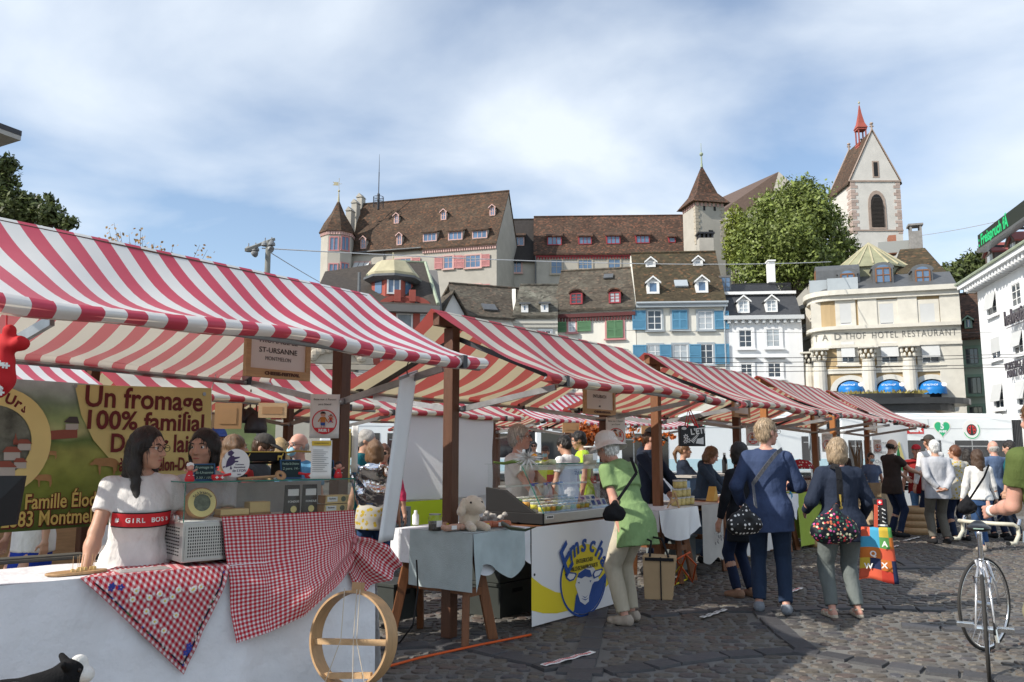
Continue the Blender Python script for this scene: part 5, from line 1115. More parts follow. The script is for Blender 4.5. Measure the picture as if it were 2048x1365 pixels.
ST.append(stall(-4.25,'back-row stall at far left behind the big cheese banner',CAN1,yoff=b_y,seed=6))
ST.append(stall(-.92,'back-row stall over timber hut and cowbells behind the second vendor',CAN2,yoff=b_y,seed=7))
ST.append(stall(2.75,'back-row stall above the white cloth screen',CAN2,yoff=b_y+.45,seed=8))
ST.append(stall(6.45,'back-row stall with fine stripes and autumn leaf garland',CAN4,yoff=b_y+.55,seed=9))
ST.append(stall(9.85,'fine-striped back-row stall right of the leaf garland',CAN4,yoff=b_y+.6,seed=10))
ST.append(stall(9.0,'small fine-striped canopy farthest back in front of the tram',CAN3,yoff=b_y+4.3,seed=11))
# ---------------------------------------------------------------- people: one smooth surface per body / garment from blended limb volumes
class SDF:
 def __init__(s):s.p=[];s.cut=[]
 def cap(s,a,b,ra,rb=None,k=.02,cut=None):s.p.append(('c',np.array(a,float),np.array(b,float),ra,ra if rb is None else rb,k,cut));return s
 def ell(s,c,r,R=None,k=.02,sub=False):s.p.append(('e',np.array(c,float),np.array(r,float),None if R is None else np.array(R),k,sub));return s
 def col(s,o,R,prof,k=.03):s.p.append(('p',np.array(o,float),np.array(R),np.array(prof,float),k));return s
 def bounds(s):
  lo,hi=[],[]
  for q in s.p:
   if q[0]=='c':r=max(q[3],q[4]);lo+=[np.minimum(q[1],q[2])-r];hi+=[np.maximum(q[1],q[2])+r]
   elif q[0]=='e':
    if q[5]:continue
    r=q[2].max();lo+=[q[1]-r];hi+=[q[1]+r]
   else:
    for z,rx,ry,yo in q[3]:c=q[1]+q[2]@np.array([0,yo,z]);r=max(rx,ry);lo+=[c-r];hi+=[c+r]
  return np.min(lo,0)-.03,np.max(hi,0)+.03
 def mesh(s,vox,noise=0.0,nf=14.0,seed=0):
  lo,hi=s.bounds();lo=lo-2*vox;n=np.ceil((hi-lo)/vox).astype(int)+3
  F=np.full(n,.12,np.float32);ax=[lo[i]+vox*np.arange(n[i])for i in range(3)]
  for q in s.p:
   k=q[4]if q[0]in 'ep' else q[5];k=max(k,1e-4)
   if q[0]=='c':r=max(q[3],q[4]);a,b=np.minimum(q[1],q[2])-r,np.maximum(q[1],q[2])+r
   elif q[0]=='e':r=q[2].max();a,b=q[1]-r,q[1]+r
   else:
    cs=[q[1]+q[2]@np.array([0,w[3],w[0]])for w in q[3]];r=q[3][:,1:3].max();a,b=np.min(cs,0)-r,np.max(cs,0)+r
   m=k+3*vox;i0=np.maximum(((a-m-lo)/vox).astype(int),0);i1=np.minimum(((b+m-lo)/vox).astype(int)+2,n)
   if(i1<=i0).any():continue
   X,Y,Z=np.meshgrid(ax[0][i0[0]:i1[0]],ax[1][i0[1]:i1[1]],ax[2][i0[2]:i1[2]],indexing='ij')
   if q[0]=='c':
    A,ba=q[1],q[2]-q[1];L2=max(ba@ba,1e-9)
    h=np.clip(((X-A[0])*ba[0]+(Y-A[1])*ba[1]+(Z-A[2])*ba[2])/L2,0,1)
    d=np.sqrt((X-A[0]-h*ba[0])**2+(Y-A[1]-h*ba[1])**2+(Z-A[2]-h*ba[2])**2)-(q[3]+(q[4]-q[3])*h)
    if q[6]is not None:
     nn=ba/np.sqrt(L2);e=q[2]-nn*q[6];d=np.maximum(d,(X-e[0])*nn[0]+(Y-e[1])*nn[1]+(Z-e[2])*nn[2])
   elif q[0]=='e':
    x,y,z=X-q[1][0],Y-q[1][1],Z-q[1][2]
    if q[3]is not None:M_=q[3].T;x,y,z=M_[0,0]*x+M_[0,1]*y+M_[0,2]*z,M_[1,0]*x+M_[1,1]*y+M_[1,2]*z,M_[2,0]*x+M_[2,1]*y+M_[2,2]*z
    r=q[2];k0=np.sqrt((x/r[0])**2+(y/r[1])**2+(z/r[2])**2)+1e-9;k1=np.sqrt((x/r[0]**2)**2+(y/r[1]**2)**2+(z/r[2]**2)**2)+1e-9;d=k0*(k0-1)/k1
   else:
    x,y,z=X-q[1][0],Y-q[1][1],Z-q[1][2];M_=q[2].T;x,y,z=M_[0,0]*x+M_[0,1]*y+M_[0,2]*z,M_[1,0]*x+M_[1,1]*y+M_[1,2]*z,M_[2,0]*x+M_[2,1]*y+M_[2,2]*z
    pr=q[3];rx=np.interp(z,pr[:,0],pr[:,1]);ry=np.interp(z,pr[:,0],pr[:,2]);yo=np.interp(z,pr[:,0],pr[:,3])
    d=(np.sqrt((x/rx)**2+((y-yo)/ry)**2)-1)*np.minimum(rx,ry);d=np.maximum(d,np.maximum(pr[0,0]-z,z-pr[-1,0]))
   G=F[i0[0]:i1[0],i0[1]:i1[1],i0[2]:i1[2]]
   if q[0]=='e' and q[5]:G[:]=np.maximum(G,-d);continue
   h=np.maximum(k-np.abs(G-d),0)/k;G[:]=np.minimum(G,d)-h*h*k*.25
  X,Y,Z=np.meshgrid(*ax,indexing='ij',sparse=True)
  if noise:
   sd=seed*1.7
   F+=noise*(np.sin(nf*(X+.6*Z)+sd+2.1*np.sin(nf*.45*(Z-Y)+sd))*.5+np.sin(nf*1.8*(Z*.9-X*.5+Y)+2*sd+1.6*np.sin(nf*.8*X))*.35+np.sin(nf*.7*(Y+Z)+sd*3)*.4).astype(np.float32)
  for c in s.cut:
   F=np.maximum(F,c[0][0]*X+c[0][1]*Y+c[0][2]*Z-c[1])
  return nets(F,lo,vox)
def nets(F,lo,vox):
 S=F<0;nx,ny,nz=F.shape
 c=[F[i:nx-1+i,j:ny-1+j,k:nz-1+k]for i in(0,1)for j in(0,1)for k in(0,1)]
 sg=np.stack([a<0 for a in c]);cnt=sg.sum(0);act=(cnt>0)&(cnt<8)
 idx=-np.ones(act.shape,int);I=np.argwhere(act);idx[act]=np.arange(len(I))
 if not len(I):return np.zeros((0,3)),np.zeros((0,4),int)
 cv=np.stack([a[act]for a in c],1);off=np.array([(i,j,k)for i in(0,1)for j in(0,1)for k in(0,1)],float)
 acc=np.zeros((len(I),3));num=np.zeros(len(I))
 for a in range(8):
  for b in range(a+1,8):
   if np.abs(off[a]-off[b]).sum()!=1:continue
   fa,fb=cv[:,a],cv[:,b];m=(fa<0)!=(fb<0);t=np.where(m,fa/np.where(m,fa-fb,1),0)
   acc+=np.where(m[:,None],off[a]+(off[b]-off[a])*t[:,None],0);num+=m
 Vv=lo+vox*(I+acc/num[:,None]);Q=[]
 for ax in range(3):
  o1,o2=[(1,2),(2,0),(0,1)][ax]
  sl=[slice(None)]*3;s0=list(sl);s1=list(sl);s0[ax]=slice(0,-1);s1[ax]=slice(1,None);a,b=S[tuple(s0)],S[tuple(s1)]
  E=np.argwhere(a!=b);ok=(E[:,o1]>0)&(E[:,o2]>0)
  for i in(o1,o2):ok&=E[:,i]<F.shape[i]-1
  E=E[ok]
  def at(d1,d2):K=E.copy();K[:,o1]-=d1;K[:,o2]-=d2;return idx[K[:,0],K[:,1],K[:,2]]
  q=np.stack([at(1,1),at(0,1),at(0,0),at(1,0)],1);fl=~a[E[:,0],E[:,1],E[:,2]];q[fl]=q[fl][:,::-1];Q.append(q)
 return Vv,np.concatenate(Q)
def npmesh(name,parts,m,parent,smooth=True):
 vs,qs,b=[],[],0
 for v,q in parts:vs.append(v);qs.append(q+b);b+=len(v)
 v=np.concatenate(vs);q=np.concatenate(qs);me=bpy.data.meshes.new(name);n=len(q)
 me.vertices.add(len(v));me.vertices.foreach_set('co',v.ravel());me.loops.add(4*n);me.polygons.add(n);me.loops.foreach_set('vertex_index',q.ravel());me.polygons.foreach_set('loop_start',np.arange(0,4*n,4));me.polygons.foreach_set('loop_total',np.full(n,4));me.polygons.foreach_set('use_smooth',np.full(n,smooth));me.update();me.validate()
 me.materials.append(m);o=bpy.data.objects.new(name,me);COL.objects.link(o);o.parent=parent;return o
def skin_mat(name,col):
 m=mat(name,col,.48,.06,16,.08,160,spec=.35);p=m.node_tree.nodes['Principled BSDF'];p.inputs['Subsurface Weight'].default_value=.12;p.inputs['Subsurface Radius'].default_value=(.02,.008,.004);p.inputs['Subsurface Scale'].default_value=.5;return m
SK=skin_mat('skin_light',(.52,.29,.20));SKT=skin_mat('skin_tan',(.50,.28,.19));SKP=skin_mat('skin_pink',(.58,.31,.235))
def cloth(name,col,rough=.85,var=.12,wr=9,sheen=.0):return mat(name,col,rough,var*1.5,wr,.85,8,spec=.2,sheen=sheen,bdist=.045,stretch=(1,1,.55))
def hairm(name,col):return mat(name,col,.45,.35,30,.6,60,spec=.5,stretch=(6,6,1))
H_DK=hairm('hair_dark',(.012,.008,.006));H_BR=hairm('hair_brown',(.06,.03,.015));H_GR=hairm('hair_grey',(.38,.36,.33));H_BL=hairm('hair_blonde',(.40,.27,.12));H_SB=hairm('hair_sandgrey',(.30,.22,.14));H_LB=hairm('hair_lightbrown',(.16,.085,.04));H_AU=hairm('hair_auburn',(.12,.045,.02));H_WH=hairm('hair_white',(.60,.59,.57))
EYEW=mat('eye_white',(.75,.73,.70),.2);EYED=mat('eye_dark',(.015,.01,.008),.1);LIP=mat('lips',(.42,.12,.10),.4)
SHOE_W=cloth('shoe_white',(.60,.58,.55));SHOE_D=cloth('shoe_dark',(.02,.02,.022));SHOE_G=cloth('shoe_grey',(.22,.24,.27));SHOE_B=cloth('shoe_beige',(.42,.36,.30));SANDAL=cloth('sandal_beige',(.50,.43,.34))
DENIM=cloth('denim',(.035,.075,.17),.9,.35,5);DENIML=cloth('denim_light',(.10,.22,.40),.9,.35,5);DENIMD=cloth('denim_dark',(.016,.026,.06),.9,.3,5)
MASKM=cloth('mask_blue',(.35,.60,.70),.8,.05);BLK=cloth('black_cloth',(.012,.012,.014));CAPB=cloth('cap_black',(.010,.010,.012))
def rx(a):return np.array([[1,0,0],[0,cos(a),-sin(a)],[0,sin(a),cos(a)]])
def ry(a):return np.array([[cos(a),0,sin(a)],[0,1,0],[-sin(a),0,cos(a)]])
def rz(a):return np.array([[cos(a),-sin(a),0],[sin(a),cos(a),0],[0,0,1]])
N_=lambda v:v/(np.linalg.norm(v)+1e-9)
PEOPLE=[]
def person(label,pos,H=1.7,yaw=0.0,top=None,legs=None,shoe=SHOE_D,skin=SK,hair=H_BR,hs='short',lean=0,hunch=0,hy=0,hp=0,roll=0,arms=None,feet=((-.11,0),(.11,0)),fem=False,girth=1.0,sleeve='short',hem=-.17,vox=.012,hat=None,hatm=None,glasses=None,mask=False,apron=None,skirt=None,trw=1.0,fing=True,group=None,seed=None,bare=False,baggy=1.0,extra=None,knee=0,collar=None):
 seed=len(PEOPLE)if seed is None else seed
 t=thing('person',label,'person',(pos[0],pos[1],0),radians(yaw),group);k=H/1.7;PEOPLE.append(t)
 A=lambda*p:np.array(p,float)*k
 g=girth;Rs=rx(-radians(lean))@ry(radians(roll));Rn=rx(-radians(lean+hunch));pel=A(0,0,.92)+np.array([0,-sin(radians(lean))*.14*k,-abs(sin(radians(lean)))*.03*k])
 S=lambda x,y,z:pel+Rs@A(x,y,z)
 sw=(.163 if fem else.182)*(.9+.1*g);mid=S(0,0,.36)
 U=lambda x,y,z:mid+Rn@A(x,y,z-.36)
 shl=[U(-sw,-.01,.452),U(sw,-.01,.452)];nb=U(0,-.012,.52)
 Rh=Rn@rz(radians(hy))@rx(-radians(hp))if True else None
 Rh=rz(radians(hy))@rx(-radians(lean*.25+hunch*.5+hp));hc=nb+Rn@A(0,.012,.075)+Rh@A(0,.022,.085)
 HD=lambda x,y,z:hc+Rh@A(x,y,z)
 hips=[pel+A(-.088*g,0,-.03),pel+A(.088*g,0,-.03)]
 ank=[A(f[0],f[1],.085+(f[2]if len(f)>2 else 0))for f in feet]
 def ik(a,b,l1,l2,pole):
  d=b-a;L=min(np.linalg.norm(d),(l1+l2)*.999);dn=N_(d);b=a+dn*L;x=(l1*l1-l2*l2+L*L)/(2*L);h=sqrt(max(l1*l1-x*x,0));pl=pole-dn*(pole@dn);return a+dn*x+N_(pl)*h,b
 kn=[]
 for i in(0,1):
  q,_=ik(hips[i],ank[i],.43*k,.425*k,np.array([0,1,0.]));kn.append(q)
 arms=arms or[(-.30,.06,.80),(.30,.06,.80)]
 el,wr,hd_=[],[],[]
 for i in(0,1):
  a_=arms[i];tgt=A(*a_[:3]);pole=np.array(a_[3])if len(a_)>3 else np.array([(-.5 if i==0 else.5),-1,-.3]);e,w_=ik(shl[i],tgt,.285*k,.25*k,pole);el.append(e);wr.append(w_)
  hd_.append(N_(w_-e)if len(a_)<5 or a_[4]is None else N_(np.array(a_[4],float)))
 if fem:TP=[(-.16,.165,.125,-.012),(-.06,.178,.128,-.015),(.02,.165,.118,-.008),(.14,.132,.098,0),(.24,.142,.108,.012),(.33,.152,.122,.022),(.42,.155,.10,.0),(.48,.12,.08,-.01),(.525,.06,.058,-.015)]
 else:TP=[(-.16,.15,.115,-.01),(-.06,.165,.118,-.012),(.02,.160,.112,-.004),(.14,.150,.106,.004),(.26,.162,.114,.006),(.36,.176,.118,.004),(.44,.17,.10,-.004),(.49,.125,.078,-.01),(.53,.06,.058,-.014)]
 TP=np.array(TP)*k;TP[:,1:3]*=g
 def torso(s,off,z0=None,z1=None,kk=.03):
  lo=TP[TP[:,0]<.43*k].copy();hi=TP[TP[:,0]>.23*k].copy()
  lo[:,1:3]+=off;hi[:,1:3]+=off
  if z0 is not None:
   z0*=k;rX,rY=((.176 if fem else.170)*k*g+off+.012),(.132*k*g+off+.012);yo=-.018*k
   lw=[(z0,rX*(1 if z0>-.2*k else 1.04),rY*1.02,yo),(min(-.1*k,z0+.05*k),rX,rY,yo),(-.03*k,rX*.99,rY*.98,yo),(.05*k,rX*.93,rY*.9,yo*.6),(.12*k,lo[3,1],lo[3,2],lo[3,3])]
   s.col(pel,rx(-radians(lean)*.4)if lean>6 else Rs,np.array(lw),.02);lo=lo[lo[:,0]>0]
   s.col(pel,Rs,lo,.03 if lean>6 else.004)
  else:s.col(pel,Rs,lo,kk)
  hi[:,0]-=.36*k;s.col(mid,Rn,hi,.004)
 s=SDF()
 torso(s,-.012)
 for i in(0,1):
  s.cap(U((-.06 if i==0 else.06),-.015,.495),shl[i],.038*k,.048*k*g,.03);s.cap(shl[i],el[i],.047*k*g,.037*k*g,.02);s.cap(el[i],el[i]+(wr[i]-el[i])*.35,.038*k*g,.040*k*g,.02);s.cap(el[i]+(wr[i]-el[i])*.3,wr[i],.040*k*g,.0255*k,.02)
  s.cap(hips[i],kn[i],.075*k*g,.05*k,.03);s.cap(kn[i],kn[i]+(ank[i]-kn[i])*.35,.05*k,.052*k,.02);s.cap(kn[i]+(ank[i]-kn[i])*.3,ank[i],.052*k,.033*k,.02)
  s.cap(ank[i]+A(0,-.04,-.045),ank[i]+A((-.02 if i==0 else.02),(.15 if bare else.12),-.058),.034*k,(.03 if bare else.024)*k,.03)
 s.cap(nb+Rn@A(0,0,-.03),HD(0,-.02,-.05),.056*k*(1 if not fem else.88),.05*k*(1 if not fem else.88),.025)
 s.ell(HD(0,-.012,.028),A(.075,.096,.094),Rh,.01);s.ell(HD(0,.022,-.032),A(.060,.070,.082),Rh,.02);s.ell(HD(0,.066,-.094),A(.024,.021,.019),Rh,.03);s.ell(HD(0,.07,.037),A(.052,.02,.014),Rh,.015)
 for x in(-1,1):
  s.ell(HD(x*.033,.094,.012),A(.021,.014,.012),Rh,.0,True);s.ell(HD(x*.033,.085,.0215),A(.018,.010,.0055),Rh,.004);s.ell(HD(x*.04,.066,-.024),A(.022,.02,.02),Rh,.015);s.ell(HD(x*.077,-.008,-.004),A(.011,.021,.032),Rh,.006)
 s.cap(HD(0,.088,.012),HD(0,.111,-.026),.0095*k,.0135*k,.008);s.ell(HD(-.012,.100,-.031),A(.010,.010,.008),Rh,.006);s.ell(HD(.012,.100,-.031),A(.010,.010,.008),Rh,.006)
 s.ell(HD(0,.089,-.056),A(.024,.011,.006),Rh,.006);s.ell(HD(0,.086,-.068),A(.021,.011,.007),Rh,.006)
 parts=[s.mesh(vox)]
 hv=min(vox*.55,.0075)if fing else.011
 for i in(0,1):
  h=SDF();d=hd_[i];a_=arms[i];side=np.array([(1 if i==0 else-1),0,0.]);pn=np.array(a_[5],float)if len(a_)>5 else side;pn=N_(pn-d*(pn@d));x=np.cross(d,pn);w_=wr[i]
  if x[1]<0 and len(a_)<=5:x=-x
  sgn=1.0;kk=k*(.92 if fem else 1)
  h.cap(w_-d*.03*k,w_+d*.02*kk,.026*kk,.027*kk,.01)
  for j,o in enumerate((-.028,-.009,.010,.028)):h.cap(w_+d*.02*kk+x*o*.8*kk,w_+d*.085*kk+x*o*kk,.0135*kk,.012*kk,.012)
  curl=.5
  for j,(o,L)in enumerate(((-.030,.058),(-.0105,.071),(.0105,.077),(.031,.069))):
   p0=w_+d*.085*kk+x*o*kk;dd=N_(d+pn*curl*.5);p1=p0+dd*L*.5*kk;dd=N_(d+pn*curl*1.6);p2=p1+dd*L*.5*kk;h.cap(p0,p1,.0098*kk,.0088*kk,.005);h.cap(p1,p2,.0088*kk,.0072*kk,.004)
  p0=w_+d*.028*kk+x*.026*kk;p1=p0+N_(d*.7+x*.75+pn*.35)*.045*kk;p2=p1+N_(d*.95+x*.2+pn*.4)*.034*kk;h.cap(p0,p1,.0135*kk,.0105*kk,.01);h.cap(p1,p2,.0105*kk,.0085*kk,.005)
  parts.append(h.mesh(hv))
 npmesh('body',parts,skin,t)
 near=vox<=.012
 m=MB()
 for x in(-1,1):m.ell(HD(x*.033,.0775,.011),A(.0125,.0122,.0105),10,Matrix(Rh))
 o=m.build('eyeballs',EYEW,t,smooth=True)
 m=MB()
 for x in(-1,1):m.ell(HD(x*.033,.0868,.0105),A(.0070,.0045,.0072),8,Matrix(Rh))
 m.build('iris',EYED,o,smooth=True)
 hm=hair if hs!='bald' else skin
 m=MB()
 for x in(-1,1):m.tube([HD(x*.017,.093,.031),HD(x*.034,.094,.037),HD(x*.052,.082,.031)],[.003*k,.0042*k,.002*k],5)
 m.build('eyebrows',hair,t)
 if near:
  m=MB();m.tube([HD(-.022,.0915,-.061),HD(-.009,.0985,-.0605),HD(0,.0995,-.0615),HD(.009,.0985,-.0605),HD(.022,.0915,-.061)],[.002*k,.004*k,.0042*k,.004*k,.002*k],6);m.build('lips',LIP,t,smooth=True)
  # ---- hair
 if hs not in('none',):
  s=SDF();nz=.004
  cr=lambda f=1.0:s.ell(HD(0,-.020,.040),A(.085,.103,.098)*f,Rh,.01)
  face=lambda zc=-.02,r=.085:s.p.append(('e',HD(0,.098,zc),A(.071,.062,r),Rh,.0,True))
  if hs=='short':
   cr();s.ell(HD(0,-.055,-.02),A(.072,.062,.07),Rh,.02);face(-.03,.10);s.p.append(('e',HD(0,.03,-.10),A(.09,.075,.085),Rh,0,True));nz=.005
  elif hs=='bob':
   cr(1.02);s.cap(HD(-.072,-.02,.02),HD(-.074,-.01,-.09),.035*k,.03*k,.03);s.cap(HD(.072,-.02,.02),HD(.074,-.01,-.09),.035*k,.03*k,.03);s.ell(HD(0,-.06,-.05),A(.082,.06,.09),Rh,.03);face(-.025,.108)
  elif hs in('long','longer'):
   L=-.25 if hs=='long' else-.36
   cr(1.0);face(-.02,.112)
   for x in(-.075,.075):s.cap(HD(x,-.015,.02),HD(x*1.05,-.02,-.12),.034*k,.034*k,.03);s.cap(HD(x*1.05,-.02,-.12),HD(x*1.1,-.045 if hs=='long' else.045,L),.034*k,.022*k,.03)
   s.cap(HD(0,-.075,.0),HD(0,-.095,L*.9),.062*k,.05*k,.04);s.cap(HD(-.045,-.075,-.05),HD(-.05,-.09,L),.04*k,.028*k,.03);s.cap(HD(.045,-.075,-.05),HD(.05,-.09,L),.04*k,.028*k,.03)
  elif hs=='pony':
   cr();face(-.03,.10);s.p.append(('e',HD(0,.03,-.10),A(.09,.08,.08),Rh,0,True));s.cap(HD(0,-.115,.05),HD(0,-.16,-.04),.028*k,.032*k,.02);s.cap(HD(0,-.16,-.04),HD(0,-.14,-.20),.032*k,.012*k,.02)
  elif hs=='bun':
   cr();face(-.03,.1);s.p.append(('e',HD(0,.03,-.10),A(.09,.08,.08),Rh,0,True));s.ell(HD(0,-.11,.02),A(.045,.045,.045),Rh,.01)
  elif hs=='bald':
   s.ell(HD(0,-.025,-.005),A(.080,.098,.06),Rh,.01);face(0,.10);s.p.append(('e',HD(0,.0,.085),A(.12,.13,.065),Rh,0,True));s.p.append(('e',HD(0,.05,-.09),A(.10,.09,.075),Rh,0,True));nz=.002
  hm_=s.mesh(min(vox,.010),nz,60,seed);ho=npmesh('hair',[hm_],hair,t)
  if vox<.0125:
   vv=hm_[0];rg=np.random.default_rng(seed);ii=rg.choice(len(vv),min(len(vv),900 if vox<.01 else 500),False);cs_=HD(0,-.02,.03);b=MB();top_=HD(0,-.05,.14)
   for p_ in vv[ii]:
    n_=N_(p_-cs_);n_[2]*=.5;n_=N_(n_);g_=np.array([0,0,-1.])*(.9 if p_[2]>cs_[2]else 1)+(p_-top_)*3;g_=N_(g_-n_*(g_@n_)+rg.normal(0,.16,3));sd_=np.cross(n_,g_)*.0016*k;L_=rg.uniform(.025,.06)*k*(1 if hs not in('long','longer')else 1.5)
    a_=p_+n_*.0005;c_=p_+g_*L_*.5+n_*.005*k;e_=p_+g_*L_+n_*rg.uniform(-.004,.006)*k;b.add([a_-sd_,a_+sd_,c_+sd_,c_-sd_,e_],[(0,1,2,3),(3,2,4)])
   setp(b.build('hair_strands',mat(hair.name+'_strand',tuple(x*1.5 for x in hair.node_tree.nodes['Principled BSDF'].inputs['Base Color'].default_value[:3]),.4,island=.6,spec=.5),ho,smooth=True),kind='stuff')
   # ---- upper garment
 if top is not None:
  s=SDF();off=.010*baggy+.004;torso(s,off,hem,None,.03);wl=[]
  for i in(0,1):
   s.cap(U((-.06 if i==0 else.06),-.015,.490),shl[i],.045*k,.057*k*g,.03)
   ra,rb,rc=(.059*k*g*baggy,.056*k*g*baggy,.042*k*baggy)
   if sleeve=='long':s.cap(shl[i],el[i],ra,rb,.02);s.cap(el[i],wr[i],rb,rc,.02,.012)
   elif sleeve=='three':s.cap(shl[i],el[i],ra,rb,.02);e2=el[i]+(wr[i]-el[i])*.55;s.cap(el[i],e2,rb,.043*k*baggy,.02,.04*k)
   elif sleeve=='short':e2=shl[i]+(el[i]-shl[i])*.78;s.cap(shl[i],e2,ra*1.03,.062*k*g*baggy,.02,.06*k)
   elif sleeve=='cap':e2=shl[i]+(el[i]-shl[i])*.5;s.cap(shl[i],e2,ra,.056*k,.02,.05*k)
  if collar:s.cap(nb+Rn@A(0,-.01,-.02),nb+Rn@A(0,.0,.035),.072*k,.064*k,.015,.05*k)
  if hs!='hood' and collar=='hood':s.ell(U(0,-.085,.50),A(.10,.055,.075),Rn,.03);s.cap(U(-.07,.04,.50),U(.07,.04,.50),.03*k,.03*k,.03)
  npmesh('shirt' if collar is None else 'jacket',[s.mesh(vox,.006,15,seed)],top,t)
 if legs is not None:
  s=SDF();w_=trw
  tp=TP[(TP[:,0]<=.13*k)].copy();tp[:,1:3]+=.006;s.col(pel,Rs,tp,.03)
  for i in(0,1):
   s.cap(hips[i]+A(0,-.01,.0),kn[i],.092*k*g*w_**.4,.064*k*w_,.035);s.cap(kn[i],ank[i]+A(0,-.005,-.03),.064*k*w_,.052*k*w_,.02,.055*k*w_-.01)
  s.ell(pel+Rs@A(-.07,-.05,-.06),A(.085,.085,.09)*g,None,.03);s.ell(pel+Rs@A(.07,-.05,-.06),A(.085,.085,.09)*g,None,.03)
  npmesh('trousers',[s.mesh(vox,.0045,13,seed+3)],legs,t)
 if skirt is not None:
  s=SDF();tp=np.array([(-.62,.23,.19,0),(-.3,.20,.16,0),(-.06,.185,.135,-.01),(.1,.14,.11,0)])*k;s.col(pel,np.eye(3),tp);npmesh('skirt',[s.mesh(vox,.006,18,seed)],skirt,t)
 if apron is not None:
  m=MB();M_=[(-.60,.165),(-.3,.165),(-.1,.16),(.05,.14),(.2,.13),(.34,.115),(.42,.09)]
  def ap(u,v):
   z=-.6+1.02*v;hw=np.interp(z,[p[0]for p in M_],[p[1]for p in M_])*1.02;xx=(u*2-1)*hw;rr=np.interp(z*k,TP[:,0],TP[:,1])+.028;r2=np.interp(z*k,TP[:,0],TP[:,2])+.028;yy=r2*sqrt(max(1-min((xx*k/max(rr,.13*k))**2,.97),.03))+np.interp(z*k,TP[:,0],TP[:,3])
   if z<-.1:yy=max(yy,.125*k)
   p=(pel+Rs@np.array([xx*k,yy,z*k]))if z<.36 else(mid+Rn@np.array([xx*k,yy,(z-.36)*k]));return tuple(p)
  m.grid(ap,12,20);m.build('apron',apron,t,smooth=True,solid=.006)
 for i in(0,1):
  s=SDF();a=ank[i];sg=-1 if i==0 else 1;sz=(.92 if fem else 1.0)
  if bare:
   s.cap(a+A(0,-.05,-.072),a+A(sg*.02,.155*sz,-.075),.034*k,.036*k,.02);s.cut.append(((0,0,1),a[2]-.058*k))
   for yy in(.10,.03):s.cap(a+A(-.038+sg*.012,yy,-.045),a+A(.038+sg*.012,yy,-.045),.012*k,.012*k,.01)
   s.cap(a+A(-.035,-.03,-.01),a+A(.035,-.03,-.01),.012*k,.012*k,.01)
   s.cut=[];s.cut.append(((0,0,-1),-(a[2]-.085*k)))
  else:
   s.cap(a+A(0,-.045,-.038),a+A(sg*.008,.06*sz,-.045),.045*k,.042*k,.03);s.cap(a+A(0,.02,-.048),a+A(sg*.022,.16*sz,-.056),.042*k,.033*k,.03);s.cap(a+A(0,-.03,-.03),a+A(0,-.015,.02),.043*k,.041*k,.02,.02);s.cut.append(((0,0,-1),-(a[2]-.084*k)))
  npmesh('shoe',[s.mesh(min(vox,.011))],shoe if not bare else SANDAL,t)
 if hat=='cap':
  s=SDF();s.ell(HD(0,-.016,.047),A(.092,.109,.098),Rh,.01);s.cut.append((tuple(-Rh[:,2]),-float(Rh[:,2]@HD(0,0,.052))));
  v=s.mesh(min(vox,.009));b_=SDF();b_.ell(HD(0,.105,.055),A(.076,.078,.011),Rh@rx(radians(-12)),.01);npmesh('cap',[v,b_.mesh(min(vox*.6,.007))],hatm,t)
 elif hat=='bucket':
  m=MB();R3=Matrix(Rh);m.lathe([(.0,.155),(.05,.152),(.085,.135),(.098,.10),(.103,.045),(.108,.038),(.14,.012),(.175,-.018),(.178,-.024),(.172,-.022),(.135,.006),(.10,.03),(.098,.045)],40,HD(0,-.01,.01),R3)
  m.v=[tuple(V(p)+Rh_@V((0,0,.008*sin(5*atan2(p[1]-hc[1],p[0]-hc[0]))*min(1,8*max(0,(V(p)-V(HD(0,-.01,.01))).length-.1)))))for p in m.v]if(Rh_:=Matrix(Rh))else m.v
  m.build('bucket_hat',hatm,t,smooth=True,sub=1)
 if glasses is not None:
  m=MB();R3=Matrix(Rh)
  for x in(-1,1):
   c=HD(x*.034,.105,.010);m.tube([V(c)+R3@V((.0265*cos(2*pi*j/16)*k,0,.019*sin(2*pi*j/16)*k))for j in range(17)],.0019*k,5,False)
   m.tube([HD(x*.060,.103,.014),HD(x*.078,.06,.012),HD(x*.084,-.012,.008)],.0019*k,5)
  m.tube([HD(-.008,.106,.014),HD(.008,.106,.014)],.0018*k,5);o=m.build('glasses',glasses if glasses!='dark' else BLK,t)
  if glasses=='dark':
   m=MB()
   for x in(-1,1):c=HD(x*.034,.107,.010);m.poly([V(c)+R3@V((.026*cos(2*pi*j/14)*k,0,.019*sin(2*pi*j/14)*k))for j in range(14)])
   m.build('dark_lens',mat('dark_lens',(.01,.01,.012),.05),o)
 if mask:
  s=SDF();s.ell(HD(0,.078,-.052),A(.052,.044,.048),Rh,.01);s.cut.append((tuple(-Rh[:,1]),-float(Rh[:,1]@HD(0,.045,0))));npmesh('mask',[s.mesh(min(vox,.009))],MASKM,t)
 t_=dict(root=t,wr=wr,el=el,shl=shl,pel=pel,mid=mid,Rs=Rs,Rn=Rn,hc=hc,Rh=Rh,k=k,S=S,U=U,HD=HD,TP=TP,hd=hd_,M=XF[t.name])
 return t_
def W_(pr,p):return pr['M']@V(p)
def px_at(px,py_top,Y):p=P(px,py_top,Y);return(p.x,p.y),p.z
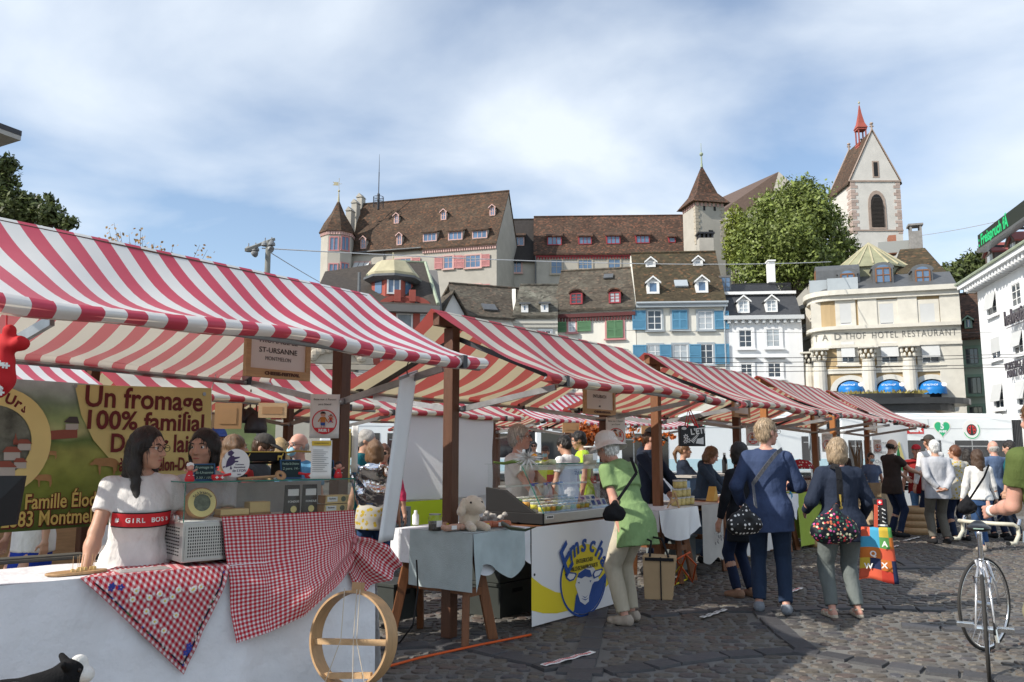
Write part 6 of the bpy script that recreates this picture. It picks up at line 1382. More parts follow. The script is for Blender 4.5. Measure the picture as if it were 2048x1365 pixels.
# ---------------------------------------------------------------- stall furniture and goods
WCL=mat('white_tablecloth',(.74,.75,.78),.85,.08,1.5,.8,4,bdist=.05);PAPER=mat('paper',(.76,.755,.73),.7,.03,4);PLAST=mat('white_plastic_sheet',(.74,.76,.78),.35,.05,3,.3,12)
STEEL=mat('stainless',(.55,.55,.54),.32,.12,12,metal=.9,stretch=(1,1,12));BLKP=mat('black_plastic',(.014,.014,.015),.6,.1,6,spec=.2);GLS=glass_mat('clear_glass');GEDGE=mat('glass_edge',(.02,.16,.12),.1,spec=.8)
GING=uvmat('gingham_red','gingham',.85,0,per=.0235,a=(.66,.62,.63,1),b=(.40,.004,.018,1),dirt=.25);GINGB=uvmat('gingham_red_large','gingham',.85,0,per=.029,a=(.66,.62,.63,1),b=(.40,.004,.018,1),dirt=.18)
PINE=mat('pine',(.52,.34,.18),.6,.25,5,.2,40,stretch=(1,8,8));BEECH=mat('beech',(.42,.26,.13),.5,.22,5,.2,40,stretch=(8,8,1));PLY=mat('plywood',(.40,.22,.10),.6,.2,3)
INK=mat('ink_black',(.02,.02,.022),.6);INKG=mat('ink_grey',(.22,.22,.23),.7);MAROON=mat('print_maroon',(.13,.012,.012),.6);YEL=mat('print_yellow',(.78,.62,.03),.5);PALEY=mat('print_paleyellow',(.72,.60,.24),.6);BLU=mat('print_blue',(.015,.07,.30),.5);REDP=mat('print_red',(.60,.02,.03),.5)
CHALK=mat('chalkboard',(.015,.035,.04),.8,.2,8);CHW=mat('chalk_line',(.35,.50,.42),.9);CHEESE=mat('cheese',(.68,.50,.22),.5,.15,8,.1,30);RIND=mat('cheese_rind',(.38,.20,.08),.7,.3,9,.3,30);BLUEFR=mat('blue_wood_frame',(.02,.09,.20),.5)
FL=Fr(S0,DANG)
A_=PZ(0,1173,.83);B_=PZ(748,1106,.83);FT=Fr((A_.x,A_.y,0),atan2(B_.y-A_.y,B_.x-A_.x));LT=(B_-A_).length
def wob(x,a=0):return sin(x*7+a)*.5+sin(x*13.3+2*a)*.3+sin(x*3.1+a*3)*.6
def trestle(fr,xs,y0,y1,h,label,m=WOODM,L=None,top=None):
 t=thing('trestle_table',label,'table',fr.o,fr.ang);x0,x1=top
 b=MB();b.boxb(x0,x1,y0,y1,h-.035,h-.004);b.build('table_top',m,t,bevel=.004)
 for x in xs:
  for sy in(0,1):
   yt=y0+.12+sy*(y1-y0-.24);yb=y0+.02+sy*(y1-y0-.04)
   for sx in(-1,1):b=MB();b.beam((x+sx*.035,yt,h-.04),(x+sx*.17,yb,0),.055,.075);b.build('leg',m,t,bevel=.005)
   b=MB();b.beam((x-.115,(yt+yb)/2,.38),(x+.115,(yt+yb)/2,.38),.03,.06);b.build('crossbar',m,t)
  b=MB();b.beam((x,y0+.08,.38),(x,y1-.08,.38),.035,.06);b.build('stretcher',m,t)
 return t
def drape(name,label,cat,fr,x0,x1,y0,y1,h,drop,m,ends=(False,False),fold=.03,low=None,a=0,group=None,back=False,th=0):
 b=MB();low=low or(lambda u:drop)
 nx=max(12,int((x1-x0)/.03))
 b.grid(lambda u,v:(x0+(x1-x0)*u,y0+(y1-y0)*v,h+.002*wob((x0+(x1-x0)*u)*2+v*3,a)),nx,10,x1-x0,y1-y0)
 def front(u,v):
  x=x0+(x1-x0)*u;d=low(u)*v;f=fold*v**.8*(1+wob(x*1.6,a))*.8+.006*sin(x*31+v*4+a)*v
  return(x,y0-.006-f,h-.004*v-d)
 b.grid(front,nx,14,x1-x0,drop)
 for e,x in((0,x0),(1,x1)):
  if ends[e]:
   sg=-1 if e==0 else 1
   b.grid(lambda u,v:(x+sg*(.006+fold*v*(1+wob((y0+(y1-y0)*u)*2.3,a+2))*.8),y0+(y1-y0)*u-(.006+.5*fold*v if u==0 else 0),h-low(e)*v*(1 if drop<.6 else 1)),14,12,y1-y0,drop)
 o=b.build(name,m,None,smooth=True);o.location=fr.o;o.rotation_euler=(0,0,fr.ang);setp(o,label,cat,group);return o
 # ---- nearest stall: counter
trestle(FT,(.25,LT-.22),.03,.60,.83,'long trestle table under the plain white cloth of the cheese counter',WOODM,top=(-.7,LT-.02))
drape('tablecloth','plain white tablecloth hanging to the ground in front of the cheese counter','tablecloth',FT,-.75,LT,0,.62,.834,.80,WCL,(False,True),.055,a=1)
def gingham():
 L_,R_,T_=[FT.hit(*p,-.075)for p in((165,1167),(468,1132),(368,1350))];h=.838
 L_.z=R_.z=h;t=MB();n=26;ca=cos(pi/4)
 ex=(R_-L_).normalized();wd=(R_-L_).length
 def P2(i,j):
  a,b_=i/n,j/n;p=L_*(1-a-b_)+R_*a+T_*b_;f=.012*wob(p.x*3+p.z*2,2)*b_*1.5;return V((p.x,p.y-f+.055*(1-min(1,b_*6)),p.z))
 idx={};vs=[];uv_=[]
 e1=(L_-T_).normalized();e2=(R_-T_).normalized()
 for i in range(n+1):
  for j in range(n+1-i):idx[i,j]=len(vs);p=P2(i,j);vs.append(p);q=(L_*(1-(i+j)/n)+R_*(i/n)+T_*(j/n))-T_;d=e1.dot(e2);x,y=q.dot(e1),q.dot(e2);uv_.append(((x-y*d)/(1-d*d)+5,(y-x*d)/(1-d*d)+5))
 fs=[]
 for i in range(n):
  for j in range(n-i):
   fs.append((idx[i,j],idx[i,j+1],idx[i+1,j]))
   if i+j<n-1:fs.append((idx[i+1,j],idx[i,j+1],idx[i+1,j+1]))
 t.add(vs,fs,[[uv_[k]for k in f]for f in fs])
 b0,b1=FT.hitz(272,1122,h),FT.hitz(430,1112,h);t.add([(L_.x,L_.y+.055,h),(R_.x,R_.y+.055,h),(b1.x,b1.y,h+.002),(b0.x,b0.y,h+.002)],[(0,1,2,3)],[[(0,0),(wd*ca,wd*ca),(wd*ca,wd*ca+.4),(0.1,.4)]])
 r=thing('gingham_cloth','red and white gingham triangle with embroidered edelweiss border over the counter edge','cloth',FT.o,FT.ang);t.build('cloth',GINGB,r,smooth=True)
 rb=MB()
 C3=(L_+R_+T_)/3
 ins=lambda p,k:p.lerp(C3,k)+V((0,-.018,0))
 for a,b_ in((L_,T_),(T_,R_)):
  N2=40
  rb.grid(lambda u,v:tuple((lambda p:p+V((0,-.012*wob(p.x*3+p.z*2,2)*max(0,(h-p.z)/(h-T_.z))*1.5+.055*(1-min(1,(h-p.z)/(h-T_.z)*6)),0)))(ins(a,.12+.045*v).lerp(ins(b_,.12+.045*v),u))),N2,1,(a-b_).length,.03)
 rb.build('ribbon',uvmat('floral_ribbon','floral',.8,per=60,r=.45,a=(.008,.01,.02,1),cols=[(.45,.03,.04,1),(.03,.06,.35,1),(.6,.6,.55,1),(.05,.2,.06,1)]),r)
 fl=MB();R=random.Random(5)
 for k in range(26):
  a,b_=R.uniform(.15,.7),R.uniform(.12,.62)
  if a+b_>.85:continue
  p=L_*(1-a-b_)+R_*a+T_*b_;y=p.y-.012*wob(p.x*3+p.z*2,2)*b_*1.5-.006
  for q in range(8):an=2*pi*q/8;fl.ell((p.x+.011*cos(an),y,p.z+.011*sin(an)),(.0062,.002,.0045),6,Matrix.Rotation(-an,3,'Y'))
  fl.m=1;fl.ell((p.x,y-.001,p.z),(.005,.003,.005),6);fl.m=0
 fl.m=2
 for(a,b_)in((.12,.08),(.16,.1),(.1,.1),(.18,.75),(.14,.78),(.2,.72)):
  p=L_*(1-a-b_)+R_*a+T_*b_
  for q in range(5):an=2*pi*q/5;fl.ell((p.x+.01*cos(an),p.y-.02-.02*b_,p.z+.01*sin(an)),(.008,.003,.006),6,Matrix.Rotation(-an,3,'Y'))
 fl.build('embroidery',[PAPER,YEL,mat('gentian_blue',(.03,.05,.30),.7)],r)
 yc=.03;G=lambda px,py,y:FT.hit(px,py,y)
 rows=[[(443,1034,.035),(520,1030,.035),(600,1026,.035),(660,1023,.035),(708,1020,.035)],[(447,1072,.03),(523,1068,.03),(603,1063,.025),(662,1058,.02),(709,1052,.02)],[(452,1120,.02),(528,1116,.0),(607,1105,-.02),(668,1091,-.02),(712,1074,-.01)],[(457,1170,-.03),(532,1163,-.06),(610,1146,-.08),(668,1118,-.07),(714,1088,-.05)],[(462,1225,-.07),(538,1208,-.10),(612,1184,-.11),(668,1146,-.10),(708,1112,-.08)],[(469,1288,-.09),(540,1264,-.12),(610,1232,-.12),(665,1180,-.11),(700,1140,-.09)]]
 C=np.array([[tuple(G(*p))for p in r_]for r_ in rows])
 def bil(u,v):
  x,y=u*(C.shape[1]-1),v*(C.shape[0]-1);i,j=min(int(x),C.shape[1]-2),min(int(y),C.shape[0]-2);a,b_=x-i,y-j;a2,b2=a*a*(3-2*a)*.5+a*.5,b_
  return(C[j,i]*(1-a2)+C[j,i+1]*a2)*(1-b2)+(C[j+1,i]*(1-a2)+C[j+1,i+1]*a2)*b2
 def f1(u,v):
  p=bil(u,v);g=(u*.6+v*1.3);w=.018*sin(9*(v*1.5-u*.9*v)+.6)*v+.022*sin(16*(v+.55*u*u)-2)*u*v+.010*sin(30*v+14*u)*u*v+.012*sin(11*u+3*v)*v*(1-u);return(p[0],p[1]-w-.004,p[2]+.3*w)
 r=thing('gingham_cloth','large fine red gingham cloth gathered in a knot over the display case','cloth',FT.o,FT.ang);b=MB();b.grid(f1,60,50,.93,.80);b.build('cloth',GING,r,smooth=True)
 K=G(706,1082,-.05);rows2=[[(704,1072),(740,1076),(775,1090),(801,1126)],[(706,1080),(738,1095),(765,1115),(798,1140)],[(703,1092),(728,1118),(748,1140),(778,1160)],[(698,1112),(715,1140),(730,1160),(745,1172)],[(690,1130),(700,1155),(708,1178),(712,1190)]]
 C=np.array([[tuple(G(p[0],p[1],-.05-.02*i-.02*(j==2)+.03*(j>2)))for i,p in enumerate(r_)]for j,r_ in enumerate(rows2)])
 def f2(u,v):p=bil(u,v);w=.022*sin(v*15+.5)*(.3+u);return(p[0],p[1]-w,p[2])
 b=MB();b.grid(f2,26,40,.30,.46);b.build('knot_tail',GING,r,smooth=True)
 b=MB();b.ell(K+V((0,-.02,0)),(.014,.02,.02),10);b.ell(K+V((.015,-.02,.02)),(.012,.014,.012),10);b.build('knot',mat('gingham_knot',(.44,.17,.19),.85,.5,60),r,smooth=True)
gingham()
def lettering(t,s,sz,m,o,xd,zd=(0,0,1),**k):return text(k.pop('name','lettering'),s,sz,m,t,textM(o,xd,zd),**k)
XD=V((cos(FT.ang),sin(FT.ang),0));XS=V((cos(DANG),sin(DANG),0))
def case1():
 xa=FT.hit(362,1134,.05).x;xb=FT.hit(707,1095,.05).x;y0,y1=.05,.50;zb,zm,zt=.84,FT.hit(362,1047,.05).z,FT.hit(362,967,.05).z
 t=thing('cheese_display','stainless steel cold display case with glass top on the nearest counter','display case',FT.w(xa,y0,zb),FT.ang);L=xb-xa;D=y1-y0;h1,h2=zm-zb,zt-zb
 b=MB();b.boxb(0,L,0,D,.02,h1);b.m=1
 for r in range(10):
  for c in range(22):x=.03+c*.0125;b.boxb(x,x+.007,-.0015,.004,.045+r*.0165,.045+r*.0165+.011)
 for r in range(9):
  for c in range(11):y=.05+c*.034;b.boxb(-.0015,.003,y,y+.027,.05+r*.018,.05+r*.018+.008)
 b.build('steel_base',[STEEL,BLKP],t,bevel=.004)
 b=MB();b.boxb(.012,.016+.29,-.006,-.0016,.03,.036);b.boxb(.012,.306,-.006,-.0016,h1-.025,h1-.019);b.boxb(.012,.018,-.006,-.0016,.036,h1-.025);b.boxb(.3,.306,-.006,-.0016,.036,h1-.025);b.build('panel_rim',STEEL,t)
 for x in(.05,L-.05):
  for y in(.05,D-.05):b=MB();b.lathe([(.018,0),(.018,.02)],10,(x,y,0));b.build('foot',BLKP,t)
 for nm,q in(('front_pane',(0,L,0,.005,h1+.002,h2)),('side_pane',(0,.005,.006,D,h1+.002,h2)),('side_pane',(L-.005,L,.006,D,h1+.002,h2)),('shelf_pane',(0,L,0,D,h2+.001,h2+.007))):b=MB();b.boxb(*q);b.build(nm,GLS,t)
 b=MB()
 for q in((0,L,-.0015,-.0002,h2,h2+.008),(-.0015,-.0002,0,D,h2,h2+.008),(-.001,.003,-.001,.003,h1,h2),(L-.003,L+.001,-.001,.003,h1,h2)):b.boxb(*q)
 b.build('glass_edge',GEDGE,t)
 b=MB();b.boxb(.01,L-.01,D-.02,D-.01,h1,h2-.02);b.build('rear_sheet',mat('case_liner',(.42,.42,.41),.6,.3,5),t);b=MB();b.boxb(.008,L-.008,.01,D-.021,h1+.001,h1+.006);b.build('case_floor',PAPER,t)
 for y in(.07,.13):b=MB();b.lathe([(.018,-.006),(.018,.0)],12,(-.001,y+.02,h1+.02),Matrix.Rotation(pi/2,3,'Y'));b.build('hinge',STEEL,t)
 def q(px,py,y,name,label,cat,grp=None):p=FT.hit(px,py,y);return thing(name,label,cat,FT.w(p.x,y,p.z),FT.ang,grp),p
 zf=zm+.007
 def inside(px,y,name,label,cat,grp=None):p=FT.hit(px,1030,y);return thing(name,label,cat,FT.w(p.x,y,zf),FT.ang,grp)
 g=inside(399,.17,'whole_cheese','round cheese with printed paper label standing upright at the left of the case','cheese');R=Matrix.Rotation(pi/2-.15,3,'X')
 b=MB();b.lathe([(.075,-.03),(.085,-.024),(.088,0),(.085,.026),(.078,.03)],32,(0,0,.088),R);b.build('wheel',RIND,g,smooth=True)
 for r_,mm,z in((.078,PALEY,.031),(.047,mat('label_photo',(.10,.12,.08),.6,.9,30),.033)):b=MB();b.lathe([(r_,0),(r_,.001)],32,V((0,0,.088))+R@V((0,0,z)),R);b.build('label_disc',mm,g)
 text('label_lettering','St-Ursanne',.026,INK,g,Matrix.Translation(V((0,-.036,.088+.062)))@Matrix.Rotation(-.15,4,'X'),world=False,curve=.058)
 for px,w,h,d,yy,lab in((470,.17,.045,.10,.2,'large pale cheese block lying at the middle of the display case'),(520,.13,.075,.09,.3,'tall cheese block with brown rind behind the pale block')):
  g=inside(px,yy,'cheese_block',lab,'cheese');b=MB();b.boxb(-w/2,w/2,0,d,.012,h);b.build('paste',CHEESE,g,bevel=.004);b=MB();b.boxb(-w/2-.003,w/2+.003,-.002,d+.004,0,.0118);b.build('rind',RIND,g)
 for px,lab in((583,'left black fondue pouch with white label inside the case'),(618,'right black fondue pouch with white label inside the case')):
  g=inside(px,.2,'fondue_pouch',lab,'pouch','black fondue pouches');b=MB();b.grid(lambda u,v:((u-.5)*.11*(1-.12*v),-.022*sin(pi*u)*(1-v)**.6-.001,.175*v),10,10);b.grid(lambda u,v:((.5-u)*.11*(1-.12*v),.022*sin(pi*u)*(1-v)**.6+.001,.175*v),10,10);b.build('pouch',mat('pouch_black',(.03,.026,.025),.3,.2,9),g,smooth=True)
  b=MB();b.boxb(-.035,.035,-.017,-.0155,.11,.15);b.build('label',PAPER,g);text('pouch_lettering','FONDUE',.018,PAPER,g,Matrix.Translation(V((0,-.023,.075))),world=False)
  b=MB();b.lathe([(.02,0),(.02,.001)],20,(0,-.025,.03),Matrix.Rotation(pi/2,3,'X'));b.build('seal',PALEY,g)
 for i,(px,z,lab)in enumerate(((672,.0,'lower cheese wedge with printed label at the right of the case'),(674,.055,'upper cheese wedge with printed label stacked on another wedge'))):
  g=inside(px,.16,'cheese_wedge',lab,'cheese','labelled cheese wedges');g.location.z+=z;b=MB();b.prism([(-.085,0,0),(.075,0,.0),(.085,0,.05),(-.075,0,.05)],(0,.09,0));b.build('paste',CHEESE,g,bevel=.003);b=MB();b.boxb(-.088,-.0855,-.001,.09,.002,.05);b.build('rind',RIND,g)
  b=MB();b.boxb(-.07,.0,-.002,-.0005,.012,.042);b.build('label',PAPER,g);text('label_lettering','Raclette',.014,INK,g,Matrix.Translation(V((-.035,-.003,.03))),world=False);b=MB();b.lathe([(.017,0),(.017,.001)],18,(.042,-.001,.026),Matrix.Rotation(pi/2,3,'X'));b.build('round_seal',mat('label_photo',(.1,.12,.08)),g)
 zs=zt+.009
 def on(px,y,name,label,cat,grp=None):p=FT.hitz(px,0,zs)if False else None;u=FT.hit(px,960,y);return thing(name,label,cat,FT.w(u.x,y,zs),FT.ang,grp)
 for px,y,w,h,ls,lab in((409,.16,.125,.095,('Fromage le','St-Ursanne','2.30 / 100g'),'chalkboard reading Fromage le St-Ursanne beside the little figurine'),(583,.20,.135,.115,('Fondue St-Ursanne','2 pers. 14.-',''),'chalkboard for fondue on the glass shelf'),(648,.16,.150,.110,('Raclette','2.30 / 100g',''),'chalkboard for raclette on the glass shelf')):
  g=on(px,y,'chalkboard',lab,'sign','small price chalkboards');T=Matrix.Rotation(-.22,4,'X');b=MB(T)
  for bx in((-w/2,w/2,0,.006),(-w/2,w/2,h-.006,h),(-w/2,-w/2+.006,.006,h-.006),(w/2-.006,w/2,.006,h-.006)):b.boxb(bx[0],bx[1],-.004,.006,bx[2],bx[3])
  b.build('frame',BLUEFR,g);b=MB(T);b.boxb(-w/2+.006,w/2-.006,0,.004,.006,h-.006);b.build('board',CHALK,g);b=MB();b.boxb(-w/2+.02,w/2-.02,-.02,.035,-.004,.0);b.build('foot',BLUEFR,g)
  for i,s in enumerate(ls):
   if s:text('chalk_lettering',s,.021 if i<2 else.018,CHW,g,T@Matrix.Translation(V((0,-.0015,h*.78-i*.030))),world=False,shear=.2,fit=min(w*.8,.011*len(s)))
 g=on(470,.15,'medal_plaque','round white contest plaque with a dark lion printed upon it','plaque');b=MB();b.lathe([(.082,-.003),(.082,.003)],40,(0,0,.095),Matrix.Rotation(pi/2,3,'X'));b.build('disc',mat('plaque_white',(.74,.74,.73),.3),g)
 b=MB();b.boxb(-.055,.055,-.02,.02,0,.02);b.build('foot',GLS,g);LI=mat('print_violet',(.05,.03,.10),.5);b=MB()
 for q in([(-.06,.07),(-.02,.085),(-.005,.10),(-.012,.135),(-.03,.14),(-.045,.125),(-.055,.105)],[(-.03,.135),(-.012,.155),(-.03,.17),(-.05,.16),(-.048,.14)],[(-.01,.115),(.02,.125),(.022,.132),(-.012,.13)],[(-.01,.10),(.012,.10),(.014,.108),(-.01,.11)],[(-.06,.08),(-.078,.075),(-.07,.068)],[(-.03,.085),(-.035,.06),(-.022,.06)],[(-.056,.11),(-.075,.13),(-.066,.145),(-.072,.128)]):b.prism([(x,-.0045,z)for x,z in q],(0,.001,0))
 b.build('lion_print',LI,g)
 for i,(s,z,sz)in enumerate((('Concours',.088,.013),('International',.072,.013),('de LYON',.052,.021),('2021',.030,.012))):text('plaque_lettering',s,sz,LI,g,Matrix.Translation(V((.022,-.0045,z))),world=False)
 for px,y,lab in((435,.10,'small red enamel pan with white cross left of the wooden spoon'),(620,.08,'small red enamel pan with white cross between the two right chalkboards')):
  g=on(px,y,'fondue_pan',lab,'pan','tiny red cross-decorated pans');b=MB();b.lathe([(.0,.002),(.026,.002),(.033,.012),(.034,.032),(.031,.032),(.030,.014)],24);b.build('pan',REDP,g,smooth=True);b=MB();sg=1 if px<500 else-1;b.tube([(sg*.03,0,.026),(sg*.075,.0,.034)],[.006,.008],8);b.build('handle',REDP,g)
  b=MB()
  for x in(-.016,.014):b.boxb(x-.009,x+.009,-.0355,-.030,.0155,.0205);b.boxb(x-.0025,x+.0025,-.0358,-.030,.0095,.0265)
  b.build('cross',PAPER,g)
 g=on(520,.07,'wooden_spoon','long wooden spoon with a hole lying on the glass shelf','spoon');b=MB();b.tube([(-.13,.0,.008),(.10,.0,.018)],[.007,.008],8);b.lathe([(.012,-.005),(.032,-.004),(.034,.004),(.012,.005),(.012,-.005)],18,(.125,0,.022),Matrix.Rotation(.9,3,'X'),cap=False);b.build('spoon',BEECH,g,smooth=True)
 for px,y,lab in((379,.10,'little red-dressed figurine at the left end of the glass shelf'),(676,.10,'little cow figurine in red dress at the right end of the glass shelf')):
  g=on(px,y,'figurine',lab,'figurine');s=SDF();s.cap((0,0,.012),(0,0,.05),.026,.014,.01);npmesh('dress',[s.mesh(.003)],REDP,g);s=SDF();s.ell((0,-.004,.075),(.018,.02,.021),None,.01);s.ell((0,-.02,.07),(.012,.01,.010),None,.008);s.cap((.012,0,.05),(.032,-.01,.062),.006,.006,.005);s.cap((-.012,0,.05),(-.032,-.01,.062),.006,.006,.005);npmesh('figure',[s.mesh(.003)],SKP,g)
  b=MB();b.lathe([(.022,.082),(.017,.098),(.0,.104)],12);b.build('hat',PAPER if px<500 else INK,g,smooth=True)
  b=MB()
  for x in(-.012,.012):b.boxb(x-.004,x+.004,-.027,-.02,.03,.033)
  b.build('print',PAPER,g)
 g=on(525,.34,'fondue_burner','black rectangular pan with golden deer print on a black stand','pan');b=MB();b.boxb(-.15,.15,0,.14,.10,.16);b.build('pan',BLKP,g,bevel=.012);b=MB();b.boxb(-.153,.153,-.003,.143,.158,.163);b.build('rim',mat('gold',(.55,.38,.08),.35,metal=.6),g)
 b=MB()
 for x in(-.12,.12):b.boxb(x-.006,x+.006,0,.14,-.0,.10)
 b.boxb(-.12,.12,.06,.07,.085,.098);b.build('stand',BLKP,g);b=MB()
 for x in(-.11,.105):
  for qd in([(-.018,.125),(.012,.127),(.012,.138),(-.016,.138)],[(-.017,.108),(-.012,.108),(-.010,.127),(-.017,.127)],[(.006,.108),(.011,.108),(.012,.127),(.006,.127)],[(.010,.136),(.018,.152),(.022,.15),(.015,.134)]):b.prism([(x+p,-.0125,z)for p,z in qd],(0,.002,0))
 b.build('deer_print',MATS['gold'],g);b=MB();b.tube([(.15,.05,.15),(.21,.0,.165),(.32,0,.16)],.006,6);b.build('handle',MATS['gold'],g)
 return t
case1()
def table1():
 def tp(px,py,name,label,cat,z=.838,rot=0):p=PZ(px,py,z);return thing(name,label,cat,p,FT.ang+rot)
 g=tp(153,1148,'tasting_board','rustic wooden board with cheese cubes and toothpicks on the white counter','board');s=SDF();s.ell((0,0,.008),(.145,.065,.03));s.cut=[((0,0,1),.014),((0,0,-1),0)];npmesh('board',[s.mesh(.004,.004,30)],BEECH,g)
 R=random.Random(2)
 for k in range(9):
  x,y=R.uniform(-.03,.09),R.uniform(-.03,.03);b=MB();b.box((x,y,.022),(.014,.014,.014));b.m=1;b.tube([(x,y,.025),(x+R.uniform(-.015,.015),y+R.uniform(-.01,.01),.092)],.0013,5);b.build('cheese_cube',[CHEESE,PINE],g)
 g=tp(212,1118,'tape_dispenser','black desk tape dispenser next to the leaning arm','tape dispenser');b=MB();b.prism([(-.09,-.03,0),(.09,-.03,0),(.09,-.03,.05),(.06,-.03,.055),(.0,-.03,.03),(-.06,-.03,.035),(-.09,-.03,.02)],(0,.06,0));b.build('body',BLKP,g,bevel=.004);b=MB();b.lathe([(.018,-.012),(.034,-.012),(.034,.012),(.018,.012),(.018,-.012)],20,(-.01,0,.045),Matrix.Rotation(pi/2,3,'X'),cap=False);b.build('tape_roll',PAPER,g)
 g=tp(60,1124,'serving_tray','long dark flat tray lying along the back of the counter','tray');b=MB();b.boxb(-.35,.28,-.05,.06,0,.02);b.boxb(-.34,.27,-.04,.05,.02,.03);b.build('tray',mat('tray_grey',(.10,.10,.09),.5,.2,6),g,bevel=.006)
 g=tp(287,1116,'cash_box','small red cash box beside the steel display case','box');b=MB();b.boxb(-.06,.06,-.05,.05,0,.06);b.boxb(-.062,.062,-.052,.052,.0605,.085);b.build('box',mat('red_lacquer',(.50,.02,.02),.35),g,bevel=.004)
 g=tp(285,1140,'plastic_folder','clear plastic folder lying flat before the display case','folder');b=MB();b.boxb(-.13,.13,-.07,.07,0,.003);b.build('sheet',mat('folder',(.40,.38,.36),.15,.2,12),g)
 q=P(140,1345,3.42);g=thing('toy_cow','black and white toy cow lying in front of the white cloth','toy',(q.x,q.y,0),radians(-60));CB=mat('plush_black',(.010,.010,.011),.9,.3,60,.4,90,spec=.15);CW=mat('plush_white',(.68,.66,.62),.9,.1,60,.4,90,sheen=.3)
 z=q.z;s=SDF();s.ell((0,-.22,z-.10),(.10,.20,.10));s.cap((0,-.10,z-.06),(0,-.02,z-.02),.07,.055,.04);s.ell((0,.0,z),(.045,.055,.052),None,.02);s.cap((.035,-.01,z+.025),(.085,-.03,z+.05),.02,.012,.01);s.cap((-.035,-.01,z+.025),(-.085,-.03,z+.05),.02,.012,.01);s.cap((.05,-.1,z-.18),(.06,.06,z-.19),.035,.03,.02);s.cap((-.05,-.1,z-.18),(-.06,.06,z-.19),.035,.03,.02);npmesh('body',[s.mesh(.005)],CB,g)
 s=SDF();s.ell((0,.05,z-.015),(.036,.04,.034),None,.02);s.ell((.0,.03,z+.03),(.018,.035,.035),None,.015);npmesh('muzzle',[s.mesh(.004)],CW,g);s=SDF();s.ell((.06,-.2,z-.06),(.055,.08,.06));s.ell((-.06,-.28,z-.06),(.055,.06,.06));npmesh('patch',[s.mesh(.005)],CW,g)
 b=MB()
 for x in(-1,1):b.ell((x*.036,.03,z+.012),(.008,.008,.009),8)
 b.build('eyes',EYED,g,smooth=True)
 g=thing('wooden_crate','low wooden crate carrying the toy cow','crate',(q.x-.06,q.y-.22,0),radians(-60));b=MB();h=z-.225
 for k in range(3):
  for sy in(-.18,.18):b.boxb(-.2,.2,sy-.008,sy+.008,.02+k*h/3,.02+k*h/3+h/3*.75)
 b.boxb(-.2,.2,-.188,.188,h-.012,h);b.build('crate',PINE,g)
 c=P(706,1278,4.66);g=thing('cheese_hoop','round wooden cheese mould hoop with crossbars and string leaning at the counter corner','hoop',(c.x,c.y,c.z));R=Matrix.Rotation(radians(-24),3,'Z')@Matrix.Rotation(radians(82),3,'X');r=.240;b=MB()
 b.lathe([(r,-.05),(r+.012,-.05),(r+.012,.05),(r,.05),(r,-.05)],64,(0,0,0),R,cap=False);autosmooth(b.build('ring',BEECH,g))
 for zz_ in(-.02,-.19):w=sqrt(r*r-zz_*zz_);b=MB();b.beam(R@V((-w,zz_-.012,.01)),R@V((w,zz_+.02,.01)),.022,.03);b.build('crossbar',PINE,g)
 for sg in(1,-1):b=MB();b.box(R@V((0,sg*(r+.025),.0)),(.06,.06,.035),R);b.build('peg',BEECH,g)
 for x0,x1 in((-.05,-.12),(.03,.07),(.05,.16)):b=MB();b.tube([R@V((x0,r+.02,.055)),R@V((x0+.02,0,.07)),R@V((x1,-r-.02,.06))],.0025,5);b.build('string',mat('string',(.55,.48,.38),.9),g)
 g=thing('hanging_banner','narrow blank white banner hanging nearly edge-on from the canopy corner','banner',P(815,745,5.2));I=XF[g.name].inverted();pts=[[P(800,757,5.1),P(816,752,5.22),P(833,745,5.42)],[P(780,910,5.1),P(795,908,5.22),P(811,905,5.42)],[P(756,1086,5.1),P(770,1084,5.22),P(785,1081,5.42)]]
 b=MB()
 def fb(u,v):
  y=v*2;j=min(int(y),1);f=y-j;x=u*2;i=min(int(x),1);e=x-i;a=pts[j][i].lerp(pts[j][i+1],e);c_=pts[j+1][i].lerp(pts[j+1][i+1],e);p=a.lerp(c_,f);return p+V((.006*sin(u*9),.02*sin(u*6+v*3),0))
 b.grid(fb,12,24);b.build('sheet',PLAST,g,world=True,smooth=True,solid=.004)
 b=MB();b.beam(P(799,757,5.08),P(834,744,5.44),.014,.02);b.build('top_rail',GALV,g,world=True);b=MB();b.tube([P(815,750,5.22),P(813,735,5.22),P(818,722,5.22)],.004,5);b.build('hook',IRON,g,world=True)
 g=thing('blackboard','black board leaning in from the left edge over the counter','board',P(10,1000,3.5));b=MB();b.prism([P(-60,952,3.35),P(48,952,3.55),P(30,1050,3.55),P(-60,1060,3.35)],(.0,.02,0));b.build('panel',mat('board_black',(.012,.012,.014),.5),g,world=True);b=MB();b.beam(P(-20,1050,3.45),P(-20,1125,3.45),.02);b.build('leg',WOOD,g,world=True)
 o_=P(8,740,3.1);g=thing('red_pouch','red cloth pouch printed with white crosses hanging at the left edge','decoration',o_);s=SDF();k=3.1/FPX;s.ell((-.02,0,-.01),(.062,.05,.10));s.cap((-.01,0,.05),(.0,0,.085),.03,.02,.02);s.cap((.0,0,.085),(.055,0,.10),.02,.03,.02);s.cap((0,0,.085),(-.06,0,.12),.02,.03,.02);s.cap((.0,0,.08),(.01,0,.15),.015,.022,.02);npmesh('pouch',[s.mesh(.006,.004,50)],mat('red_cloth',(.48,.01,.015),.8,.15,8),g)
 b=MB();R=random.Random(4)
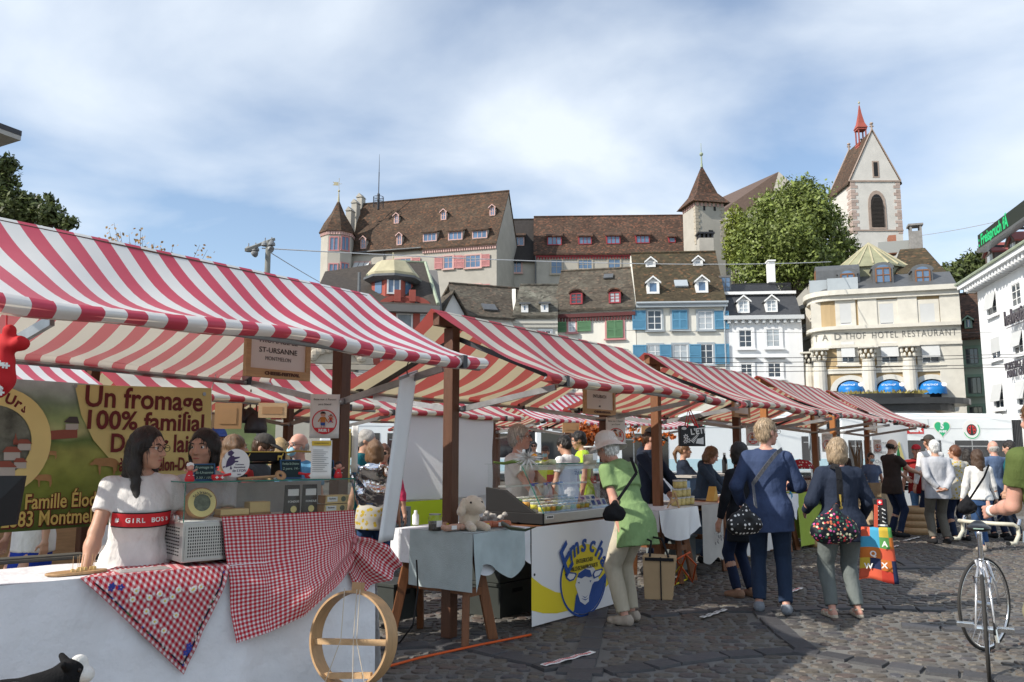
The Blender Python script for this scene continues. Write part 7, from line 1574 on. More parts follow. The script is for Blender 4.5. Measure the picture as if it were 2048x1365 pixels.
 for k in range(16):
  a,z=R.uniform(-2.6,-.5),R.uniform(-.09,.05);rr=.062*sqrt(max(.05,1-(z/.105)**2));T=Matrix.Translation(V((-.02+rr*cos(a),rr*.82*sin(a)-.001,z-.01)))@Matrix.Rotation(a+pi/2,4,'Z');b.M=T;b.boxb(-.011,.011,-.003,.001,-.0035,.0035);b.boxb(-.0035,.0035,-.0034,.001,-.011,.011)
 b.build('cross',PAPER,g);b=MB();b.tube([(0,0,.1),(-.01,0,.27)],.003,5);b.build('cord',REDP,g)
table1()
def signs():
 def framed(s0,x0,y0,x1,y1,y,lines,label,lab2=True):
  a=FS.hit(x0,y1,y);c=FS.hit(x1,y0,y);w,h=c.x-a.x,c.z-a.z;t=thing('framed_sign',label,'sign',FS.w(a.x,y,a.z),DANG,'wooden framed stall name signs');f=.035;fb=.055 if h>.3 else.04
  for q in((0,w,0,fb),(0,w,h-f,h),(0,f,fb,h-f),(w-f,w,fb,h-f)):b=MB();b.boxb(q[0],q[1],-.015,.015,q[2],q[3]);b.build('frame_bar',PINE,t)
  b=MB();b.boxb(f,w-f,.0,.008,fb,h-f);b.build('panel',PAPER,t)
  for i,(s,z,sz)in enumerate(lines):text('sign_lettering',s,sz*h,INK if i<2 else INKG,t,Matrix.Translation(V((w/2,-.002,h*z))),world=False,fit=min(w*.72,sz*h*.62*len(s)))
  text('frame_lettering','CHEESE-FESTIVAL',fb*.5,MATS['stall_wood_dark'],t,Matrix.Translation(V((w*.55,-.017,fb*.5))),world=False,bold=.002,fit=w*.55)
 framed(0,488,645,621,752,-.075,(('FROMAGE LE',.60,.12),('ST-URSANNE',.44,.12),('MONTMELON',.31,.09)),'wood-framed sign reading Fromage le St-Ursanne Montmelon')
 framed(0,1168,752,1228,828,-.075,(('EMSCHA GMBH',.62,.12),('ENTLEBUCH',.44,.11),('—',.34,.08),('®®',.2,.07)),'wood-framed sign reading Emscha GmbH Entlebuch')
 framed(0,1466,780,1497,834,-.075,(("L'ETIVAZ AOP",.55,.11),('VAUD',.38,.11)),'narrow wood-framed sign on the third stall post')
 framed(0,1627,812,1649,848,-.075,(('ALPKÄSE',.55,.11),('BERN',.38,.11)),'small wood-framed sign on the fourth stall post')
 framed(0,1737,838,1752,866,-.075,(('KÄSE',.55,.11),),'tiny wood-framed sign on the farthest front-row post')
 def notice(px,py0,py1,s,label,px_w=None,info=True):
  Y=FS.w(s,-.1,0).y;zt,zb=P(px,py0,Y).z,P(px,py1,Y).z;h=zt-zb;w=h*.66;o=P(px,py1,Y-.06);t=thing('notice_sheet',label,'notice',o,radians(8),'one person per stall notices')
  b=MB();b.grid(lambda u,v:((u-.5)*w,.008*sin(u*5+v*3),h*v),6,8);b.build('sheet',PAPER,t,smooth=True,solid=.002)
  for q,(s_,z,sz)in enumerate((('Bitte nur 1 Person',.88,.062),('pro Stand',.77,.062))):text('notice_lettering',s_,sz*h,INK,t,Matrix.Translation(V((0,-.012,z*h))),world=False,fit=w*(.76 if q==0 else.42))
  C=V((0,-.012,.37*h));R=.28*h;b=MB()
  for k in range(32):a0,a1=2*pi*k/32,2*pi*(k+1)/32;b.prism([C+V((r*cos(a),0,r*sin(a)))for a,r in((a0,R*.91),(a0,R),(a1,R),(a1,R*.91))],(0,.001,0))
  b.prism([C+V((R*.93*cos(a),-.0004,R*.93*sin(a)))for a in np.linspace(-pi*.83,-pi*.17,12)],(0,.001,0));b.build('ring_print',REDP,t)
  b=MB();u=R/1.0
  def fig(cx,cz,k):
   b.m=0;b.prism([C+V((cx+k*.17*cos(a),-.001,cz+k*(.42+.17*sin(a))))for a in np.linspace(0,2*pi,14)[:-1]],(0,.001,0));b.m=1;b.prism([C+V((cx+k*.19*cos(a),-.0016,cz+k*(.47+.16*sin(a))))for a in np.linspace(0,pi,9)],(0,.001,0));b.m=2
   b.prism([C+V((cx+x*k,-.001,cz+z*k))for x,z in((-.16,-.15),(.16,-.15),(.17,.24),(-.17,.24))],(0,.001,0));b.prism([C+V((cx+x*k,-.001,cz+z*k))for x,z in((-.36,-.08),(-.28,-.12),(-.14,.16),(-.16,.24))],(0,.001,0));b.prism([C+V((cx-x*k,-.001,cz+z*k))for x,z in((-.36,-.08),(-.28,-.12),(-.14,.16),(-.16,.24))],(0,.001,0));b.m=3
   b.prism([C+V((cx+x*k,-.001,cz+z*k))for x,z in((-.15,-.36),(.15,-.36),(.16,-.15),(-.16,-.15))],(0,.001,0));b.m=0
   for sg in(-1,1):b.prism([C+V((cx+sg*.09*k-.03*k,-.001,cz-.52*k)),C+V((cx+sg*.09*k+.03*k,-.001,cz-.52*k)),C+V((cx+sg*.09*k+.03*k,-.001,cz-.36*k)),C+V((cx+sg*.09*k-.03*k,-.001,cz-.36*k))],(0,.001,0))
  fig(-R*.12,R*.12,R*1.15);fig(R*.5,R*.22,R*.62);b.build('person_print',[SKP,INK,mat('print_orange',(.50,.18,.03),.6),BLU],t)
  b=MB()
  for sg in(-1,1):b.beam(C+V((R*.5-sg*R*.2,-.003,-R*.1)),C+V((R*.5+sg*R*.2,-.003,R*.5)),.004*h/.26,.001,(0,1,0))
  b.build('cross_print',REDP,t);text('notice_lettering','NUR 1',.085*h,PAPER,t,Matrix.Translation(V((0,-.0135,.37*h-R*.70))),world=False,bold=.002)
 notice(648,790,877,-1.19,'one person notice taped to the nearest stall post');notice(1232,836,896,2.49,'one person notice on the post under the Emscha sign');notice(1506,852,892,6.17,'one person notice beside the blue-jacketed woman');notice(1656,868,904,9.79,'one person notice on the fourth stall post');notice(1756,880,906,13.44,'one person notice on the farthest front-row post')
 def sheet(px0,py0,px1,py1,Y,m,label,cat,rot=6,lines=(),head=None,tm=None):
  a,c=P(px0,py1,Y),P(px1,py0,Y);w,h=c.x-a.x,c.z-a.z;t=thing('poster' if cat=='poster' else 'info_sheet',label,cat,((a.x+c.x)/2,Y,a.z),radians(rot));b=MB();b.grid(lambda u,v:((u-.5)*w,.006*sin(4*u+5*v),h*v),6,8);b.build('sheet',m,t,smooth=True,solid=.003)
  if head:b=MB();b.boxb(-w/2+.004,w/2-.004,-.012,-.010,h*.86,h*.985);b.build('header_print',head,t)
  for s,z,sz in lines:text('sheet_lettering',s,sz*h,tm or INK,t,Matrix.Translation(V((0,-.0125,z*h))),world=False,fit=min(w*.85,sz*h*.62*len(s)))
  return t,w,h
 t,w,h=sheet(621,881,664,958,4.62,PAPER,'price list sheet with yellow header taped below the notice','sheet',8,(('CHEESE FESTIVAL',.92,.04),),mat('header_yellow',(.62,.42,.05),.6));b=MB()
 for k in range(12):b.boxb(-w*.42,w*(.1+.3*((k*37)%10)/10),-.0125,-.011,h*(.74-.05*k),h*(.752-.05*k))
 b.build('text_print',INKG,t)
 t,w,h=sheet(664,858,702,965,6.9,mat('sponsor_yellow',(.74,.60,.20),.6),'yellow sponsors and partners poster behind the nearest post','poster',4,(('SPONSOREN',.72,.055),('UND PARTNER',.64,.055)),tm=mat('print_ochre',(.35,.25,.06),.6));b=MB()
 for r in range(4):
  for c in range(2):b.boxb(-w*.4+c*w*.45,-w*.4+c*w*.45+w*.36,-.012,-.010,h*(.45-.13*r),h*(.45-.13*r)+h*.08)
 b.build('logo_print',PAPER,t);sheet(702,852,717,945,6.95,PAPER,'plain white sheet beside the yellow sponsor poster','sheet',4)
signs()
# ---------------------------------------------------------------- cheese banner behind the first counter
def cheese_banner():
 y=1.10;a=FS.hit(-260,768,y);c=FS.hit(422,776,y);z0,z1=FS.hit(0,1066,y).z,(FS.hit(0,767,y).z+c.z)/2;x0,x1=a.x,c.x;w,h=x1-x0,z1-z0
 t=thing('cheese_banner','large farm landscape banner reading Un fromage 100% familial behind the first counter','banner',FS.w(x0,y,z0),DANG)
 S=lambda x:.012*sin(x*5);b=MB();b.grid(lambda u,v:(w*u,S(w*u),h*v),40,10,w,h)
 m,tt,p=newmat('banner_print',.45,.3);tcn=tt.nodes.new('ShaderNodeTexCoord');s=tt.nodes.new('ShaderNodeSeparateXYZ');tt.links.new(tcn.outputs['UV'],s.inputs[0])
 n=tt.nodes.new('ShaderNodeTexNoise');n.inputs['Scale'].default_value=9;n.inputs['Detail'].default_value=8;tt.links.new(tcn.outputs['UV'],n.inputs['Vector'])
 n2=tt.nodes.new('ShaderNodeTexNoise');n2.inputs['Scale'].default_value=2.2;n2.inputs['Detail'].default_value=6;tt.links.new(tcn.outputs['UV'],n2.inputs['Vector'])
 r=tt.nodes.new('ShaderNodeValToRGB');e=r.color_ramp.elements;cs=[(0,(.05,.075,.015)),(.30,(.14,.17,.03)),(.52,(.19,.20,.05)),(.60,(.07,.11,.03)),(.66,(.30,.30,.14)),(.78,(.18,.24,.10)),(.86,(.12,.16,.10)),(1,(.30,.33,.33))]
 while len(e)<len(cs):e.new(.5)
 for i,(q,cc)in enumerate(cs):e[i].position=q;e[i].color=cc+(1,)
 tt.links.new(mth('ADD',mth('DIVIDE',s.outputs[1],h,tt),mth('MULTIPLY',mth('SUBTRACT',n2.outputs[0],.5,tt),.16,tt),tt),r.inputs[0])
 vm=tt.nodes.new('ShaderNodeVectorMath');vm.operation='SCALE';tt.links.new(r.outputs[0],vm.inputs[0]);tt.links.new(mth('ADD',mth('MULTIPLY',n.outputs[0],1.5,tt),.75,tt),vm.inputs['Scale']);tt.links.new(vm.outputs[0],p.inputs['Base Color']);b.build('sheet',m,t,smooth=True)
 Q=lambda px,py:FS.hit(px,py,y)-V((x0,y,z0))
 def pr(nm,pts,mm,k=1):b=MB();q=[Q(*p)for p in pts];b.add([(p.x,S(p.x)-.006-.003*k,p.z)for p in q],[tuple(range(len(q)))[::-1]]);return b.build(nm,mm,t)
 OV=mat('print_cream',(.68,.55,.22),.55,.08,3)
 cur=[(147,770),(420,777),(418,950)]+[(400-12*k,968+3.2*k-1.1*k*k*.5)for k in range(0,8)]+[(225,925),(185,880),(160,830)]
 pr('print_area',cur,mat('print_wash',(.66,.55,.22),.55,.15,2))
 b=MB();C=Q(-20,885);R=Q(98,885).x-C.x;k=40
 for i in range(k):a0,a1=2*pi*i/k,2*pi*(i+1)/k;b.add([(C.x+rr*cos(t_),S(C.x+rr*cos(t_))-.016,C.z+rr*sin(t_))for t_,rr in((a0,R*.66),(a0,R),(a1,R),(a1,R*.66))],[(0,3,2,1)])
 b.build('seal_ring',OV,t);b=MB();b.add([(C.x+R*.66*cos(2*pi*i/k),S(C.x)-.018,C.z+R*.66*sin(2*pi*i/k))for i in range(k)],[tuple(range(k))[::-1]]);b.build('seal_photo',mat('village_print',(.13,.14,.11),.6,.9,9),t)
 VR=mat('print_roof',(.25,.07,.045),.6);VW=mat('print_wall',(.42,.40,.36),.6)
 for(x,yy,s_)in((20,905,16),(44,888,13),(8,935,18),(36,925,12)):pr('village_print',[(x-s_,yy+s_),(x+s_,yy+s_),(x+s_,yy),(x-s_,yy)],VW,5);pr('village_print',[(x-s_*1.2,yy),(x+s_*1.2,yy),(x+s_*.5,yy-s_*.7),(x-s_*.7,yy-s_*.7)],VR,6)
 pr('steeple_print',[(22,880),(32,880),(32,890),(27,866),(22,890)],VR,6)
 pr('farm_print',[(98,862),(152,858),(152,876),(98,880)],VR,2);pr('farm_print',[(124,845),(136,834),(152,834),(156,848)],mat('print_slate',(.06,.05,.05),.6),2);pr('farm_print',[(128,848),(154,848),(154,860),(128,860)],VW,2)
 COW=mat('print_cow',(.36,.20,.08),.6,.2,20)
 def cow(x,yy,s_):pr('cow_print',[(x+s_*a_,yy+s_*b_)for a_,b_ in((-1,-.2),(-.8,-.45),(.5,-.5),(.95,-.4),(1,.5),(.85,.9),(.75,.9),(.72,.3),(.3,.2),(-.3,.2),(-.35,.9),(-.48,.9),(-.55,.15),(-.8,.05),(-1.15,.15),(-1.3,.0))],COW,2)
 cow(208,928,24);cow(240,926,18);cow(98,908,12);cow(82,958,18)
 XL=V((1,0,0));tx=lambda s_,x,yy,sz,mm,wpx,**k:text('banner_lettering',s_,sz,mm,t,Matrix.Translation(V((Q(x,yy).x,-.022,Q(x,yy).z))),world=False,fit=Q(x+wpx/2,yy).x-Q(x-wpx/2,yy).x,**k)
 tx('Un fromage',291,801,.20,MAROON,234,bold=.004);tx('100% familial',292,845,.175,MAROON,232,bold=.004);tx('De pur lait',305,889,.175,MAROON,168,bold=.004);tx('à Montmelon-Dessous',330,930,.13,MAROON,180,bold=.003)
 for dx,mm,k in((.003,MAROON,0),(0,mat('print_gold',(.62,.47,.13),.5),1)):
  for s_,x,yy,wp in(('Famille Élodie',130,1002,160),('2883 Montmelon',110,1036,208)):text('banner_lettering',s_,.13,mm,t,Matrix.Translation(V((Q(x,yy).x+dx,-.020-.003*k,Q(x,yy).z-dx))),world=False,fit=Q(x+wp/2,yy).x-Q(x-wp/2,yy).x,bold=.008 if k==0 else.002)
 def ring(s_,R_,a0,sz,mm):
  for i,ch in enumerate(s_):
   a_=a0-i*sz*.62/R_;text('seal_lettering',ch,sz,mm,t,Matrix.Translation(V((C.x+R_*cos(a_),-.024,C.z+R_*sin(a_))))@Matrix.Rotation(-(a_-pi/2),4,'Y'),world=False,bold=.003)
 ring('Ursanne',R*.80,radians(72),.085,MAROON);ring('Au lait cru',R*.82,radians(10),.05,INK)
 for px in(147,283,406):q=Q(px,773);b=MB();b.lathe([(.008,0),(.014,0),(.014,.004),(.008,.004)],12,(q.x,S(q.x)-.012,h-.02),Matrix.Rotation(pi/2,3,'X'));b.build('eyelet',GALV,t)
 b=MB();q=Q(420,790);b.tube([(q.x,0,h-.02),(q.x+.03,-.02,h+.14)],.004,5);b.tube([(q.x+.01,0,h-.02),(q.x+.015,-.01,h-.2),(q.x+.0,0,h-.3)],.004,5);b.build('cord',PAPER,t)
cheese_banner()
# ---------------------------------------------------------------- second stall
YF=-.37
def stall2():
 xa,xb=FS.hit(945,1085,YF).x,2.75;trestle(FS,(xa+.14,2.2),YF+.02,.46,.83,'trestle table with brown legs under sausages and display case of the second stall',WOODM,top=(xa,xb))
 drape('tablecloth','white cloth with pointed corner under the blue-grey towel on the second stall','tablecloth',FS,xa-.02,xa+.75,YF,.47,.834,.26,WCL,(True,False),.02,low=lambda u:.26+.06*sin(u*7),a=3)
 drape('towel','blue-grey towel with thin red hem hanging over the table corner','cloth',FS,xa-.06,xa+.60,YF-.05,.22,.842,.27,mat('towel_bluegrey',(.40,.47,.48),.95,.2,5,.4,140),(True,False),.022,low=lambda u:(.30-.07*sin(u*6+.5)+.16*max(0,1-u*7)),a=5)
 a=FS.hit(1065,1270,YF-.02);c=FS.hit(1251,1218,YF-.02);w=c.x-a.x;h=.80;t=thing('sheep_banner','white banner with yellow swoosh and blue sheep emblem reading Emscha','banner',FS.w(a.x,YF-.02,.02),DANG);S=lambda x:.008*sin(x*4+1)
 b=MB();b.grid(lambda u,v:(w*u,S(w*u),h*v+.008*(1-u)),24,8);b.build('sheet',mat('banner_vinyl',(.78,.78,.79),.4,.03,2),t,smooth=True)
 Q=lambda px,py:(lambda q:(q.x-a.x,q.z-.02))(FS.hit(px,py,YF-.02))
 def pr(nm,pts,mm,k):b=MB();b.add([(x,S(x)-.0015-.0009*k,z)for x,z in pts],[tuple(range(len(pts)))[::-1]]);return b.build(nm,mm,t)
 qe=lambda x,y:Q(780+x/3.74,1000+y/3.74);pq=lambda L:[qe(*p)for p in L]
 pr('swoosh_print',pq([(1062,578),(1140,640),(1240,690),(1330,705),(1330,830),(1250,850),(1150,850),(1062,828)]),YEL,0);pr('swoosh_print',pq([(1600,500),(1660,425),(1690,560),(1610,655)]),YEL,0)
 C=qe(1449,590);rx_=(qe(1615,590)[0]-qe(1283,590)[0])/2;rz_=(qe(1449,320)[1]-qe(1449,864)[1])/2
 e_=lambda k,a0,a1,n=24:[(C[0]+rx_*k*cos(radians(a0+(a1-a0)*i/n)),C[1]+rz_*k*sin(radians(a0+(a1-a0)*i/n)))for i in range(n+1)]
 pr('oval_print',e_(.96,0,360,40),YEL,1)
 for k0,k1,a0,a1 in((.97,1.03,150,362),):
  o_,i_=e_(k1,a0,a1,30),e_(k0,a0,a1,30);b=MB()
  for i in range(30):b.add([(p[0],S(p[0])-.005,p[1])for p in(i_[i],o_[i],o_[i+1],i_[i+1])],[(0,1,2,3)])
  b.build('oval_line',BLU,t)
 body=pq([(1370,850),(1385,720),(1420,640),(1500,640),(1520,612),(1560,605),(1608,612)])+[p for p in e_(.955,2,-122,20)]
 pr('sheep_print',body,BLU,3);WHT=mat('print_white',(.78,.78,.79),.45)
 pr('sheep_print',pq([(1395,575),(1405,545),(1450,512),(1490,522),(1505,570),(1502,640),(1480,720),(1478,760),(1450,785),(1415,760),(1395,690),(1380,640)]),WHT,4)
 pr('sheep_print',pq([(1392,578),(1405,548),(1450,515),(1488,525),(1503,572),(1480,580),(1450,572),(1425,588)]),BLU,5)
 for L in([(1305,555),(1335,540),(1385,545),(1392,560),(1370,600),(1340,612),(1315,590)],[(1505,560),(1520,530),(1575,512),(1588,520),(1560,570),(1515,590)]):pr('ear_print',pq(L),BLU,4);cx,cz=np.mean(L,0);pr('ear_print',pq([(cx+(x-cx)*.72,cz+(z-cz)*.66)for x,z in L]),WHT,5)
 for L in([(1395,620),(1408,612),(1410,626)],[(1482,604),(1496,600),(1490,618)],[(1425,715),(1450,735),(1475,708),(1452,728)],[(1420,735),(1452,752),(1480,730),(1453,744)]):pr('face_print',pq(L),BLU,6)
 o=C[0];R_=rx_*1.28
 for i,ch in enumerate('Emscha'):
  a_=radians((146,119,93,70,47,26)[i]);text('banner_lettering',ch,(.34,.22,.22,.21,.24,.2)[i],BLU,t,Matrix.Translation(V((C[0]+rx_*1.0*cos(a_),-.012,C[1]+rz_*(.98)*sin(a_))))@Matrix.Rotation(-(a_-pi/2)*.75,4,'Y'),world=False,bold=.006,shear=.25)
 for s_,dz in(('ENTLEBUCHER',.135),('MILCHSCHAFPRODUKTE',.085)):text('banner_lettering',s_,.052,INK,t,Matrix.Translation(V((C[0]+.0,-.012,C[1]+dz*1.2))),world=False,fit=rx_*(.74 if dz>.1 else 1.22),shear=.15)
 for px,py in((1070,1150),(1068,1262),(1142,1250),(1240,1222)):x,z=Q(px,py);b=MB();b.lathe([(.006,0),(.011,0),(.011,.004),(.006,.004)],10,(x,S(x)-.001,z),Matrix.Rotation(pi/2,3,'X'));b.build('eyelet',IRON,t)
 x0=FS.hit(1089,1062,YF+.01).x;x1=FS.hit(1222,1044,YF+.01).x+.25;y0=YF+.01;t=thing('dairy_display','black and steel cold case with slanted glass full of yogurt cups and milk bottles','display case',FS.w(x0,y0,.838),DANG);L=x1-x0;D=.62;zt=.50
 b=MB();b.boxb(0,L,0,D,0,.085);b.build('steel_base',STEEL,t,bevel=.006);b=MB();b.boxb(-.03,-.0005,-.002,D,-.001,.09);b.prism([(-.03,.08,.09),(-.03,D,.09),(-.03,D,.30),(-.03,.40,.28),(-.03,.2,.16)],(.029,0,0));b.build('side_cheek',BLKP,t,bevel=.004)
 b=MB();b.prism([(0,.004,.087),(0,.24,zt),(0,.244,zt),(0,.008,.087)],(L,0,0));b.build('front_pane',GLS,t)
 for x in(0,L-.004):b=MB();b.prism([(x,.012,.088),(x,D,.088),(x,D,zt),(x,.25,zt)],(.004,0,0));b.build('side_pane',GLS,t)
 b=MB();b.boxb(-.05,L+.03,.22,D,zt+.002,zt+.010);b.build('shelf_pane',GLS,t);b=MB();b.boxb(-.05,L+.03,.217,.2195,zt,zt+.012);b.beam((0,.004,.088),(0,.242,zt),.008,.006);b.build('glass_edge',GEDGE,t)
 b=MB();b.boxb(.0,L,.245,.262,zt-.05,zt-.002);b.build('steel_rail',STEEL,t);b=MB();b.boxb(.0,L,.42,.50,.30,.315);b.build('inner_shelf',STEEL,t)
 b=MB();b.boxb(.02,.14,-.0025,-.0005,.04,.07);b.build('maker_plate',PAPER,t);text('maker_lettering','SCHALLER',.02,INK,t,Matrix.Translation(V((.08,-.004,.055))),world=False,bold=.001)
 CUP=mat('yogurt_cup',(.72,.72,.68),.4);BOT=mat('milk_bottle',(.74,.77,.80),.3);BCAP=mat('blue_cap',(.02,.16,.60),.4);R=random.Random(1);cols=[mat('label_yellow',(.70,.60,.05),.5),mat('label_green',(.30,.50,.15),.5),mat('label_orange',(.75,.35,.04),.5),mat('label_ltblue',(.25,.50,.65),.5)]
 proto=None
 def cp(root,loc,label=None):
  r=root.copy();COL.objects.link(r);r.location=loc
  for ch in root.children:d=ch.copy();COL.objects.link(d);d.parent=r
  if label:r['label']=label
  return r
 protos=[]
 for i,nm in enumerate(('yellow','green','orange','pale blue')):
  g=thing('yogurt_cup','small white yogurt cup with %s label in the slanted glass case'%nm,'yogurt',(0,0,0),DANG,'yogurt cups in the glass case');b=MB();b.lathe([(.027,0),(.034,.062),(.036,.064),(.036,.068),(.0,.069)],14);b.build('cup',CUP,g,smooth=True);b=MB();b.lathe([(.0287,.012),(.0338,.05)],14,a0=0,a1=2*pi);b.build('label_band',cols[i],g,smooth=True);protos.append(g)
 k=0;used=set()
 for r in range(4):
  for c_ in range(13):
   x=.06+c_*.082;y=.07+r*.082;z=.838+.088+.02*r
   if x>L*.62:continue
   i=(0,0,2,1)[(c_+r)%4]if x<.42 else(1,3,0,3)[(c_*2+r)%4];loc=FS.w(x0+x,y0+y,z);g=protos[i]
   if i not in used:used.add(i);g.location=loc
   else:cp(g,loc)
 g=thing('milk_bottle','white milk bottle with blue cap standing at the back of the glass case','bottle',(0,0,0),DANG,'blue-capped milk bottles');b=MB();b.lathe([(.034,0),(.036,.01),(.036,.09),(.02,.135),(.018,.15)],16);b.build('bottle',BOT,g,smooth=True);b=MB();b.lathe([(.021,.146),(.021,.17),(.0,.171)],14);b.build('cap',BCAP,g)
 for i in range(6):
  loc=FS.w(x0+.42+i*.105,y0+.42+.03*(i%2),.838+.155)
  if i==0:g.location=loc
  else:cp(g,loc)
 g=thing('cheese_pack','clear pack with blue and white label leaning in the right of the glass case','pack',(0,0,0),DANG,'packed sheep cheeses');b=MB();b.boxb(-.05,.05,0,.03,0,.09,Matrix.Rotation(-.5,3,'X'));b.build('pack',mat('pack_white',(.66,.70,.72),.3),g,bevel=.01);b=MB();b.boxb(-.03,.03,-.002,.0,.02,.07,Matrix.Rotation(-.5,3,'X'));b.build('label',BLU,g)
 for i in range(8):
  loc=FS.w(x0+L*.66+(i%4)*.10,y0+.10+.12*(i//4),.838+.09+.03*(i//4))
  if i==0:g.location=loc
  else:cp(g,loc)
 zs=.838+zt+.011;tp=lambda px,py,z,nm,lab,cat,g_=None:thing(nm,lab,cat,PZ(px,py,z),DANG,g_)
 g=tp(1056,934,zs,'feather_flower','fluffy white feather bloom with orange centre on top of the glass case','decoration');R=random.Random(9);b=MB()
 for k in range(240):d=V((R.gauss(0,1),R.gauss(0,1),R.gauss(.2,.8))).normalized();p=V((0,0,.06));s_=d.orthogonal().normalized()*.006;q=p+d*R.uniform(.07,.13);b.add([p+d*.02+s_,p+d*.02-s_,q+V((0,0,-.02))],[(0,1,2)])
 b.build('feathers',mat('feather',(.75,.73,.68),.9,transl=.2),g);b=MB();b.ell((.02,-.04,.075),(.024,.024,.018),10);b.build('bloom',mat('orange_bloom',(.75,.28,.01),.7),g)
 for px0,px1,lab in((988,1046,'green curved leek stem lying left of the feather bloom'),(1080,1108,'pale folded leaves lying right of the feather bloom')):a_,c_=PZ(px0,930,zs),PZ(px1,931,zs);g=thing('leek',lab,'vegetable',a_,0);d=c_-a_;b=MB();b.tube([V((0,0,.02)),d*.35+V((0,0,.012)),d*.7+V((0,0,.03)),d+V((0,0,.025))],[.008,.012,.016,.022],8);b.build('stem',mat('leek_green',(.16,.26,.05),.5,.3,12)if px0<1000 else mat('leek_pale',(.60,.62,.35),.5,.2,12),g,smooth=True)
 def jar(px,py,z,r,h,lab,fill,lid=PAPER,nm='glass_jar'):g=tp(px,py,z,nm,lab,'jar');b=MB();b.lathe([(r*.9,0),(r,.01),(r,h*.8),(r*.8,h*.9),(r*.8,h*.96)],18);b.build('glass',GLS,g,smooth=True);b=MB();b.lathe([(r*.9,.004),(r*.93,h*.55),(0,h*.56)],16);b.build('contents',fill,g,smooth=True);b=MB();b.lathe([(r*.86,h*.94),(r*.86,h),(0,h+.002)],18);b.build('lid',lid,g);b=MB();b.lathe([(r+.001,h*.25),(r+.001,h*.62)],10,a0=-2.2,a1=-1.0);b.build('label',PAPER,g)
 jar(1180,930,zs,.06,.15,'tall glass jar with yellow label on top of the dairy case',mat('fill_beige',(.55,.48,.36),.7));jar(870,1062,.842,.055,.13,'glass jar of dark pellets with small label beside the sheep toy',mat('fill_dark',(.10,.09,.08),.8,.4,60),GALV)
 g=tp(831,1050,.842,'plastic_bottle','small white plastic bottle at the left end of the towel','bottle');b=MB();b.lathe([(.027,0),(.028,.01),(.028,.08),(.015,.095),(.013,.12),(0,.121)],16);b.build('bottle',PAPER,g,smooth=True)
 g=tp(945,1062,.84,'plush_sheep','cream plush sheep with floppy ears sitting by the brown post','toy');PL=mat('plush_cream',(.60,.50,.38),.95,.12,40,.5,120,sheen=.6);T=Matrix.Rotation(radians(-25),3,'Z');s=SDF();r3=lambda x,y,z:tuple(T@V((x,y,z)))
 s.ell(r3(0,.06,.09),(.085,.08,.10));s.ell(r3(0,-.0,.20),(.078,.078,.075),None,.03);s.ell(r3(.03,-.055,.175),(.045,.05,.042),None,.03);s.cap(r3(-.075,.0,.235),r3(-.105,-.01,.15),.02,.035,.015);s.cap(r3(.075,.02,.235),r3(.10,.03,.16),.02,.03,.015);s.cap(r3(-.04,-.03,.04),r3(-.05,-.11,.03),.035,.03,.02);s.cap(r3(.05,-.03,.04),r3(.07,-.11,.03),.035,.03,.02);npmesh('body',[s.mesh(.006,.002,90)],PL,g)
 b=MB()
 for x in(-.045,.05):b.ell(r3(x,-.062,.222),(.009,.009,.009),8)
 b.build('eyes',EYED,g,smooth=True)
 g=tp(978,1048,.84,'fleece','curly grey and white fleece lying behind the sausages','fleece');s=SDF();R=random.Random(3)
 for k in range(26):s.ell((R.gauss(0,.06),R.gauss(0,.035),.03+abs(R.gauss(0,.03))),(.028,.024,.022),None,.008)
 npmesh('fleece',[s.mesh(.006,.005,70)],mat('fleece_mix',(.36,.34,.31),.95,.9,14,.5,90),g)
 SAU=mat('sausage',(.42,.13,.07),.4,.3,12);SKN=mat('sausage_pack',(.50,.30,.22),.25,.3,14)
 for i,(px,py,an,L_,lab)in enumerate(((890,1058,.3,.13,'packed pale sausage nearest the jar'),(905,1063,-.2,.14,'packed sausage with small white tag at the table edge'),(928,1060,.5,.15,'sausage pack with yellow and blue label at the middle'),(950,1050,.1,.16,'sausage pack lying under the plush sheep'),(970,1058,-.3,.20,'long bare red sausage before the curly fleece'),(1003,1056,-.7,.13,'dark packed snack sausages beside the display case'))):
  g=tp(px,py,.845,'sausage',lab,'sausage','sausages on the towel');s=SDF();s.cap((-L_/2,0,.028),(L_/2,.01*i,.028),.026,.026,.02);s.cap((-L_/2,.03,.03),(L_/2,.035,.03),.02,.02,.02);npmesh('sausage',[s.mesh(.006,.003,60)],SAU if i>=4 else SKN,g);g.rotation_euler.z+=an;b=MB();b.boxb(-.03,.02,-.0285,-.026,.015,.045);b.build('tag',PAPER if i%2 else YEL,g)
 a_,c_=PZ(1005,1055,.85),PZ(1072,1068,.85);g=thing('horn','dark green curved horn lying in front of the steel case','horn',a_);d=c_-a_;b=MB();b.tube([V((0,0,.03)),d*.3+V((-.01,-.03,.01)),d*.7+V((0,-.03,.015)),d+V((0,0,.05))],[.02,.017,.011,.003],8);b.build('horn',mat('horn_green',(.03,.05,.015),.35,.3,20),g,smooth=True)
 for i,(px0,py0,px1,py1,y,lab)in enumerate(((1000,1130,1068,1188,.12,'upper dark grey crate under the sausage table'),(1000,1190,1068,1246,.12,'lower dark grey crate under the sausage table'),(786,1150,838,1245,.42,'black box with pale label under the left table end'))):p0,p1=FS.hit(px0,py1,y),FS.hit(px1,py0,y);z0=max(0,p0.z)if i!=0 else.30;g=thing('crate',lab,'crate',FS.w(p0.x,y,z0 if i!=1 else 0),DANG);b=MB();b.boxb(0,p1.x-p0.x,0,.4,0,.27);b.boxb(-.015,p1.x-p0.x+.015,-.015,.415,.27,.295);b.m=1;b.boxb((p1.x-p0.x)*.35,(p1.x-p0.x)*.65,-.003,.0,.2,.235);b.build('crate',[mat('crate_dark',(.035,.04,.036),.5,.2,8),BLKP],g,bevel=.006)
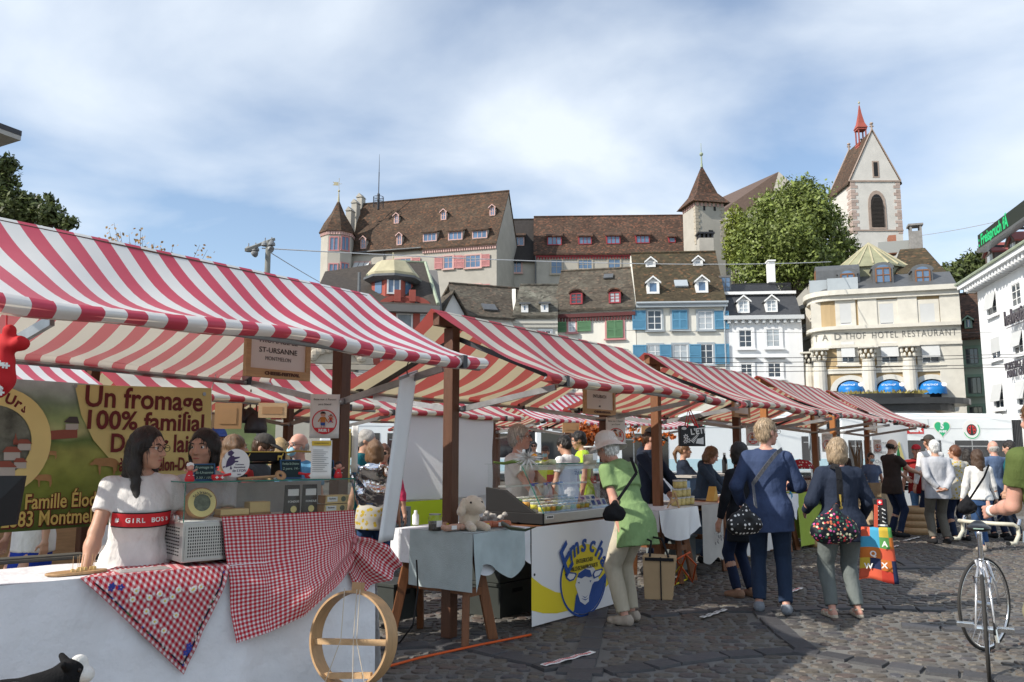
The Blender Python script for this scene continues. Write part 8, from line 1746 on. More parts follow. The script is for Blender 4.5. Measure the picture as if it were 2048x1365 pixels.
stall2()
# ---------------------------------------------------------------- stalls three to five
def fs(px,py,y):return FS.hit(px,py,y)
def obj3(px,py,y,nm,lab,cat,grp=None,rot=0):p=fs(px,py,y);return thing(nm,lab,cat,FS.w(p.x,y,p.z),DANG+rot,grp)
def cpt(root,loc,label=None):
 r=root.copy();COL.objects.link(r);r.location=loc
 for ch in root.children:d=ch.copy();COL.objects.link(d);d.parent=r
 if label:r['label']=label
 return r
LINEN=mat('linen_grey',(.42,.40,.37),.95,.15,4,.5,120);LIME=mat('lime_cloth',(.32,.42,.06),.9,.12,3);BURL=mat('burlap',(.36,.27,.17),.95,.2,6,.6,150);TEAL=mat('teal_cloth',(.015,.09,.08),.9,.15,4);POT=mat('zinc_pot',(.28,.29,.30),.4,.2,8,metal=.5)
def stall345():
 x3=fs(1318,1040,YF).x;trestle(FS,(x3+.75,x3+2.0),YF+.02,.45,.83,'trestle table under linen cloth of the third stall',WOODM,top=(x3,x3+2.3))
 drape('plastic_cover','shiny white plastic sheet hanging loosely off the left end of the third stall table','table cover',FS,x3-.03,x3+.95,YF-.01,.45,.836,.25,PLAST,(True,False),.03,low=lambda u:.22+.12*abs(sin(u*3.2)),a=7)
 x4=fs(1398,1040,YF).x;drape('linen_runner','grey linen cloth printed with a faded crest hanging at the third stall','tablecloth',FS,x4,x4+.62,YF-.03,.44,.840,.62,LINEN,(False,False),.03,low=lambda u:.64+.03*sin(u*9),a=4)
 b=MB();C=V((x4+.31,YF-.10,.50));R=random.Random(8)
 for k in range(46):r_,a_=R.uniform(.02,.15),R.uniform(0,2*pi);p=C+V((r_*cos(a_),-.01,1.25*r_*sin(a_)));q=p+V((.03*cos(a_*2),0,.035*sin(a_*3)));b.beam(p,q,.006,.003)
 t=thing('crest_print','faded dark crest print on the grey linen cloth','print',FS.o,DANG);b.build('print',INKG,t)
 x5=fs(1470,1045,YF).x;drape('linen_cloth','second linen cloth behind the blue-jacketed woman','tablecloth',FS,x5+.1,x5+1.5,YF-.0,.44,.838,.7,mat('linen_pale',(.58,.57,.55),.95,.1,4,.4,100),(False,True),.03,a=9)
 g=thing('cube_jar','small clear jar of cheese cubes stacked beside the wooden easel','jar',(0,0,0),DANG,'stacked jars of cheese cubes');b=MB();b.lathe([(.05,0),(.055,.006),(.055,.075),(.0,.076)],14);b.build('contents',mat('cubes',(.58,.46,.17),.5,.6,26),g,smooth=True);b=MB();b.lathe([(.058,.076),(.058,.092),(.0,.094)],14);b.build('lid',mat('jar_lid',(.55,.54,.50),.3),g)
 first=True;x0=fs(1352,1020,-.22).x
 for r,n in((0,4),(1,3),(2,2)):
  for k in range(n):
   loc=FS.w(x0+k*.125+(.03*r),-.22,.845+r*.098)
   if first:g.location=loc;first=False
   else:cpt(g,loc)
 g=obj3(1352,1040,-.34,'wooden_easel','small pale wooden easel standing by the stacked jars','easel');b=MB();b.beam((-.02,0,.30),(.12,-.02,0),.018);b.beam((-.12,.0,.19),(.02,-.01,.23),.018);b.beam((-.04,.05,.02),(.10,-.04,.06),.02);b.beam((-.02,0,.30),(-.06,.14,0),.014);b.build('easel',PINE,g)
 g=obj3(1432,1005,-.1,'cheese_wedge','tall yellow hard cheese wedge on a wooden block at the third stall','cheese');b=MB();b.prism([(-.10,0,.0),(.10,0,.0),(.02,0,.20)],(0,.1,0));b.build('paste',mat('hard_cheese',(.60,.36,.08),.6,.15,9),g);b=MB();b.boxb(-.16,.14,-.05,.18,-.10,-.002);b.build('block',PINE,g)
 g=obj3(1442,1028,-.26,'salt_rock','pinkish speckled cone of wrapped cheese before the linen cloth','cheese');b=MB();b.lathe([(.085,0),(.075,.06),(.03,.2),(.0,.23)],10);b.build('rock',mat('speckled',(.50,.25,.15),.7,.6,18),g,smooth=True)
 p=fs(1437,950,.55);g=thing('rear_shelf','grey rear counter behind the hooded vendor','shelf',FS.w(p.x-.3,.62,0),DANG);b=MB();b.boxb(-.5,1.5,0,.35,p.z-.03,p.z);b.build('top',LINEN,g);b=MB();b.boxb(-.45,1.45,.05,.33,.0,p.z-.031);b.build('panel',mat('tarp_blue',(.05,.10,.18),.7,.3,5),g)
 g=obj3(1450,947,.7,'thermos_bottle','black bottle with white leaf print on the rear counter','bottle');b=MB();b.lathe([(.04,0),(.042,.01),(.042,.2),(.02,.26),(.02,.29)],18);b.build('bottle',BLKP,g,smooth=True);b=MB();b.lathe([(.022,.288),(.022,.32),(0,.321)],14);b.build('cap',STEEL,g);b=MB();b.lathe([(.043,.05),(.043,.15)],8,a0=-2.2,a1=-1.2);b.build('print',LINEN,g)
 g=obj3(1420,948,.68,'bagged_cheese','plastic-bagged pale cheese wedge on the rear counter','cheese');b=MB();b.prism([(-.07,0,0),(.07,0,0),(.0,0,.30)],(0,.08,0));b.build('bag',mat('bagged',(.55,.40,.24),.25,.2,12),g)
 o=P(1384,893,8.9);g=thing('shopping_bag','black shopping bag with white flower print and red handles hanging from the canopy','bag',o,radians(12));w=.29;h=P(1384,852,8.9).z-o.z;b=MB();b.boxb(-w/2,w/2,-.03,.03,0,h);b.build('bag',mat('bag_black',(.014,.015,.017),.4,.2,9),g,bevel=.008)
 b=MB()
 for y in(-.032,.032):b.tube([(-w*.22,y,h-.02),(-.02,y,h+.17),(w*.22,y,h-.02)],.008,6)
 b.build('handle',REDP,g);text('bag_lettering',"L'ETI",.085,PAPER,g,Matrix.Translation(V((w*.2,-.034,h*.72)))@Matrix.Rotation(-.12,4,'Y'),world=False,bold=.003);b=MB();R=random.Random(6)
 for cx,cz,n,r_ in((-.08,.10,7,.028),(-.05,.06,6,.024),(-.09,.05,6,.022)):
  for k in range(n):a_=2*pi*k/n;b.ell((cx+r_*.7*cos(a_),-.032,cz+r_*.7*sin(a_)),(r_*.42,.002,r_*.26),6,Matrix.Rotation(-a_,3,'Y'))
 for k in range(7):b.ell((-.01+k*.011,-.032,.05+k*.012),(.03-.003*k,.002,.006),6,Matrix.Rotation(.7,3,'Y'));
 b.prism([(.03,-.0325,.03),(.12,-.0325,.02),(.12,-.0325,.10),(.09,-.0325,.085),(.05,-.0325,.08)],(0,.001,0));b.ell((-.10,-.032,h-.03),(.03,.002,.016),8);b.build('flower_print',PAPER,g)
 x6=fs(1560,1015,YF).x;trestle(FS,(x6+.65,x6+2.0),YF+.02,.45,.83,'trestle table of the fourth stall beside the lime cloth',WOODM,top=(x6,x6+2.3))
 drape('white_cloth','white cloth with pointed corner hanging on the fourth stall table','tablecloth',FS,x6-.02,x6+.75,YF-.02,.44,.836,.24,WCL,(True,False),.02,low=lambda u:.12+.26*max(0,1-abs(u-.75)*3),a=2)
 x7=x6+.72;drape('lime_cloth','lime green cloth hanging to the ground at the fourth stall','tablecloth',FS,x7,x7+1.2,YF,.44,.837,.78,LIME,(False,True),.04,a=6)
 g=obj3(1603,1005,-.25,'heather_pot','dark red heather in a zinc pot on the fourth stall','plant');b=MB();b.lathe([(.065,0),(.085,.15),(.09,.152),(.085,.154),(.07,.12)],18);b.build('pot',POT,g,smooth=True);leaves('foliage',[(0,0,.20,.12,.10,.06)],500,.018,mat('heather',(.16,.02,.03),.8,island=.6),g)
 g=obj3(1640,1000,-.34,'fir_garland','green fir branches draped along the fourth stall counter','garland');leaves('foliage',[(x*.18,-.03,.0-.03*(k%2),.14,.07,.05)for k,x in enumerate(range(-2,4))],1500,.028,mat('fir',(.035,.07,.025),.7,island=.6),g,flat=.22,shell=.2)
 g=obj3(1582,1006,-.38,'sanitizer_bottle','blue hand sanitizer bottle at the corner of the fourth stall','bottle');b=MB();b.boxb(-.035,.035,-.02,.02,0,.14);b.lathe([(.014,.14),(.014,.18)],10);b.build('bottle',mat('sanitizer',(.05,.30,.50),.2,.4,20),g,bevel=.01)
 g=obj3(1580,936,.0,'table_flag','small yellow and red flag with white cross on a wooden stand','flag');b=MB();b.tube([(0,0,0),(0,0,.26)],.006,6);b.build('pole',PINE,g);b=MB();b.boxb(-.12,.0,-.004,.004,.13,.24);b.m=1;b.boxb(.0005,.11,-.004,.004,.13,.24);b.m=2;b.boxb(.03,.08,-.006,.006,.178,.192);b.boxb(.048,.062,-.0062,.0062,.16,.21);b.build('cloth',[YEL,REDP,PAPER],g);b=MB();b.boxb(-.07,.07,-.04,.04,-.05,0);b.build('stand',PINE,g)
 g=obj3(1600,938,-.0,'woven_cap','red and white knitted bundle on top of the glass counter','hat');b=MB();b.lathe([(.22,0),(.21,.06),(.15,.13),(.0,.16)],26);b.build('cap',uvmat('knit_red','dots',.9,per=20,r=.3,a=(.30,.02,.03,1),b=(.6,.55,.5,1)),g,smooth=True)
 for px,py,w,lab in((1585,992,1.0,'clear counter case with cheese blocks left of the navy-jacketed woman'),(1720,985,.8,'clear counter case right of the navy-jacketed woman')):
  g=obj3(px,py,-.2,'counter_case',lab,'display case');b=MB();b.boxb(0,w,0,.005,0,.28);b.boxb(0,w,.0055,.4,.28,.286);b.boxb(0,.005,.0055,.4,0,.279);b.build('pane',GLS,g)
  for k in range(5):b=MB();b.boxb(.08+k*w*.18,.08+k*w*.18+.1,.1,.25,0,.09+.03*(k%2));b.build('cheese_block',CHEESE if k%2 else PAPER,g,bevel=.005)
 g=obj3(1632,1112,YF-.06,'cow_bell','brass cow bell standing on the cobbles at the lime cloth','bell');g.location.z=0;b=MB();b.lathe([(.10,0),(.105,.02),(.09,.12),(.05,.17),(.02,.18)],18);b.build('bell',mat('brass',(.30,.20,.09),.4,.2,9,metal=.7),g,smooth=True)
 x8=fs(1765,1000,YF).x;drape('burlap_cloth','brown burlap cloth covering the farthest front-row table to the ground','tablecloth',FS,x8-.2,x8+1.5,YF-.02,.45,.84,.82,BURL,(True,True),.05,a=8)
 drape('teal_cloth','dark teal cloth over the right end of the burlap table','cloth',FS,x8+1.05,x8+1.53,YF-.09,.46,.845,.62,TEAL,(False,True),.03,a=1)
 g=obj3(1765,985,-.3,'leaf_bunch','yellow autumn leaves lying on the burlap table','decoration');leaves('foliage',[(x*.16,0,.02,.13,.1,.07)for x in range(-1,4)],500,.05,LEAFO,g,shell=.1)
 g=obj3(1807,985,-.2,'pan_stand','black pan on a grill stand at the end of the burlap table','pan');b=MB();b.lathe([(.0,.16),(.13,.165),(.17,.21),(.165,.21),(.12,.175)],20);b.boxb(-.18,.18,-.15,.15,.12,.15);b.boxb(-.12,.12,-.1,.1,.05,.12);b.build('pan',BLKP,g)
 g=obj3(1785,975,.35,'roll_up_banner','white roll-up banner with green cheese wedge behind the bald vendor','banner');g.rotation_euler.z=radians(15);zt=fs(1785,842,.35).z-fs(1785,975,.35).z;b=MB();b.grid(lambda u,v:((u-.5)*1.05,.01*sin(u*6),-.7+(zt+.7)*v),10,10);b.build('sheet',PAPER,g,solid=.004);b=MB();b.lathe([(.0,0),(.38,0)],12,(.28,-.02,zt*.5),Matrix.Rotation(pi/2,3,'X'),-.9-.9,-.9,cap=False);b.m=1;b.prism([(.10,-.022,zt*.28),(.34,-.022,zt*.24),(.22,-.022,zt*.62)],(0,.004,0));b.m=2;b.prism([(.22,-.024,zt*.64),(.27,-.024,zt*.68),(.46,-.024,zt*.24),(.35,-.024,zt*.24)],(0,.004,0));b.build('wedge_print',[PAPER,LGREEN,PALEY],g)
 for i,s_ in enumerate(('Zarter','Genuss mit','Charakter')):text('banner_lettering',s_,.12,INKG,g,Matrix.Translation(V((-.22,-.015,zt*(.66-.14*i)))),world=False)
 g=thing('wooden_tub','round wooden tub stacked beside the burlap table','tub',(0,0,0),0,'stacked wooden cheese tubs');b=MB();b.lathe([(.28,0),(.29,.12),(.275,.12),(.26,.02)],26);b.build('tub',PINE,g,smooth=True);b=MB();b.lathe([(.292,.03),(.294,.05)],26);b.build('hoop_band',BEECH,g)
 q=PZ(1838,1068);
 for k in range(4):
  loc=V((q.x,q.y,.12*k));(setattr(g,'location',loc)if k==0 else cpt(g,loc))
 g=obj3(1718,960,0,'bare_branches','twisted bare vine branches standing on the counter before the tram','decoration');b=MB();R=random.Random(12)
 for k in range(9):x=R.uniform(-.25,.3);b.tube([(x*.3,0,-.2),(x*.7,0,.15),(x+R.uniform(-.1,.1),0,.4),(x*1.3+R.uniform(-.1,.1),R.uniform(-.1,.1),.75)],[.02,.016,.012,.006],5)
 b.build('branch',mat('vine_wood',(.13,.08,.04),.8,.3,9),g)
LGREEN=mat('print_green',(.03,.22,.07),.5)
stall345()
# ---------------------------------------------------------------- back row
def backrow():
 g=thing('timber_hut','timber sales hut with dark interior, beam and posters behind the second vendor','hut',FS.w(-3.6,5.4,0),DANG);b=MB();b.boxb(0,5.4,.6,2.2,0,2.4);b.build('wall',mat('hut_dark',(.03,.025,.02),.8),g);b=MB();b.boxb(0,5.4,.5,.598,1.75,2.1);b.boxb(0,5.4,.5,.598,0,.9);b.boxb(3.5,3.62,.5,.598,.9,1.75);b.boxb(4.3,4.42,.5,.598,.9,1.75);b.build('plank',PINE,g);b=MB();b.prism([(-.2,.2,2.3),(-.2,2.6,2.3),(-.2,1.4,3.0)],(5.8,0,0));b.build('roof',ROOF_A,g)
 b=MB();b.boxb(2.15,2.8,.56,.58,1.0,1.7);b.build('poster',mat('poster_mint',(.18,.55,.45),.6,.4,6),g);text('poster_lettering','2021',.2,INK,g,Matrix.Translation(V((2.55,.55,1.55))),world=False);b=MB();b.boxb(2.85,3.4,.57,.59,1.1,1.72);b.boxb(3.68,4.25,.57,.59,.95,1.7);b.build('pane',GLB,g)
 for px,py,s_,lab in((486,832,.08,'small dark cowbell hanging at the left of the hut beam'),(512,845,.12,'large dark cowbell hanging under the hut beam'),(500,828,.07,'little cowbell between the two others on the hut beam')):
  o=P(px,py,9.2);k=thing('hanging_bell',lab,'bell',o);b=MB();b.lathe([(s_,-s_),(s_*1.05,-s_*.6),(s_*.85,s_*.5),(s_*.3,s_)],14);b.build('bell',IRON,k,smooth=True);b=MB();b.tube([(0,0,s_),(0,0,s_+.2)],.01,5);b.build('strap',WOOD,k)
 for x0,y0,x1,y1,Y,m,lab in((428,806,482,858,6.9,PLY,'plain orange-brown board hanging right of the cheese banner'),(516,806,572,836,8.6,PINE,'framed cork board hanging under the back-row canopy'),(1126,846,1160,866,12.5,PLY,'small brown board under the fine-striped canopy'),(1284,852,1302,868,14,PLY,'tiny brown board behind the capped vendor')):
  a,c=P(x0,y1,Y),P(x1,y0,Y);k=thing('hanging_board',lab,'board',a,radians(12));b=MB();b.boxb(0,c.x-a.x,0,.03,0,c.z-a.z);b.m=1;b.boxb(.04,c.x-a.x-.04,-.004,0,.04,c.z-a.z-.04);b.build('board',[m,PLY],k)
 y=3.46;a,c=FS.hit(806,1000,y),FS.hit(986,838,y);k=thing('white_screen','large blank white cloth screen hanging under the back-row canopy','screen',FS.w(a.x,y,a.z),DANG);w,h=c.x-a.x,c.z-a.z;b=MB();b.grid(lambda u,v:(w*u,.02*sin(u*7)*(1-v)+.01*sin(v*9+u*3),h*v-.02*sin(pi*u)*(1-v)),24,16);b.build('cloth',mat('screen_white',(.74,.75,.78),.8,.03,2,transl=.25),k,smooth=True);b=MB();b.boxb(-.02,w+.02,-.006,.006,h,h+.05);b.build('top_tape',uvmat('tape_print','dots',.6,per=30,r=.35,a=(.7,.7,.7,1),b=(.03,.03,.03,1)),k)
 R=random.Random(21);GC=[mat('goods_%s'%n,c,.6,.3,20)for n,c in(('red',(.35,.04,.03)),('cream',(.60,.50,.32)),('brown',(.16,.08,.04)),('green',(.08,.16,.04)),('white',(.6,.6,.58)),('blue',(.04,.12,.32)))]
 for i,(x0,x1,yy,m,lab)in enumerate(((-.9,1.6,3.2,WCL,'white cloth covered table in the back row behind the nearest stall'),(2.6,5.1,3.6,WCL,'white covered back-row table behind the sheep-banner stall'),(6.5,9.0,3.75,LINEN,'linen covered back-row table under the leaf garland'),(9.8,12.4,3.8,WCL,'farthest white covered back-row table'))):
  drape('table_cover',lab,'tablecloth',FS,x0,x1,yy,yy+.7,.85,.45 if i<2 else.8,m,(True,True),.03,a=i)
  for k in range(9):
   x,z=x0+.15+k*(x1-x0-.3)/8,.855;q=thing('packed_goods',('flat box of packed cheese','round wrapped cheese','small stacked carton')[k%3]+' on the '+lab.split(' in the')[0].split(' behind')[0].split(' under')[0],'goods',FS.w(x,yy+R.uniform(.1,.5),z),DANG+R.uniform(-.4,.4),'goods on the back-row tables');b=MB();s_=R.uniform(.07,.12)
   if k%3==0:b.boxb(-s_,s_,-s_*.6,s_*.6,0,s_*.8);b.m=1;b.boxb(-s_*.7,s_*.7,-s_*.62,-s_*.6,s_*.2,s_*.6)
   elif k%3==1:b.lathe([(s_*.95,0),(s_,.01),(s_,s_*.7),(s_*.9,s_*.8),(0,s_*.81)],16)
   else:b.boxb(-s_*.6,s_*.6,-s_*.5,s_*.5,0,s_*1.0);b.boxb(-s_*.5,s_*.55,-s_*.45,s_*.5,s_*1.01,s_*1.9);b.m=1;b.boxb(-s_*.4,s_*.4,-s_*.52,-s_*.5,s_*.3,s_*.7)
   b.build('pack',[GC[(k*5+i)%6],PAPER],q,bevel=.006)
 for i,(py0,py1,lab)in enumerate(((1008,1046,'upper grey folding crate under the back-row table'),(1048,1085,'lower grey folding crate under the back-row table'))):
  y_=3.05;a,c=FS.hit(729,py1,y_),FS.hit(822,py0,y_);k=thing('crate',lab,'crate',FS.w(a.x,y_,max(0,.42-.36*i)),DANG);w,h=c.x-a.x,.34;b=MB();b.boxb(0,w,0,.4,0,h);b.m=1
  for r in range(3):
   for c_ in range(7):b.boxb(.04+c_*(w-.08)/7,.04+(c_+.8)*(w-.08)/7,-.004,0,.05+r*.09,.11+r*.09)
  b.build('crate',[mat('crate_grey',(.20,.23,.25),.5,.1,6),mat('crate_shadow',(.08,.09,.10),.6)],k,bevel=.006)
 a=FS.hit(716,1078,2.95);k=thing('lime_fabric','bright lime fabric hanging behind the grey crates','cloth',FS.w(a.x-.35,3.3,0),DANG);b=MB();b.grid(lambda u,v:(2.6*u,.02*sin(u*20),.8*v),20,4);b.build('cloth',mat('lime_bright',(.50,.62,.02),.8),k)
 o=P(745,945,8.0);k=thing('foil_bag','crumpled silver foil bag standing before the back-row customers','bag',o);s=SDF();s.cap((0,0,-.15),(0,0,.17),.17,.2,.03,.12);npmesh('foil',[s.mesh(.016,.03,26)],mat('foil',(.75,.75,.77),.12,metal=1),k,smooth=False)
 for x0,x1,py,Y,lab in((1160,1222,868,12.8,'garland of orange and red autumn leaves under the fine-striped canopy'),(1255,1345,870,14.5,'thinner leaf garland behind the capped vendor')):
  a,c=P(x0,py,Y),P(x1,py+8,Y+.8);k=thing('leaf_garland',lab,'garland',a);d=c-a;n=8;leaves('foliage',[(d.x*i/n,d.y*i/n,d.z*i/n+.10*sin(i*1.9),.13,.1,.10 if Y<13 else.05)for i in range(n+1)],420 if Y<13 else 160,.05,mat('maple_leaf',(.50,.13,.02),.6,.8,6,transl=.3,island=.6),k,shell=.1)
backrow()
# ---------------------------------------------------------------- things on the ground
def ground_bits():
 for i,(p0,p1,w,lab)in enumerate((((1086,1331),(1186,1304),.055,'long white printed tape strip nearest the camera'),((1404,1235),(1450,1219),.05,'white tape strip before the blue-jacketed woman'),((1572,1187),(1602,1176),.05,'white tape strip behind the blue-jacketed woman'),((1810,1081),(1838,1074),.05,'short tape strip near the grey-jacketed man'),((1775,1097),(1795,1091),.05,'tiny tape strip beside the colourful tote'))):
  a,c=PZ(*p0,.022),PZ(*p1,.022);t=thing('floor_tape',lab,'tape',a);d=c-a;b=MB();n=d.cross(V((0,0,1))).normalized()*w/2;b.grid(lambda u,v:tuple(d*u+n*(2*v-1)+V((0,0,.003*sin(u*20)))),16,1);b.build('strip',PAPER,t,solid=.002);b=MB();R=random.Random(i)
  for k in range(22):q=d*((k+.6)/23.5)+V((0,0,.005+.003*sin((k+.6)/23.5*20)));b.box(q+n*R.uniform(-.2,.2),(d.length/60,w*.45,.001),Matrix.Rotation(atan2(d.y,d.x),3,'Z'))
  b.build('tape_print',INKG if i%2 else REDP,t)
 def cable(lab,pts,r,m,cat='cable'):b=MB();P_=[V(p)for p in pts];Q=[P_[min(int(k/6),len(P_)-2)].lerp(P_[min(int(k/6),len(P_)-2)+1],(k-6*min(int(k/6),len(P_)-2))/6)for k in range(6*(len(P_)-1)+1)];b.tube(Q,r,6);setp(b.build('cable',m,smooth=True),lab,cat)
 ORG=mat('cable_orange',(.62,.09,.01),.5);cable('orange power cable lying on the cobbles under the second stall',[PZ(770,1335,.02),PZ(840,1316,.022),PZ(900,1303,.02),PZ(960,1290,.02),PZ(1062,1270,.02)],.009,ORG)
 cable('dark cable hanging from the second stall table to the ground',[P(833,1120,6.4),P(836,1180,6.35),P(826,1250,6.2),PZ(800,1285,.02),PZ(770,1300,.02)],.007,BLKP)
 cable('tangled orange cable under the third stall',[PZ(1350,1170,.02),P(1372,1110,8.9),P(1392,1130,9),PZ(1385,1165,.02),P(1352,1120,8.9),P(1380,1105,9.1)],.010,ORG);cable('yellow cable loop under the third stall',[PZ(1340,1160,.02),P(1362,1130,9.0),PZ(1375,1158,.02),PZ(1345,1172,.02)],.009,YEL)
 a=FS.hit(1352,1150,.1);t=thing('plastic_bin','clear grey plastic storage bin under the third stall','bin',FS.w(a.x,.1,0),DANG);b=MB();b.boxb(0,.6,0,.4,0,.38);b.boxb(-.02,.62,-.02,.42,.38,.41);b.build('bin',mat('bin_grey',(.16,.18,.18),.35,.3,4),t,bevel=.01)
ground_bits()
def bicycle():
 R0=PZ(1976,1366);Fw=PZ(1976,1300);R0.y-=.02;d=Fw-R0;L=1.0;ang=atan2(d.y,d.x)-pi/2;t=thing('racing_bicycle','silver steel racing bicycle with drop handlebars seen from behind','bicycle',R0,ang)
 SL=mat('bike_silver',(.62,.62,.64),.25,.06,9,metal=.7);CH_=mat('chrome',(.7,.7,.7),.15,metal=1);TY=mat('tyre',(.03,.028,.026),.8,.2,20);GUM=mat('tyre_wall',(.20,.13,.08),.8);TAPE=mat('bar_tape',(.55,.52,.42),.5,.1,20)
 def wheel(y,yaw):
  r=.335;T=Matrix.Translation(V((0,y,r)))@Matrix.Rotation(yaw,4,'Z');b=MB(T);n=56;ring=lambda rr,w:[(w,rr*cos(2*pi*k/n),rr*sin(2*pi*k/n))for k in range(n+1)]
  b.tube(ring(r-.011,0),.0115,8,False);w_=b.build('wheel',TY,t,smooth=True);b=MB(T);b.tube(ring(r-.024,0),.0095,8,False);b.build('rim',CH_,w_,smooth=True);b=MB(T)
  for k in range(28):a_=2*pi*k/28;b.tube([(.02*(1 if k%2 else-1),.02*cos(a_+.6),.02*sin(a_+.6)),(0,(r-.03)*cos(a_),(r-.03)*sin(a_))],.0012,4)
  b.build('spokes',CH_,w_);b=MB(T);b.tube([(-.05,0,0),(.05,0,0)],.016,10);b.build('hub',CH_,w_)
 yaw=radians(-30);wheel(0,0);wheel(L,yaw);S=V((0,.30,.92));BB=V((0,.42,.27));HT,HB=V((0,.86,.86)),V((0,.90,.70));b=MB()
 for p,q,r in((BB,S-V((0,0,.18)),.0145),(S-V((0,-.03,.22)),HT,.0135),(BB,HB,.0155),(HB-V((0,.01,.03)),HT+V((0,-.01,.04)),.018)):b.tube([p,q],r,10)
 for sx in(-1,1):b.tube([(sx*.055,0,.335),(sx*.045,.12,.315),BB+V((sx*.02,0,0))],.009,8);b.tube([(sx*.055,0,.335),(sx*.035,.2,.62),S+V((sx*.012,.03,-.20))],.0075,8)
 b.build('frame',SL,t,smooth=True);b=MB();Tf=Matrix.Translation(V((0,.9,0)))@Matrix.Rotation(yaw,4,'Z')
 for sx in(-1,1):b.tube([HB+V((sx*.035,.0,-.04)),Tf@V((sx*.05,.06,.5)),Tf@V((sx*.052,.11,.335))],[.012,.011,.008],8)
 b.build('fork',SL,t,smooth=True);b=MB();b.tube([S-V((0,-.0,.2)),S-V((0,0,.02))],.013,10);b.build('seat_post',CH_,t)
 s=SDF();s.ell((0,.24,.945),(.075,.10,.028));s.cap((0,.30,.95),(0,.46,.945),.04,.022,.04);s.cut.append(((0,0,-1),-.925));npmesh('saddle',[s.mesh(.006)],mat('saddle_black',(.012,.012,.013),.35),t);b=MB();b.boxb(-.03,.03,.135,.15,.945,.95);b.build('badge',CHW,t)
 b=MB();H=Tf@V((0,.05,.93));b.tube([HT+V((0,-.01,.04)),H-V((0,.03,-.0)),H],.013,8);b.build('stem',CH_,t);b=MB();X=lambda x,y,z:H+(Matrix.Rotation(yaw,3,'Z')@V((x,y,z)))
 b.tube([X(-.21,-.05,-.13),X(-.21,.03,-.135),X(-.208,.09,-.08),X(-.205,.09,-.02),X(-.2,.04,.0),X(-.1,0,.0),X(.1,0,.0),X(.2,.04,.0),X(.205,.09,-.02),X(.208,.09,-.08),X(.21,.03,-.135),X(.21,-.05,-.13)],.0145,10);b.build('handlebar',TAPE,t,smooth=True)
 for sx in(-1,1):b=MB();b.tube([X(sx*.205,.10,-.01),X(sx*.205,.125,.03)],.014,8);b.tube([X(sx*.205,.125,.02),X(sx*.21,.15,-.05),X(sx*.215,.12,-.13)],.006,6);b.build('brake_lever',CH_,t);b=MB();b.tube([X(sx*.21,-.05,-.13),X(sx*.21,-.065,-.13)],.015,10);b.build('bar_plug',BLKP,t);b=MB();b.tube([X(sx*.2,.1,.02),X(sx*.12,.12,.08),X(0,.05,-.06)],.003,5);b.build('brake_cable',BLKP,t)
 b=MB();b.lathe([(.085,-.004),(.09,0),(.085,.004),(.05,.004),(.05,-.004),(.085,-.004)],30,BB+V((.045,0,0)),Matrix.Rotation(pi/2,3,'Y'),cap=False);b.lathe([(.035,-.004),(.04,.004),(.02,.01)],20,(.045,0,.335),Matrix.Rotation(pi/2,3,'Y'));b.tube([(.045,0,.37),(.045,.42,.36)],.004,5);b.tube([(.045,0,.30),(.045,.2,.2),(.045,.42,.19)],.004,5);b.build('chainring',BLKP,t);
 for sx,a_ in((1,-.35),(-1,pi-.35)):
  e=BB+V((sx*.07,.17*cos(a_),.17*sin(a_)*.6));b=MB();b.beam(BB+V((sx*.06,0,0)),e,.014,.025,(1,0,0));b.build('crank',CH_,t);b=MB();b.boxb(e.x+(.0 if sx>0 else-.1),e.x+(.1 if sx>0 else 0),e.y-.045,e.y-.033,e.z-.012,e.z+.012);b.boxb(e.x+(.0 if sx>0 else-.1),e.x+(.1 if sx>0 else 0),e.y+.033,e.y+.045,e.z-.012,e.z+.012);b.boxb(min(e.x,e.x+sx*.1),max(e.x,e.x+sx*.1),e.y-.03,e.y+.03,e.z-.005,e.z+.005);b.build('pedal',CH_,t)
 b=MB();b.beam((-.06,.2,.62),(.06,.2,.62),.012,.02);b.tube([(-.05,.19,.63),(-.045,.14,.60)],.009,6);b.tube([(.05,.19,.63),(.045,.14,.60)],.009,6);b.build('rear_brake',CH_,t);b=MB();b.tube([(.05,.0,.335),(.06,-.01,.26),(.055,.03,.21)],.012,6);b.build('derailleur',CH_,t)
 return t
bicycle()
# ---------------------------------------------------------------- the people
C=lambda n,r,g,b:cloth('cloth_'+n,(r,g,b))
TWH=C('white',.68,.665,.645);TNV=C('navy',.018,.026,.045);TBL=C('blue',.040,.060,.125);TGN=C('green',.20,.31,.135);TGY=C('grey',.42,.43,.46);TLG=C('lightgrey',.42,.42,.43);TLM=C('lime',.40,.60,.04);TOL=C('olive',.09,.12,.035);TBK=C('brownblack',.035,.025,.022);TTE=C('teal',.01,.11,.13);TPK=C('pink',.60,.05,.12);TCB=C('chambray',.09,.13,.22);PBE=C('beige',.50,.45,.35);PGY=C('greygreen',.15,.17,.165);PTA=C('taupe',.13,.12,.10);PKH=C('khaki',.22,.20,.13);TLB=C('lightblue',.10,.26,.42);TRB=C('royal',.012,.04,.30)
CHK=uvmat('red_check','dots',.9,per=16,r=.3,rnd=0.0,a=(.30,.02,.02,1),b=(.01,.01,.012,1));YPT=uvmat('yellow_pattern','floral',.9,per=26,r=.42,a=(.45,.43,.38,1),cols=[(.50,.36,.03,1),(.45,.43,.38,1),(.42,.30,.05,1)])
def at(px,py,Y):q=P(px,py,Y);return(q.x,q.y),q.z
def who(label,px,py,Y,yaw,**k):
 pos,H=at(px,py,Y);ex=k.pop('ex',1.0);return person(label,pos,H*ex,yaw,**k)
